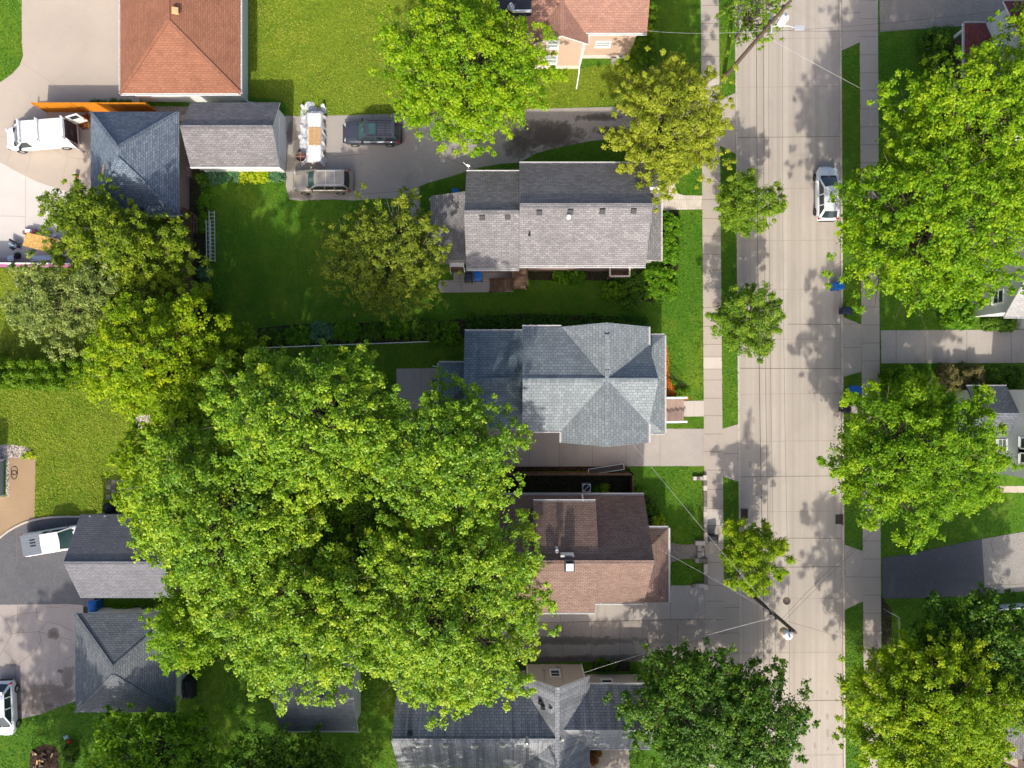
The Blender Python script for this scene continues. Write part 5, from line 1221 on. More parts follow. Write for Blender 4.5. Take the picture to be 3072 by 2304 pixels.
# van with its rear doors open
r = thing('cargo_van', 'white work van with roof racks and both rear doors open', 'van'); L, h = 5.6, 1.0; f = L / 2
body_loft('body', r, 'p_white', [(-f, h * .97, .95, .97), (-f + .3, h, 1.05, 1.08), (0, h, 1.08, 1.10), (f - 1.3, h, 1.08, 1.14), (f - .8, h * .97, 1.02, 1.10), (f - .3, h * .88, .92, .98), (f - .08, h * .74, .75, .8), (f, h * .6, .6, .64)])
cabin(r, 'p_white', 1.07, 2.05, f - .95, f - 2.0, -f + .08, -f + .02, h * .95, h * .84, bpost=(f - 2.4,), solid_sides=f - 2.4, roofcrown=.09)
b = MB(); b.box((-f - .0, 0, 1.25), (.06, 1.55, 1.5)); b.build('cargo_opening', 'interior', r, False)
for s, ang in ((1, math.radians(62)), (-1, math.radians(20))):
    hx, hy = -f - .02, s * h * .92
    dv = Vector((-math.cos(ang - .0), s * math.sin(ang) * .55, 0)).normalized() * .98
    b = MB(); A = Vector((hx, hy, 0)); B = A + dv
    b.bar(A + Vector((0, 0, 1.22)), B + Vector((0, 0, 1.22)), .09, 1.5); dr = b.build('rear_door', 'p_white', r, False)
    b = MB(); b.bar(A + dv * .2 + Vector((0, 0, 1.62)), A + dv * .85 + Vector((0, 0, 1.62)), .11, .5); b.build('door_window', 'glass', dr, False)
    b = MB(); b.bar(A + dv * .95 + Vector((0, 0, .95)), B + Vector((0, 0, .95)), .12, .25); b.build('taillight', 'tail', dr, False)
for x in (f - .95, -f + 1.0):
    for y in (h - .1, -h + .1): wheel(r, x, y, .36, .24)
b = MB()
for x in (f - 2.0, f - 3.45, -f + .12):
    b.bar((x, -.92, 2.28), (x, .92, 2.28), .12, .07)
    for s in (-1, 1): b.bar((x, s * .86, 2.05), (x, s * .86, 2.42), .09, .07)
b.bar((f - 2.0, .0, 2.16), (-f + .1, 0, 2.16), .02, .02)
b.build('roof_rack', 'white', r, False)
for s in (1, -1): mirror(r, f - 1.35, s * h * .98, 1.2, 'black'); lampbox(r, 'headlight', (f - .16, s * h * .66, .82), (.16, .26, .2), -s * .5, 'lamp')
b = MB(); b.box((f - .03, 0, .45), (.16, 1.5, .22)); b.build('front_bumper', 'black', r, False)
p = W(112, 404, 1.2); r.location = (p.x, p.y, .024); r.rotation_euler = (0, 0, math.radians(184.5))

# ------------------------------------------------------------------ bins
def bin_(label, px, py, rz, col, tilt=0, z=0.0, big=1.0, cat='bin', name='wheelie_bin', group=None):
    r = thing(name, label, cat, (0, 0, 0), group); b = MB(); w, d, h = .56 * big, .66 * big, .98 * big
    vs = [(-w * .42, -d * .38, .06), (w * .42, -d * .38, .06), (w * .42, d * .40, .06), (-w * .42, d * .40, .06), (-w / 2, -d / 2, h), (w / 2, -d / 2, h), (w / 2, d / 2, h), (-w / 2, d / 2, h)]
    b.add(vs, [(3, 2, 1, 0), (4, 5, 6, 7), (0, 1, 5, 4), (1, 2, 6, 5), (2, 3, 7, 6), (3, 0, 4, 7)]); b.bar((-w * .54, -d / 2 - .02, h - .05), (w * .54, -d / 2 - .02, h - .05), .06, .08); b.build('bin_body', col, r, False)
    b = MB()
    def fn(u, v):
        e, g = 2 * u - 1, 2 * v - 1; q = max(abs(e), abs(g))
        return (e * (w / 2 + .03), g * (d / 2 + .05) + .01, h + .075 - .07 * q ** 5 + .02 * (1 - g))
    b.grid(fn, 8, 8); b.box((0, -.05, h + .085), (w * .55, d * .5, .03)); b.build('lid', col, r, False)
    b = MB(); b.tube([(-w * .42, d / 2 + .1, h - .03), (w * .42, d / 2 + .1, h - .03)], .022, 6); 
    for s in (-1, 1): b.tube([(s * w * .42, d / 2 - .02, h - .03), (s * w * .42, d / 2 + .1, h - .03)], .02, 6)
    b.build('handle', col, r, False)
    for s in (-1, 1):
        b = MB(); b.tube([(s * w * .40, d * .42, .11), (s * w * .54, d * .42, .11)], .11, 12); b.build('wheel', 'rubber', r, False)
    p = W(px, py, .9); r.location = (p.x, p.y, z); r.rotation_euler = (0, 0, math.radians(rz)); return r
bin_('bright blue bin on the concrete by the wooden side stairs', 1434, 828, 180, 'blue', z=.018, big=1.05)
bin_('dark navy bin standing left of the bright blue bin', 1405, 832, 180, 'navy', z=.018, big=1.0)
bin_('blue bin in the gutter under the overhanging street maple', 2516, 858, -80, 'blue', z=RZ, big=1.1)
bin_('black bin on the grass verge beside the blue bin in the gutter', 2540, 932, -95, 'navy')
bin_('blue bin on the grass verge above the round street maple', 2567, 1169, -95, 'blue', big=1.05)
bin_('dark grey bin tight against the edge of the round street maple', 2538, 1228, -100, 'darkmetal', big=.9)
bin_('black bin standing on the west sidewalk by the block wall', 2140, 1616, 95, 'black', z=.034, big=1.0)
bin_('blue bin squeezed between the two lower left garages', 281, 1818, 5, 'blue', z=.0, big=1.15)
bin_('blue bin half hidden behind the back addition of the grey house', 1368, 580, 10, 'blue', big=.95)
bin_('navy bin against the west wall of the blue grey house', 1311, 1150, 90, 'navy', z=.018, big=.9)
bin_('small blue bin glimpsed under the huge maple by the cream house', 1196, 2022, 0, 'blue', big=.9)

# ------------------------------------------------------------------ yard things
# plastic wrapped lumber stack
c = W(938, 408, .5); r = thing('wrapped_stack', 'long stack under white plastic sheeting with bare pallets on top', 'lumber stack', (c.x, c.y, 0))
xs0, xs1 = wx(924, .7), wx(962, .7); ys1, ys0 = wy(335, .7), wy(488, .7)
b = MB(); b.box(((xs0 + xs1) / 2, (ys0 + ys1) / 2, .36), (xs1 - xs0 + .1, ys1 - ys0 - .3, .60)); b.build('stack_core', 'lumber', r)
rs = np.random.RandomState(5); NX, NY = 34, 70; nz = rs.rand(NY + 1, NX + 1); e0 = rs.rand(NY + 1, 2); e1 = rs.rand(NX + 1, 2)
for _ in range(2): nz = (nz + np.roll(nz, 1, 0) + np.roll(nz, -1, 0) + np.roll(nz, 1, 1)) / 4
for _ in range(4): e0 = (e0 + np.roll(e0, 1, 0) + np.roll(e0, -1, 0)) / 3; e1 = (e1 + np.roll(e1, 1, 0) + np.roll(e1, -1, 0)) / 3
nz = .5 + (nz - .5) * 2.2; e0 = .5 + (e0 - .5) * 2.5; e1 = .5 + (e1 - .5) * 2.5
X0, X1 = wx(903), wx(977); Y1, Y0 = wy(318), wy(494)
def film(u, v):
    i, j = int(round(u * NX)), int(round(v * NY)); x = X0 + (X1 - X0) * u; y = Y0 + (Y1 - Y0) * v
    if i == 0: x += (e0[j, 0] - .5) * .3
    if i == NX: x += (e0[j, 1] - .5) * .3
    if j == 0: y += (e1[i, 0] - .6) * .35
    if j == NY: y += (e1[i, 1] - .4) * .45
    dx = max(xs0 - .05 - x, x - xs1 - .05, 0); dy = max(ys0 - y, y - ys1, 0); dd = math.hypot(dx, dy)
    zz = .71 if dd == 0 else max(.05, .71 - dd * 1.9)
    zz += (nz[j, i] - .5) * (.05 if dd == 0 else .22) + (.07 * math.sin(9 * u + 31 * v) if dd > 0 else .01 * math.sin(25 * v))
    if v > .97 and (u < .12 or u > .85): zz += .35
    return (x, y, max(zz, .03))
b = MB(); b.grid(film, NX, NY, 0, True); b.build('plastic_sheet', 'film', r)
b = MB()
for i in range(9): b.box(((wx(926, .85) + wx(961, .85)) / 2, wy(384 + 6 * i, .85), .83), (wx(962, .85) - wx(925, .85), .10, .025))
for s in (-.45, 0, .45): b.box(((wx(926, .85) + wx(961, .85)) / 2 + s, wy(408, .85), .77), (.05, 1.4, .09))
b.build('pallet', 'lumber', r)
for k, (y0, y1) in enumerate(((340, 380), (436, 484))):
    b = MB()
    for i in range(3): b.box(((wx(930, .8) + wx(958, .8)) / 2 + (i - 1) * .33, wy((y0 + y1) / 2, .8), .80), (.31, (y1 - y0) * S * .98, .03))
    b.build('white_board', 'white', r)
# rusty round lid / fire bowl beside it
c = W(902, 470, .4); r = thing('fire_bowl', 'rusty round fire bowl with a crossed grate beside the wrapped stack', 'fire bowl', (c.x, c.y, 0))
b = MB(); b.lathe([(.16, .02), (.22, .12), (.40, .38), (.42, .42), (.39, .42), (.3, .2), (.05, .18)], (c.x, c.y, 0), 20); b.build('bowl', 'iron', r)
b = MB(); b.bar((c.x - .4, c.y, .43), (c.x + .4, c.y, .43), .03, .02); b.bar((c.x, c.y - .4, .44), (c.x, c.y + .4, .44), .03, .02); b.build('grate', 'pinkred', r)
# bucket, extinguisher like can, plywood sheet on trestles, mitre saw, tools
def bucket(label, px, py, mat, rad=.17, h=.36, inner='white'):
    c = W(px, py, .3); r = thing('bucket', label, 'bucket', (c.x, c.y, 0)); b = MB()
    b.lathe([(rad * .84, .02), (rad, h), (rad * 1.06, h), (rad * 1.06, h - .04)], (c.x, c.y, 0), 20); b.build('bucket_body', mat, r, False)
    b = MB(); b.lathe([(rad * .2, h - .1), (rad * .95, h - .1), (rad * .96, h + .004)], (c.x, c.y, 0), 20); b.build('contents', inner, r, False)
    b = MB(); b.tube([(c.x + rad * 1.05 * math.cos(a), c.y + rad * 1.05 * math.sin(a) , h - .03 + .05 * math.sin(a)) for a in [i * .35 for i in range(10)]], .008, 5); b.build('handle', 'metal', r, False); return r
bucket('red bucket on the tan concrete in front of the slate blue garage', 226, 525, 'red')
bucket('small red can on the white concrete beside the plywood sheet', 146, 695, 'red', .10, .3, 'black')
r = thing('work_table', 'tilted sheet of golden chipboard laid on trestles on the white concrete', 'work table', W(122, 730, .8))
pts = [(80, 697), (176, 718), (171, 763), (67, 737)]; b = MB(); b.prism(P2(pts, .82), .80, .825); b.build('tabletop', 'osb', r)
for cxp in ((90, 720), (155, 738)):
    c = W(*cxp, .4); b = MB()
    for s in (-.4, .4):
        for t in (-.22, .22): b.bar((c.x + t, c.y + s, 0), (c.x, c.y + s, .79), .05, .05)
    b.bar((c.x, c.y - .6, .77), (c.x, c.y + .6, .77), .06, .05); b.build('trestle', 'pinkred', r)
r = thing('crate', 'faded red and white crate poking out behind the chipboard sheet', 'crate', W(88, 692, .3))
b = MB(); c = W(90, 693, .3); b.box((c.x, c.y, .18), (.85, .3, .34)); b.build('crate_body', 'pinkred', r); b = MB(); b.box((c.x - .1, c.y, .36), (.55, .26, .03)); b.build('crate_lid', 'white', r); b = MB(); b.box((c.x - .5, c.y - .1, .2), (.18, .3, .3)); b.build('crate_end', 'block_dark', r)
r = thing('mitre_saw', 'blue grey mitre saw with a black fence on the white concrete', 'power tool', W(40, 735, .4))
c = W(42, 733, .5); b = MB(); b.box((c.x, c.y + .2, .45), (.9, .18, .12), -.45); b.box((c.x + .15, c.y - .1, .35), (.5, .22, .1), -.45); b.build('fence', 'black', r)
b = MB(); b.lathe([(.05, .3), (.26, .32), (.26, .42), (.05, .44)], (c.x - .1, c.y - .12, 0), 18); b.box((c.x - .22, c.y - .02, .5), (.45, .12, .1), -.45); b.build('table', 'w_blue', r)
b = MB(); b.box((c.x - .15, c.y - .35, .55), (.35, .14, .14), -.5); b.build('motor', 'black', r)
for a, e in ((-.3, .3), (.3, .3), (-.3, -.3), (.3, -.3)):
    b = MB(); b.bar((c.x + a * 1.2, c.y + e * 1.1, 0), (c.x + a * .6, c.y + e * .5, .35), .04, .04); b.build('leg', 'metal', r)
for k, (xa, xb) in enumerate(((20, 47), (93, 160))):
    r = thing('scrap_pile', ('short' if k == 0 else 'long') + ' heap of pale metal strips lying along the purple fence', 'scrap pile', W((xa + xb) / 2, 772, 0)); rr = random.Random(k)
    for i in range(5):
        b = MB(); y = 768 + 3.0 * i; b.bar(W(xa + rr.uniform(0, 5), y + rr.uniform(-1, 2), .12 + .04 * i), W(xb - rr.uniform(0, 8), y + rr.uniform(-2, 1), .14 + .04 * i), .09, .03); b.build('metal_strip', 'alu', r)
c = W(48, 766, .3); r = thing('tyre_pile', 'black sack slumped against the purple fence', 'sack', (c.x, c.y, 0)); b = MB(); b.lathe([(.1, 0), (.26, .06), (.28, .18), (.2, .3), (.06, .36)], (c.x, c.y, 0), 14); o = b.build('sack_body', 'black', r); r.name = 'sack'
c = W(159, 706, .2); r = thing('paint_tray', 'small white tray near the tree at the edge of the white concrete', 'tray', (c.x, c.y, 0)); b = MB(); b.box((c.x, c.y, .06), (.4, .25, .1), .6); b.build('tray_body', 'white', r)
# red plastic watering can and white slab by the dirt patch
c = W(208, 2226, .2); r = thing('watering_can', 'red plastic watering can on the dark lawn by the dirt patch', 'watering can', (c.x, c.y, 0)); b = MB(); b.lathe([(.12, .0), (.16, .1), (.15, .26), (.07, .32)], (c.x, c.y, 0), 14); b.build('can_body', 'red', r); b = MB(); b.tube([(c.x + .12, c.y, .1), (c.x + .35, c.y + .1, .34)], [.04, .025], 8); b.tube([(c.x - .1, c.y, .3), (c.x - .25, c.y, .25), (c.x - .15, c.y, .08)], .02, 6); b.build('spout', 'red', r)
c = W(198, 2212, .05); r = thing('paving_stone', 'small pale blue paving stone on the grass by the red can', 'paving stone', (c.x, c.y, 0)); b = MB(); b.box((c.x, c.y, .03), (.4, .3, .06), .35); o = b.build('stone', 'w_blue', r)
rr = random.Random(8); r = thing('log_pile', 'scattered split logs on the dirt patch at the bottom left', 'firewood', W(130, 2280))
for i in range(13):
    c = W(98 + rr.random() * 66, 2248 + rr.random() * 60, .08); a = rr.random() * 3.14; b = MB(); b.bar((c.x - .18 * math.cos(a), c.y - .18 * math.sin(a), .07), (c.x + .18 * math.cos(a), c.y + .18 * math.sin(a), .09), .12, .1); b.build('log', rr.choice(['bark', 'lumber', 'wood']), r)
# black compost bin, pavers, hose
c = W(325, 1524, .8); r = thing('compost_bin', 'round black compost bin behind the two tone garage', 'compost bin', (c.x, c.y, 0)); b = MB(); b.lathe([(.42, 0), (.46, .05), (.40, .75), (.36, .8)], (c.x, c.y, 0), 22); b.build('bin_body', 'black', r, False); b = MB(); b.lathe([(.44, .78), (.46, .84), (.2, .92), (.06, .96)], (c.x, c.y, 0), 22); b.build('lid', 'black', r, False)
rr = random.Random(2)
for j in range(4):
    for i in range(6):
        if j == 3 and i > 3: continue
        c = W(326 + 15.5 * i, 1446 + 15 * j); r = None
        b = MB(); b.prism([(c.x + .18 * a * rr.uniform(.9, 1.05), c.y + .18 * e * rr.uniform(.9, 1.05)) for a, e in ((-1, -1), (1, -1), (1, 1), (-1, 1))], -.02, .045, 0)
        o = b.build('stepping_block', 'block' if rr.random() < .55 else 'block_dark', None)
        tag(o, 'square hollow paving block set in a grid in the grass behind the two tone garage', 'paving block', 'paving blocks set in a grid in the lawn')
c = W(41, 1400, .1); b = MB(); b.tube([(c.x + .25 * math.cos(a) * (1 + .1 * math.sin(3 * a)), c.y - .35 + .35 * math.sin(a) - (.35 if a > 6.3 else 0), .03 + a * .004) for a in [i * .3 for i in range(44)]], .02, 6); tag(b.build('garden_hose', 'black', None), 'black garden hose coiled on the brown patio by the blue outbuilding', 'hose')
# covered grill beside the hip garage
c = W(566, 2066, .7); r = thing('covered_grill', 'black covered grill against the east wall of the dark slate garage', 'grill', (c.x, c.y, 0)); b = MB()
def cov(u, v):
    e, g = 2 * u - 1, 2 * v - 1; q = max(abs(e) ** 3, abs(g) ** 4); return (c.x + e * .42, c.y + g * .85, 1.08 - .95 * q ** 4 + .04 * math.sin(9 * e + 5 * g))
b.grid(cov, 14, 18); b.build('cover', 'black', r, False); b = MB(); b.box((c.x, c.y, .3), (.6, 1.3, .6)); b.build('cabinet', 'darkmetal', r)
# air conditioner
c = W(1760, 1464, .8); r = thing('air_conditioner', 'square outdoor air conditioning unit behind the board fence by the brown house', 'air conditioner', (c.x, c.y, 0))
b = MB(); b.box((c.x, c.y, .4), (.68, .68, .8)); b.build('housing', 'white', r); b = MB(); b.lathe([(.29, .80), (.29, .812), (.05, .815)], (c.x, c.y, 0), 24, 0); b.build('fan_opening', 'navy', r, False); b = MB(); b.bar((c.x - .2, c.y - .2, .82), (c.x + .2, c.y + .2, .82), .06, .02); b.build('fan_guard', 'metal', r)
# long metal ramp leaning on the board fence
A0, A1 = W(1767, 1424, .9), W(1873, 1408, .9); r = thing('metal_ramp', 'long grey metal ramp leaning along the board fence beside the driveway', 'ramp', A0)
b = MB(); d = Vector((0, .38, -.55)); b.bar(A0, A1, .04, .05); b.bar(A0 + d, A1 + d, .04, .05); b.bar(A1, A1 + d, .04, .05); b.bar(A0, A0 + d, .04, .05); b.build('frame', 'alu', r)
b = MB(); b.face([A0 + d * .98 + Vector((0, 0, .0)), A1 + d * .98, A1 + d * .02, A0 + d * .02]); b.build('mesh_panel', 'darkmetal', r)
b = MB(); b.bar((A0.x + .2, A0.y + .4, 0), (A0.x + .2, A0.y + .38, .36), .05, .05); b.bar((A1.x - .2, A1.y + .4, 0), (A1.x - .2, A1.y + .38, .36), .05, .05); b.build('leg', 'metal', r)
c = W(1763, 1413, .1); r = thing('brick', 'loose orange brick on the mulch strip near the metal ramp', 'brick', (c.x, c.y, 0)); b = MB(); b.box((c.x, c.y, .05), (.24, .12, .1), .3); b.build('brick_body', 'red_mulch', r)
# ladder
r = thing('ladder', 'long white extension ladder lying on its side at the edge of the lawn', 'ladder', W(634, 708))
for k, (xa, xb, dz, ya, yb) in enumerate(((627, 643.5, 0, 632, 786), (618, 631, -.14, 660, 780))):
    pa = lambda px, py, z: W(px, py, z)
    b = MB(); zl, zr_ = (.62 + dz, .34 + dz) if k == 0 else (.5, .22)
    b.bar(pa(xa, ya, zl), pa(xa + 2, yb, zl), .035, .08); b.bar(pa(xb, ya, zr_), pa(xb + 2, yb, zr_), .035, .08); b.build('rail', 'alu' if k == 0 else 'white', r)
    b = MB(); n = 14 if k == 0 else 9
    for i in range(n): 
        y = ya + 6 + (yb - ya - 10) * i / (n - 1); o = 2 * (y - ya) / (yb - ya); b.tube([pa(xa + o, y, zl), pa(xb + o, y, zr_)], .022, 6)
    b.build('rung', 'alu', r)
# red brown can and pots near the garages
c = W(562, 513, .5); r = thing('wooden_crate', 'reddish brown wooden crate stack between the blue and grey roofed garages', 'crate', (c.x, c.y, 0)); b = MB(); b.box((c.x, c.y, .25), (.45, .9, .5)); b.box((c.x, c.y + .1, .55), (.4, .55, .1)); b.build('crate_body', 'brick', r)
c = W(610, 506, .1); r = thing('downpipe_elbow', 'grey metal trough on the ground by the grey garage corner', 'trough', (c.x, c.y, 0)); r.name = 'trough'; b = MB(); b.box((c.x, c.y, .1), (.6, .3, .15), .2); b.build('trough_body', 'metal', r)

# ------------------------------------------------------------------ steps, decks, stoops
c = W(1370, 800, .6); r = thing('back_steps', 'small pale wooden back steps with a white landing behind the grey house', 'steps', (c.x, c.y, 0))
xs0, xs1 = wx(1352, .7), wx(1391, .7); b = MB(); b.box(((xs0 + xs1) / 2, wy(791, .8), .4), (xs1 - xs0, .45, .82)); b.build('landing', 'white', r)
for i in range(2):
    b = MB(); b.box(((xs0 + xs1) / 2, wy(801 + 8 * i, .5), .27 - .12 * i), (xs1 - xs0 - .1, .3, .5 - .24 * i)); b.build('step', 'wood', r)
for s, xx in ((0, xs0), (1, xs1)):
    b = MB(); b.bar((xx, wy(787, 1.4), 1.5), (xx + .1 * s, wy(816, 1), .95), .05, .08); b.bar((xx + .1 * s, wy(816, 1), 0), (xx + .1 * s, wy(816, 1), .98), .07, .07); b.build('handrail', 'white', r)
c = W(1560, 840, .9); r = thing('wooden_deck', 'brown wooden deck landing with a straight flight of stairs on the side lawn', 'deck', (c.x, c.y, 0))
z = 1.0; x0, x1 = wx(1537, z), wx(1582, z); y1, y0 = wy(806, z), wy(867, z)
b = MB(); b.box(((x0 + x1) / 2, (y0 + y1) / 2, z - .04), (x1 - x0, y1 - y0, .08)); b.build('deck_floor', 'wood', r)
b = MB()
for xx in (x0 + .06, x1 - .06):
    for yy in (y0 + .06, y1 - .1): b.box((xx, yy, .95), (.1, .1, 1.9))
b.build('deck_post', 'wood', r); b = MB(); b.bar((x1 - .06, y0, 1.9), (x1 - .06, y1, 1.9), .1, .06); b.bar((x0, y0 + .06, 1.9), (x1, y0 + .06, 1.9), .1, .06); b.bar((x0 + .05, (y0 + y1) / 2, 1.9), (x0 + .05, y1, 1.9), .1, .06)
b.build('deck_rail', 'woodx', r)
sx0 = wx(1470, .1); sy1, sy0 = wy(838, .6), wy(873, .6)
for i in range(6):
    b = MB(); t = (i + .5) / 6; b.box((x0 + (sx0 - x0) * t, (sy0 + sy1) / 2, z * (1 - t) + .02), (.30, sy1 - sy0, .05)); b.build('tread', 'woodx', r)
for yy in (sy0, sy1):
    b = MB(); b.bar((x0, yy, 1.85), (sx0, yy, .95), .07, .06); b.bar((sx0, yy, 0), (sx0, yy, .95), .08, .08); b.bar((x0, yy, z), (sx0, yy, .02), .05, .2)
    for i in range(7): t = i / 7; b.bar((x0 + (sx0 - x0) * t, yy, z * (1 - t)), (x0 + (sx0 - x0) * t, yy, 1.85 - .9 * t), .035, .035)
    b.build('stair_rail', 'woodx', r)
c = W(1855, 820, .9); r = thing('side_stoop', 'small white railed stoop on the south wall of the grey house', 'stoop', (c.x, c.y, 0))
z = .8; x0, x1 = wx(1826, z), wx(1884, z); y1, y0 = wy(806, z), wy(833, z)
b = MB(); b.box(((x0 + x1) / 2, (y0 + y1) / 2 + .1, z - .04), (x1 - x0, y1 - y0 + .2, .08)); b.build('deck_floor', 'wood', r); b = MB()
for xx in (x0, x1): b.bar((xx, y0, 1.65), (xx, y1 + .2, 1.65), .12, .05)
b.bar((x0, y0, 1.64), (x1, y0, 1.64), .12, .05); b.build('handrail', 'block_pale', r); b = MB(); n = 9
for i in range(n + 1): x = x0 + (x1 - x0) * i / n; b.bar((x, y0, 0 if i in (0, n) else z), (x, y0, 1.62), .05, .05)
for xx in (x0, x1):
    for i in range(5): y = y0 + (y1 - y0) * i / 4; b.bar((xx, y, z), (xx, y, 1.62), .05, .05)
b.build('baluster', 'block_pale', r)
c = W(2028, 1232, .5); r = thing('front_steps', 'taupe board front steps with two white handrails by the orange mulch', 'steps', (c.x, c.y, 0))
x0, x1 = wx(1996, .7), wx(2052, .3); y1, y0 = wy(1194, .6), wy(1264, .6)
for i in range(4):
    b = MB(); xa, xb = x0 + (x1 - x0) * i / 4, x0 + (x1 - x0) * (i + 1) / 4; b.prism([(xa, y0), (xb, y0), (xb, y1), (xa, y1)], 0, .72 - .17 * i); b.build('step', 'deck_tan', r)
for yy in (y0 - .02, y1 + .02):
    b = MB(); b.bar((x0 - .1, yy, 1.62), (x1 + .1, yy, .98), .16, .08); b.build('handrail', 'white', r); b = MB()
    for i in range(8): t = i / 7; b.bar((x0 + (x1 - x0) * t, yy, .5 * (1 - t)), (x0 + (x1 - x0) * t, yy, 1.6 - .64 * t), .05, .05)
    b.build('baluster', 'white', r)
p = W(2008, 1122); q = W(2044, 1158); r = thing('metal_railing', 'short dark green iron railing panel beside the orange mulch bed', 'railing', p); b = MB()
b.bar((p.x, p.y, .85), (q.x, q.y, .85), .04, .04); b.bar((p.x, p.y, .12), (q.x, q.y, .12), .03, .03)
b.build('top_rail', 'darkmetal', r); b = MB()
for i in range(13): t = i / 12; b.bar((p.x + (q.x - p.x) * t, p.y + (q.y - p.y) * t, 0), (p.x + (q.x - p.x) * t, p.y + (q.y - p.y) * t, .9 if i in (0, 12) else .84), .025, .025)
b.build('picket', 'darkmetal', r)

# ------------------------------------------------------------------ fences and walls
def board_fence(name, label, pts, h, mat, rail='white', posts=2.4, rails=True, z0=-.05):
    r = thing(name, label, 'fence', (pts[0][0], pts[0][1], 0)); b = MB()
    for a, c in zip(pts[:-1], pts[1:]): b.bar((a[0], a[1], (h + z0) / 2), (c[0], c[1], (h + z0) / 2), .05, h - z0)
    b.build('board_panel', mat, r)
    b = MB()
    for a, c in zip(pts[:-1], pts[1:]): b.bar((a[0], a[1], h + .03), (c[0], c[1], h + .03), .11, .04)
    b.build('top_rail', rail, r)
    for a, c in zip(pts[:-1], pts[1:]):
        L = math.hypot(c[0] - a[0], c[1] - a[1]); n = max(1, int(L / posts))
        for i in range(n + 1):
            t = i / n; b = MB(); b.box((a[0] + (c[0] - a[0]) * t, a[1] + (c[1] - a[1]) * t, h / 2 + .03), (.12, .12, h + .1)); b.build('fence_post', rail, r)
    return r
board_fence('board_fence', 'orange stained board fence between the white van and the orange roofed house', P2([(142, 336), (470, 336)]), 1.85, 'fence_orange', 'fence_orange')
board_fence('board_fence', 'purple pink board fence along the bottom of the white concrete', P2([(-120, 800), (250, 802)]), 1.8, 'fence_purple', 'white')
board_fence('board_fence', 'weathered brown board fence beside the ladder and the lawn', P2([(578, 640), (582, 800), (588, 950), (596, 1000)]), 1.7, 'fence_brown', 'wood')
board_fence('board_fence', 'grey brown board fence enclosing the air conditioner by the brown house', P2([(1470, 1417), (1888, 1416), (1889, 1478)]), 1.7, 'fence_brown', 'wood')
b_ = thing('trellis', 'leaning brown timber trellis frame at the corner of the slate blue garage', 'trellis', W(575, 640)); b = MB()
for a, c in (((572, 635), (588, 650)), ((572, 635), (574, 700)), ((590, 648), (590, 700)), ((574, 665), (590, 668)), ((582, 640), (582, 700))): b.bar(W(*a, 1.5), W(*c, 1.5), .08, .06)
for a in ((574, 640), (588, 655)): b.bar(W(*a, 0), W(*a, 1.5), .08, .08)
b.build('frame', 'woodx', b_)
r = thing('chain_fence', 'low wire fence with a pale top rail between the two lawns', 'fence', W(1030, 1034)); pa, pb = Vector(W(773, 1046)), Vector(W(1291, 1027)); b = MB(); b.tube([pa + Vector((0, 0, 1.1)), pb + Vector((0, 0, 1.1))], .035, 6); b.build('top_rail', 'alu', r)
for i in range(7):
    p = pa.lerp(pb, i / 6); b = MB(); b.tube([p, p + Vector((0, 0, 1.14))], .03, 6); b.build('fence_post', 'metal', r)
b = MB(); L = (pb - pa).length; n = 110
for i in range(n):
    for s in (0, 1):
        t0, t1 = i / n, (i + 3) / n
        if t1 > 1: continue
        z0, z1 = (.05, 1.08) if s == 0 else (1.08, .05)
        b.bar(pa.lerp(pb, t0) + Vector((0, 0, z0)), pa.lerp(pb, t1) + Vector((0, 0, z1)), .006, .006)
b.build('wire_mesh', 'metal', r)
r = thing('chain_fence', 'pale wire fence around the dark hedge trees at the right', 'fence', W(2676, 1840)); b = MB()
P_ = [W(2650, 1826), W(2676, 1840), W(2677, 1930)]
b.tube([p + Vector((0, 0, 1.1)) for p in P_], .035, 6); b.build('top_rail', 'alu', r)
for p in P_:
    b = MB(); b.tube([p, p + Vector((0, 0, 1.14))], .03, 6); b.build('fence_post', 'metal', r)
p, q = W(2940, 1818), W(3090, 1808); r = thing('metal_fence', 'pale blue grey panel fence in front of the hedge at the right edge', 'fence', p); b = MB(); b.bar(p + Vector((0, 0, .55)), q + Vector((0, 0, .55)), .05, 1.1); b.build('panel', 'w_blue', r); b = MB(); b.bar(p + Vector((0, 0, 1.13)), q + Vector((0, 0, 1.13)), .09, .05); b.build('top_rail', 'alu', r)
# block retaining wall
r = thing('retaining_wall', 'low wall of grey and tan blocks along the west sidewalk by the brown house', 'retaining wall', W(2108, 1580)); rr = random.Random(6); B_ = {'block': MB(), 'block_dark': MB(), 'block_pale': MB()}
def blk(px, py, w, d, h, z=0.0): 
    B_[rr.choice(['block', 'block_dark', 'block_pale'])].box((wx(px), wy(py), z + h / 2 - .02), (w * .97, d * .97, h + rr.uniform(0, .02)), rr.uniform(-.03, .03))
y = 1432
while y < 1760:
    if not (1636 < y < 1672): blk(2113 + (y - 1430) * .008, y, .30, .42, .32 if y < 1640 else .3)
    y += 15.6
for i in range(3): blk(2082 + 10 * i, 1434, .28, .3, .34)
for i in range(3): blk(2088 + 9.5 * i, 1627, .27, .36, .4); blk(2088 + 9.5 * i, 1679, .27, .36, .4)
for i in range(2): blk(2096, 1643 + 20 * i, .34, .5, .3)
for i in range(4): blk(2106, 1636 + 13 * i, .3, .34, .16)
for i in range(4): blk(2080 + 10 * i, 1755, .28, .3, .3)
for k, v in B_.items(): v.build('block_course', k, r)

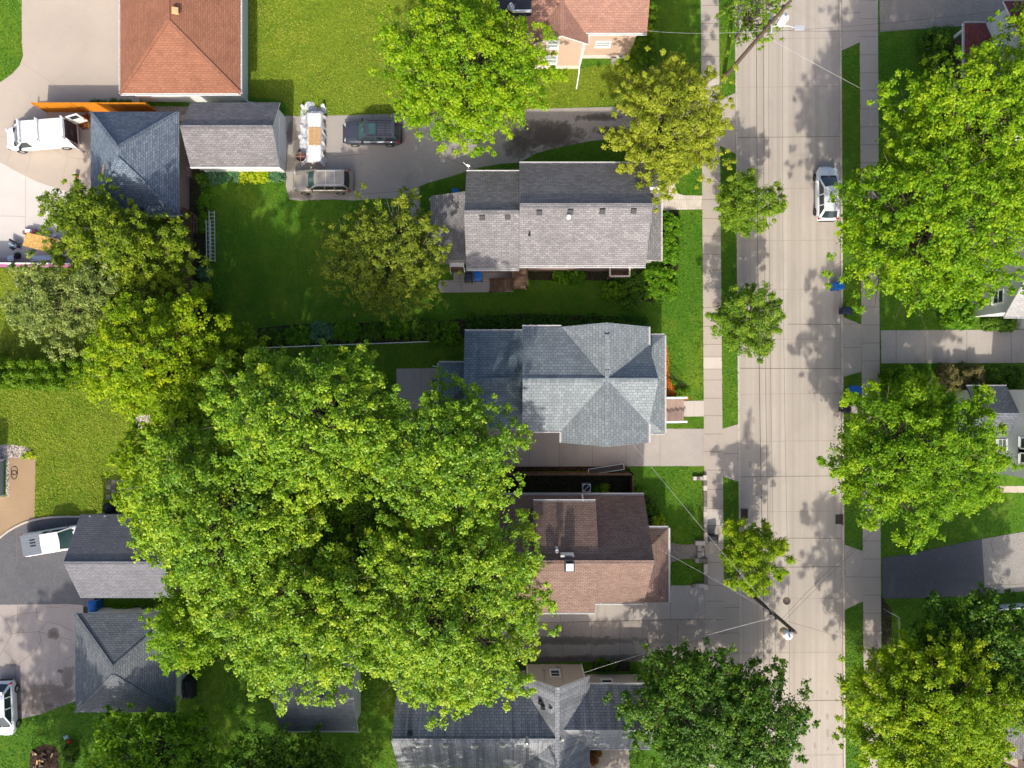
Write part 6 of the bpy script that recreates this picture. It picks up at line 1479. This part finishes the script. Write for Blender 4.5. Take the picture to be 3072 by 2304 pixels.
# ------------------------------------------------------------------ drains and manhole
def drain(label, px, py, side):
    c = W(px, py, RZ); r = thing('storm_drain', label, 'storm drain', (c.x, c.y, RZ)); b = MB(); b.box((c.x, c.y, RZ + .012), (.46, .72, .02)); b.build('pit', 'darkmetal', r); b = MB()
    for i in range(9): b.bar((c.x - .22, c.y - .36 + .09 * i, RZ + .028), (c.x + .22, c.y - .30 + .09 * i, RZ + .028), .03, .02)
    for s in (-1, 1): b.bar((c.x + s * .23, c.y - .37, RZ + .03), (c.x + s * .23, c.y + .37, RZ + .03), .04, .024); b.bar((c.x - .23, c.y + s * .37, RZ + .031), (c.x + .23, c.y + s * .37, RZ + .031), .04, .024)
    b.build('grating', 'iron', r); b = MB(); b.box((c.x + side * .30, c.y, RZ + .10), (.10, .9, .12)); b.build('inlet_hood', 'iron', r)
drain('iron storm drain in the west gutter above the yellow street tree', 2234, 1541, -1); drain('iron storm drain in the east gutter below the round street maple', 2515, 1558, 1)
c = W(2360, 1803, RZ); r = thing('manhole_cover', 'round cast iron manhole cover in the concrete street', 'manhole cover', (c.x, c.y, RZ)); b = MB(); b.lathe([(.31, .0), (.31, .012), (.28, .012), (.28, .008), (.02, .010)], (c.x, c.y, RZ + .005), 26); b.build('cover', 'iron', r, False); b = MB()
for i in range(4): b.bar((c.x - .2, c.y - .15 + .1 * i, RZ + .02), (c.x + .2, c.y - .15 + .1 * i, RZ + .02), .03, .01)
b.build('rib', 'block_dark', r)

# ------------------------------------------------------------------ utility poles and cables
def pole(label, base, topv, hgt):
    r = thing('utility_pole', label, 'utility pole', base); b = MB(); B0 = Vector(base)
    b.tube([B0 + Vector((0, 0, -.1)), B0.lerp(topv, .5), topv], [.17, .145, .11], 12); b.build('pole_shaft', 'polewood', r); return r, (lambda z: B0.lerp(topv, z / hgt))
T1 = W(2372, 2, 12.3); P1, at1 = pole('leaning timber utility pole with a street lamp and a white transformer', W(2170, 236), T1, 12.3)
T2 = W(2387, 1898, 12.3); P2_, at2 = pole('timber utility pole with a rusty transformer below the yellow street tree', W(2206, 1743), T2, 12.3)
def transformer(parent, p, off, mats_):
    c = p + Vector(off); b = MB(); b.lathe([(.05, -.5), (.26, -.5), (.29, -.4), (.29, .38), (.24, .46), (.05, .5)], c, 20); b.build('transformer', mats_[0], parent, False)
    b = MB(); b.tube([p, c], .05, 6); b.lathe([(.06, .5), (.07, .62), (.03, .72)], c, 10); b.build('bushing', 'metal', parent, False)
    if len(mats_) > 1:
        b = MB(); b.lathe([(.27, -.53), (.293, -.42), (.293, .1), (.28, .1)], c, 20); b.build('rust_band', mats_[1], parent, False)
transformer(P1, at1(10.2), (.42, -.22, 0), ['white']); transformer(P2_, at2(11.2), (-.18, -.45, 0), ['white', 'lumber'])
b = MB(); p = at1(8.6); e = W(2388, 84, 8.9); b.tube([p, p.lerp(e, .3) + Vector((0, 0, .35)), p.lerp(e, .7) + Vector((0, 0, .3)), e], .035, 8); b.build('lamp_arm', 'alu', P1)
b = MB(); d = (e - p).normalized(); b.bar(e - d * .1, e + d * .55, .3, .14); b.build('lamp_head', 'alu', P1)
for (at, zs) in ((at1, (7.4, 8.6, 9.5, 11.6)), (at2, (7.2, 8.4, 9.4, 11.9))):
    for z in zs:
        b = MB(); q = at(z); b.box((q.x - .12, q.y, z), (.3, .16, .16)); b.lathe([(.04, 0), (.07, .04), (.05, .1), (.07, .14), (.03, .2)], (q.x - .25, q.y, z), 8); b.build('insulator', 'darkmetal', P1 if at is at1 else P2_, False)
b = MB(); q = at1(9.3); b.bar((q.x, q.y - .7, 9.3), (q.x, q.y + .7, 9.3), .1, .12); b.build('bracket', 'alu', P1)
b = MB(); b.tube([at1(.6) + Vector((.16, .02, 0)), at1(8) + Vector((.15, .05, 0))], .03, 6); b.build('riser_conduit', 'block_dark', P1)
def cable(label, a, c, sag, rad=.012, mat='wire', n=24, group=None):
    a, c = Vector(a), Vector(c); b = MB(); b.tube([a.lerp(c, t) - Vector((0, 0, sag * 4 * t * (1 - t))) for t in [i / n for i in range(n + 1)]], rad, 5, caps=False)
    return tag(b.build('overhead_cable', mat, None, False), label, 'cable', group)
gr = 'cables strung between the two utility poles'
def shift(v, dx, dy=0): return Vector((v.x + dx, v.y + dy, v.z))
dirS = (at2(9) - at1(9)).normalized()
specs = [(7.4, 7.2, .35, .018, 'thickest black cable, lowest of those strung between the two poles'), (8.6, 8.4, .4, .011, 'thin black cable directly above the thickest one along the street'), (9.5, 9.4, .4, .009, 'thin black cable just below the top line along the street'), (11.7, 11.9, .45, .008, 'topmost thin line between the two utility poles, over the street')]
for z1, z2, sg, rd, lb in specs:
    cable(lb, shift(at1(z1), -.25), shift(at2(z2), -.25), sg, rd, group=gr)
    a = shift(at2(z2), -.25); cable(lb.split(' between')[0].split(' along')[0].split(',')[0] + ' leaving the lower pole towards the bottom edge', a, a + Vector((.5, -34, 0)), sg, rd, group='cables leaving the lower pole')
    a = shift(at1(z1), -.25); cable(lb.split(' between')[0].split(' along')[0].split(',')[0] + ' leaving the upper pole towards the top edge', a, a + Vector((-.4, 34, 0)), sg, rd, group='cables leaving the upper pole')
cable('pale service cable from the upper pole to the pink house', shift(at1(8.2), -.2), W(1940, 92, 4.9), .4, .010, 'wire_pale')
cable('dark service cable from the upper pole to the top right house', at1(8.3), W(2960, 74, 5.4), .5, .010)
cable('thin dark service cable crossing the street to the gravel drive', at1(8.0), W(3100, 20, 5.2), .4, .008)
cable('pale service cable crossing the street to the big maple', at1(7.7), W(2990, 470, 5.0), .3, .009, 'wire_pale')
cable('pale twisted service cable from the lower pole to the blue grey house', at2(8.8), W(1897, 1331, 5.4), .5, .011, 'wire_pale')
cable('pale service cable from the lower pole to the brown house porch', at2(8.2), W(1975, 1646, 4.1), .3, .010, 'wire_pale')
cable('pale service cable from the lower pole down to the cream house', shift(at2(9.0), .1), W(1752, 2018, 3.6), .35, .011, 'wire_pale')
cable('dark cable from the lower pole across the street to the yellow tree', at2(9.6), W(2650, 1955, 7.5), .3, .008)
cable('dark cable from the lower pole across the street to the tree by the east drive', at2(9.8), W(2620, 1590, 7.5), .3, .008)
cable('dark cable from the lower pole to the white houses across the street', at2(10.2), W(3000, 1250, 5.2), .5, .008)
# ------------------------------------------------------------------ trees
BIGG = 'the huge clump of maples in the lower middle'
tree('maple_tree', 'bright green maple between the pink house and the shared driveway', 'tree', (1148, 28, 1648, 465), 11.5, 'l_maple', 11, tint=.62)
tree('locust_tree', 'yellow green feathery tree by the sidewalk at the end of the shared driveway', 'tree', (1828, 205, 2178, 580), 9.5, 'l_locust', 12, (.16, .10), 6.0, clump=(.24, .42), tint=.58)
tree('lawn_tree', 'thin olive tree with bare twigs standing on the shaded lawn', 'tree', (985, 605, 1342, 955), 9.0, 'l_olive', 13, (.16, .095), 4.6, clump=(.24, .42), tint=.55)
tree('garden_tree', 'yellow olive tree spreading over the wall of the slate blue garage', 'tree', (180, 645, 625, 885), 8.0, 'l_olive2', 14, (.16, .11), 5.6, clump=(.26, .46), tint=.5)
tree('garden_tree', 'darker green tree hugging the left side of the slate blue garage', 'tree', (160, 565, 390, 760), 6.5, 'l_olive2', 15, (.16, .11), 5.4, clump=(.26, .46), tint=.25)
tree('silver_tree', 'grey green small leaved tree over the purple fence', 'tree', (45, 780, 415, 1040), 8.5, 'l_grey', 16, (.15, .085), 5.4, clump=(.24, .42), tint=.55)
tree('garden_tree', 'olive tree filling the gap between the grey green tree and the brown fence', 'tree', (270, 800, 575, 1010), 6.5, 'l_olive', 17, (.16, .11), 5.2, clump=(.26, .44), tint=.5)
tree('boxelder_tree', 'yellow green tree above the left end of the huge maples', 'tree', (285, 895, 740, 1265), 11.0, 'l_yellow', 18, (.165, .12), 5.8, tint=.42)
tree('sapling', 'small green tree tucked between the yellow green tree and the wire fence', 'tree', (600, 960, 800, 1160), 5.5, 'l_yellow', 19, (.24, .17), 4.4, clump=(.26, .46), tint=.25)
tree('boxelder_tree', 'yellow green tree right of the dry lawn with stepping blocks', 'tree', (408, 1185, 700, 1640), 10.5, 'l_yellow', 20, (.165, .12), 5.8, tint=.36)
tree('maple_tree', 'huge maple crown reaching over the wire fence and the patio', 'tree', (680, 1050, 1245, 1480), 17.5, 'l_big', 21, lai=5.6, group=BIGG, tint=.5)
tree('maple_tree', 'huge maple crown rising left of centre over the back yards', 'tree', (455, 1260, 990, 1765), 16.0, 'l_big', 22, lai=5.6, group=BIGG, tint=.5)
tree('maple_tree', 'huge maple crown leaning onto the roofs of the blue grey house', 'tree', (1120, 1160, 1565, 1550), 16.5, 'l_big', 23, lai=4.8, group=BIGG, tint=.42, spray=.32, dense=.35)
tree('maple_tree', 'huge maple crown over the charcoal roofed garage', 'tree', (660, 1560, 1240, 2035), 15.5, 'l_big', 24, lai=5.6, group=BIGG, tint=.55)
tree('maple_tree', 'huge maple crown touching the brown roof and the stained driveway', 'tree', (1060, 1480, 1645, 2095), 15.5, 'l_big', 25, lai=5.6, group=BIGG, tint=.55)
tree('boxelder_tree', 'bright green tree beside the dark slate garage', 'tree', (490, 1745, 685, 1990), 9.5, 'l_maple', 26, (.165, .12), 5.8, tint=.55)
tree('maple_tree', 'lower maple added to darken the gap in the middle of the huge crowns', 'tree', (820, 1300, 1300, 1720), 10.5, 'l_big', 27, lai=4.6, group=BIGG, tint=.25)  # added filler crown, makes the gap between the big crowns darker
st = dict(leaf=(.14, .09), lai=6.2, clump=(.24, .42), spray=.12, dense=.6, gap=.05, billow=.2)
tree('street_tree', 'young light green street tree beside the grey house front walk', 'tree', (2140, 525, 2332, 718), 6.0, 'l_street', 31, tint=.5, group='young street trees', **st)
tree('street_tree', 'young street tree with ragged outline halfway along the west kerb', 'tree', (2130, 855, 2335, 1078), 6.2, 'l_street', 32, tint=.35, group='young street trees', **st)
tree('street_tree', 'young yellowish street tree above the lower utility pole', 'tree', (2150, 1552, 2358, 1772), 6.2, 'l_yellow', 33, tint=.4, group='young street trees', leaf=(.14, .09), lai=6.2, clump=(.24, .42), spray=.12, dense=.6, gap=.05, billow=.2)
tree('street_tree', 'sparse young street tree under the leaning utility pole', 'tree', (2165, -60, 2345, 150), 6.2, 'l_street', 34, tint=.5, group='young street trees', leaf=(.18, .12), lai=2.2, clump=(.2, .34), spray=.2, dense=.3)
tree('maple_tree', 'tall open maple with visible limbs by the top right house', 'tree', (2605, 205, 3200, 620), 13.5, 'l_maple', 41, (.175, .125), 4.8, tint=.62, spray=.32, gap=.26, dense=.3)
tree('maple_tree', 'leafy top of a tree over the top right corner house', 'tree', (2965, 15, 3260, 300), 12.0, 'l_maple', 40, (.175, .125), 5.0, tint=.6)
tree('maple_tree', 'big street maple overhanging the white hatchback', 'tree', (2480, 410, 3040, 945), 13.5, 'l_maple', 42, (.175, .125), 5.8, tint=.52)
tree('maple_tree', 'dense round street maple on the east verge', 'tree', (2470, 1130, 2968, 1592), 11.0, 'l_maple', 43, (.16, .115), 6.6, tint=.42, spray=.2, gap=.05, billow=.3)
tree('maple_tree', 'bright yellow green street maple at the bottom right', 'tree', (2490, 1880, 3015, 2345), 11.0, 'l_yellow', 44, (.16, .115), 6.4, tint=.42, spray=.22, gap=.06, billow=.4)
tree('dark_tree', 'dark green broad tree behind the bottom right yellow maple', 'tree', (2690, 1760, 3160, 2200), 8.5, 'l_dark', 45, (.2, .14), 5.6, tint=.42)
tree('dark_tree', 'dark green tree between the cream house and the street', 'tree', (1885, 1905, 2220, 2330), 9.5, 'l_dark', 46, (.19, .13), 5.6, tint=.42)
tree('dark_tree', 'dark green tree leaning out over the street at the bottom', 'tree', (2120, 1960, 2378, 2380), 8.5, 'l_dark', 47, (.19, .13), 5.6, tint=.45)
tree('garden_tree', 'green leafy tree at the bottom edge left of the charcoal garage', 'tree', (285, 2112, 690, 2420), 7.5, 'l_maple', 48, (.2, .14), 5.4, tint=.3)
tree('garden_tree', 'dark leafy tree at the bottom edge below the charcoal garage', 'tree', (655, 2195, 1070, 2440), 6.5, 'l_dark', 49, (.2, .14), 5.4, tint=.6)

# two trees of the next garden, just below the picture, which shade the cream house roof
tree('garden_tree', 'broad tree of the next garden just below the cream house, left one', 'tree', (1150, 2440, 1620, 2850), 12.5, 'l_dark', 50, (.3, .2), 4.2, tint=.5)
tree('garden_tree', 'broad tree of the next garden just below the cream house, right one', 'tree', (1600, 2460, 2020, 2850), 12.5, 'l_dark', 51, (.3, .2), 4.2, tint=.5)
tree('garden_tree', 'tall tree below the bottom left corner, shading the cracked slab, left one', 'tree', (-260, 2440, 200, 2900), 15.0, 'l_dark', 52, (.3, .2), 4.4, tint=.4)
tree('garden_tree', 'tall tree below the bottom left corner, shading the dark slate garage, right one', 'tree', (200, 2450, 660, 2900), 15.0, 'l_dark', 53, (.3, .2), 4.4, tint=.4)
tree('garden_tree', 'tall tree below the bottom edge, shading the charcoal roofed garage', 'tree', (660, 2450, 1150, 2900), 13.0, 'l_dark', 54, (.3, .2), 4.4, tint=.4)
# ------------------------------------------------------------------ hedges and garden plants
def arb(px, py, h, rad, seed):
    rs = np.random.RandomState(seed); c = W(px, py); r = thing('arborvitae', 'pointed bright green arborvitae in the row above the dry lawn', 'shrub', c, 'arborvitae shrubs in the double row at the left')
    cl = []
    for i in range(46):
        t = rs.rand() ** .8; a = rs.rand() * 6.283; rr_ = rad * (1 - t) ** .7 * .85 + .06
        cl.append((c.x + rr_ * math.cos(a), c.y + rr_ * math.sin(a), .2 + t * (h - .35), .24, .24, .30, np.clip(.45 + rs.normal() * .15, 0, 1)))
    b = MB(); b.tube([c, c + Vector((0, 0, h * .8))], [.06, .02], 6); b.build('trunk', 'bark', r, False)
    leaf_mesh('foliage', cl, 60, .13, .055, 'l_arb', r, rs, up=.2); return r
k = 0
for row, (yy, xs) in enumerate(((1090, (20, 62, 104, 146, 190, 235, 280, 322)), (1122, (0, 42, 84, 126, 168, 212, 256, 300)), (1148, (14, 56, 98, 142, 186, 230)))):
    for x in xs:
        arb(x + (k * 37 % 11) - 5, yy + (k * 53 % 9) - 4, 3.0 + (k * 29 % 10) * .06, .62, 100 + k); k += 1
rs0 = random.Random(31)
shrub('hedge', 'clipped green hedge along the porch of the grey house', 'hedge', (1986, 634, 2040, 800), .9, 'l_hedge', 60)
shrub('hedge', 'wide spreading green shrub at the porch corner of the grey house', 'hedge', (1925, 800, 2035, 905), .9, 'l_hedge', 61, tint=.6)
shrub('shrub', 'dark bushy shrub beside the white railed stoop', 'shrub', (1862, 815, 1930, 925), 1.2, 'l_dark', 62)
shrub('shrub', 'bright leafed shrub just below the white railed stoop', 'shrub', (1812, 845, 1868, 895), .8, 'l_hedge', 63, (.2, .14), tint=.75)
shrub('perennial', 'broad leaved rhubarb like plant at the south wall of the grey house', 'plant', (1660, 808, 1762, 850), .6, 'l_hedge', 64, (.3, .22), tint=.35)
shrub('arborvitae', 'tall columnar evergreen right of the pink house', 'shrub', (1925, 12, 1975, 130), 3.2, 'l_arb', 65, (.12, .06)); shrub('arborvitae', 'second columnar evergreen at the pink house corner towards the driveway', 'shrub', (1892, 110, 1972, 212), 2.8, 'l_arb', 66, (.12, .06), tint=.35)
shrub('clipped_hedge', 'large clipped dark hedge block near the top right house', 'hedge', (2770, 72, 2862, 206), 1.6, 'l_dark', 67, (.11, .07), tint=.45)
for i, (bx, m, lb) in enumerate((((604, 508, 668, 548), 'l_bluehosta', 'blue green hosta at the left end of the grey garage bed'), ((662, 505, 722, 545), 'l_bluehosta', 'second blue green hosta along the grey garage wall'), ((716, 506, 778, 544), 'l_hosta', 'yellow green hosta in the middle of the grey garage bed'), ((776, 508, 812, 546), 'l_hosta', 'yellow hosta right of the middle in the grey garage bed'), ((800, 504, 852, 540), 'l_bluehosta', 'blue green hosta at the driveway end of the grey garage bed'))):
    shrub('hosta', lb, 'plant', bx, .5, m, 70 + i, (.2, .13), dens=1.6)
gl = 'green perennial plants in the beds around the back lawn'
plants = [((590, 520, 622, 560), 'l_dark', 'dark creeper at the corner of the slate blue garage'), ((596, 560, 625, 640), 'l_hedge', 'green creeper running down beside the ladder top'), ((598, 640, 622, 700), 'l_hedge', 'leafy plant left of the ladder'), ((592, 800, 632, 840), 'l_bluehosta', 'bluish plant below the foot of the ladder'), ((596, 850, 630, 900), 'l_hosta', 'yellow green plant beside the brown fence'), ((600, 905, 660, 1010), 'l_dark', 'dark plants at the lower end of the brown fence'),
 ((780, 985, 850, 1035), 'l_dark', 'dark plant at the left end of the wire fence bed'), ((850, 978, 930, 1032), 'l_hedge', 'green plant second from the left in the wire fence bed'), ((930, 970, 1000, 1028), 'l_bluehosta', 'bluish fern left of the middle of the wire fence bed'), ((1000, 965, 1075, 1025), 'l_hedge', 'green plant under the thin olive tree in the wire fence bed'), ((1075, 965, 1150, 1022), 'l_dark', 'dark plant right of the middle of the wire fence bed'), ((1150, 962, 1230, 1018), 'l_hedge', 'green plant near the right end of the wire fence'), ((1230, 958, 1310, 1020), 'l_dark', 'dark plant at the right end of the wire fence'), ((1290, 965, 1380, 1035), 'l_hedge', 'bushy plant at the north west corner of the blue grey house')]
for i, (bx, m, lb) in enumerate(plants): shrub('perennial', lb, 'plant', bx, .55 + .2 * (i % 3 == 0), m, 80 + i, (.17, .10), gl, tint=.45)
def blades(label, box, n, seed):
    rs = np.random.RandomState(seed); x0, x1 = wx(box[0]), wx(box[2]); y1, y0 = wy(box[1]), wy(box[3]); c = ((x0 + x1) / 2, (y0 + y1) / 2)
    r = thing('iris_clump', label, 'plant', (c[0], c[1], 0), 'strap leaved plants in the bed along the blue grey house'); cl = []
    b = MB()
    for i in range(n):
        p = Vector((rs.uniform(x0, x1), rs.uniform(y0, y1), 0)); a = rs.rand() * 6.283; l = rs.uniform(.4, .75); d = Vector((math.cos(a), math.sin(a), 0)); q = Vector((-d.y, d.x, 0)) * .03
        m = p + d * l * .35 + Vector((0, 0, l * .8)); e = p + d * l * .85 + Vector((0, 0, l * .75))
        b.add([p - q, p + q, m + q, m - q, e], [(0, 1, 2, 3), (3, 2, 4)])
    o = b.build('blade', 'l_hedge', r, False); return r
for i, x in enumerate(range(1400, 1940, 45)): blades('strap leaved clump %s in the bed north of the blue grey house' % ['at the far left', 'second from the left', 'third from the left', 'fourth from the left', 'fifth from the left', 'left of the middle', 'right of the middle', 'sixth from the right', 'fifth from the right', 'fourth from the right', 'third from the right', 'at the far right'][i], (x, 945 + (i % 2) * 6, x + 44, 990), 90, 200 + i)
shrub('perennial', 'leafy plants beside the board fence corner of the brown house', 'plant', (1893, 1470, 1940, 1500), .5, 'l_dark', 120, (.16, .1), tint=.6); shrub('perennial', 'mixed dark plants along the front wall of the brown house', 'plant', (1905, 1500, 1965, 1585), .5, 'l_dark', 121, (.16, .1), tint=.5); shrub('perennial', 'light green plant at the porch corner of the brown house', 'plant', (1958, 1545, 1990, 1580), .6, 'l_hosta', 122, (.18, .1), tint=.3)
shrub('shrub', 'round yellow green shrub beside the air conditioner', 'shrub', (1802, 1455, 1826, 1480), .7, 'l_hosta', 123, (.12, .08), tint=.2); shrub('shrub', 'tiny round shrub between the air conditioner and the yellow green shrub', 'shrub', (1782, 1462, 1796, 1478), .5, 'l_hedge', 124, (.1, .07))
shrub('perennial', 'green leafy plant in the orange mulch bed', 'plant', (2028, 1168, 2066, 1192), .5, 'l_hedge', 125, (.2, .1), tint=.6)
shrub('shrub', 'twiggy pinkish shrub right of the east driveway', 'shrub', (2810, 1090, 2960, 1175), 1.7, 'l_twig', 126, (.12, .07), dens=.7); shrub('shrub', 'dark green bush behind the navy porch gable', 'shrub', (2945, 1100, 3075, 1170), 1.3, 'l_dark', 127, (.15, .1)); shrub('shrub', 'green bush under the round street maple by the east driveway', 'shrub', (2640, 1105, 2800, 1180), 1.2, 'l_maple', 128, (.18, .12), tint=.3)
shrub('shrub', 'dark bush by the corner of the pale roofed white house', 'shrub', (2950, 958, 3052, 992), .9, 'l_dark', 129, (.15, .1), tint=.55); shrub('shrub', 'green bush between the street maple and the white house wall', 'shrub', (2830, 900, 2930, 985), 1.6, 'l_hedge', 130, (.18, .12), tint=.5)
shrub('shrub', 'rust leaved plant in the recess of the cream house roof', 'shrub', (1772, 2252, 1800, 2290), 1.2, 'l_rust', 131, (.12, .08)); shrub('shrub', 'dark foundation shrub at the north wall of the cream house', 'shrub', (1785, 1984, 1850, 2004), .7, 'l_dark', 132, (.14, .09))
shrub('perennial', 'weeds growing between the two lower left garages', 'plant', (330, 1820, 400, 1842), .5, 'l_hedge', 133, (.15, .1)); shrub('perennial', 'weedy plants near the maple end of the garage gap', 'plant', (420, 1818, 525, 1838), .6, 'l_dark', 134, (.15, .1), tint=.7); shrub('perennial', 'dark weeds behind the compost bin', 'plant', (345, 1508, 420, 1540), .5, 'l_dark', 135, (.15, .1)); shrub('shrub', 'small dark shrub by the dirt patch at the bottom left', 'shrub', (186, 2240, 228, 2290), .8, 'l_dark', 136, (.13, .08))
shrub('perennial', 'plants at the foot of the orange fence by the van door', 'plant', (242, 345, 270, 385), .4, 'l_rust', 137, (.12, .08)); shrub('ground_plants', 'low strip of green plants behind the orange fence', 'plant', (262, 302, 400, 320), .35, 'l_dark', 138, (.13, .08)); shrub('perennial', 'weeds on the gravel bed edge by the blue outbuilding', 'plant', (60, 1356, 98, 1374), .25, 'l_hosta', 139, (.12, .07))
# ------------------------------------------------------------------ light and camera
SUN_EL, SUN_AZ = 41.0, 184.5    # the sun stands to the south, shadows fall north and slightly east
w = bpy.data.worlds.new('World'); scene.world = w; w.use_nodes = True; nt = w.node_tree; bg = nt.nodes['Background']
sky = nt.nodes.new('ShaderNodeTexSky'); sky.sky_type = 'NISHITA'; sky.sun_disc = False; sky.sun_elevation = math.radians(SUN_EL); sky.sun_rotation = math.radians(SUN_AZ); sky.air_density = .7; sky.dust_density = 4.0; sky.ozone_density = 1.0
nt.links.new(sky.outputs[0], bg.inputs[0]); bg.inputs[1].default_value = .15
sl = bpy.data.lights.new('sun', 'SUN'); sl.energy = 2.8; sl.angle = math.radians(1.0); sl.color = (1.0, .93, .82)
so = bpy.data.objects.new('sun', sl); COL.objects.link(so)
d = Vector((-math.sin(math.radians(SUN_AZ - 180)) * math.cos(math.radians(SUN_EL)), -math.cos(math.radians(SUN_AZ - 180)) * math.cos(math.radians(SUN_EL)), math.sin(math.radians(SUN_EL))))
so.rotation_euler = (-d).to_track_quat('-Z', 'Y').to_euler(); so.location = d * 80
cam = bpy.data.cameras.new('camera'); co = bpy.data.objects.new('camera', cam); COL.objects.link(co); co.location = (0, 0, H); co.rotation_euler = (0, 0, 0)
cam.sensor_width = 36; cam.sensor_fit = 'HORIZONTAL'; cam.lens = 18 * H / (CX * S); cam.clip_end = 3000; scene.camera = co
vs = scene.view_settings; vs.view_transform = 'Standard'; vs.look = 'None'; vs.exposure = 0.68; vs.gamma = 1; vs.use_curve_mapping = False
scene.cycles.max_bounces = 6; scene.cycles.diffuse_bounces = 3; scene.cycles.transmission_bounces = 4; scene.cycles.glossy_bounces = 3; scene.cycles.use_denoising = True
scene.cycles.sample_clamp_indirect = 6
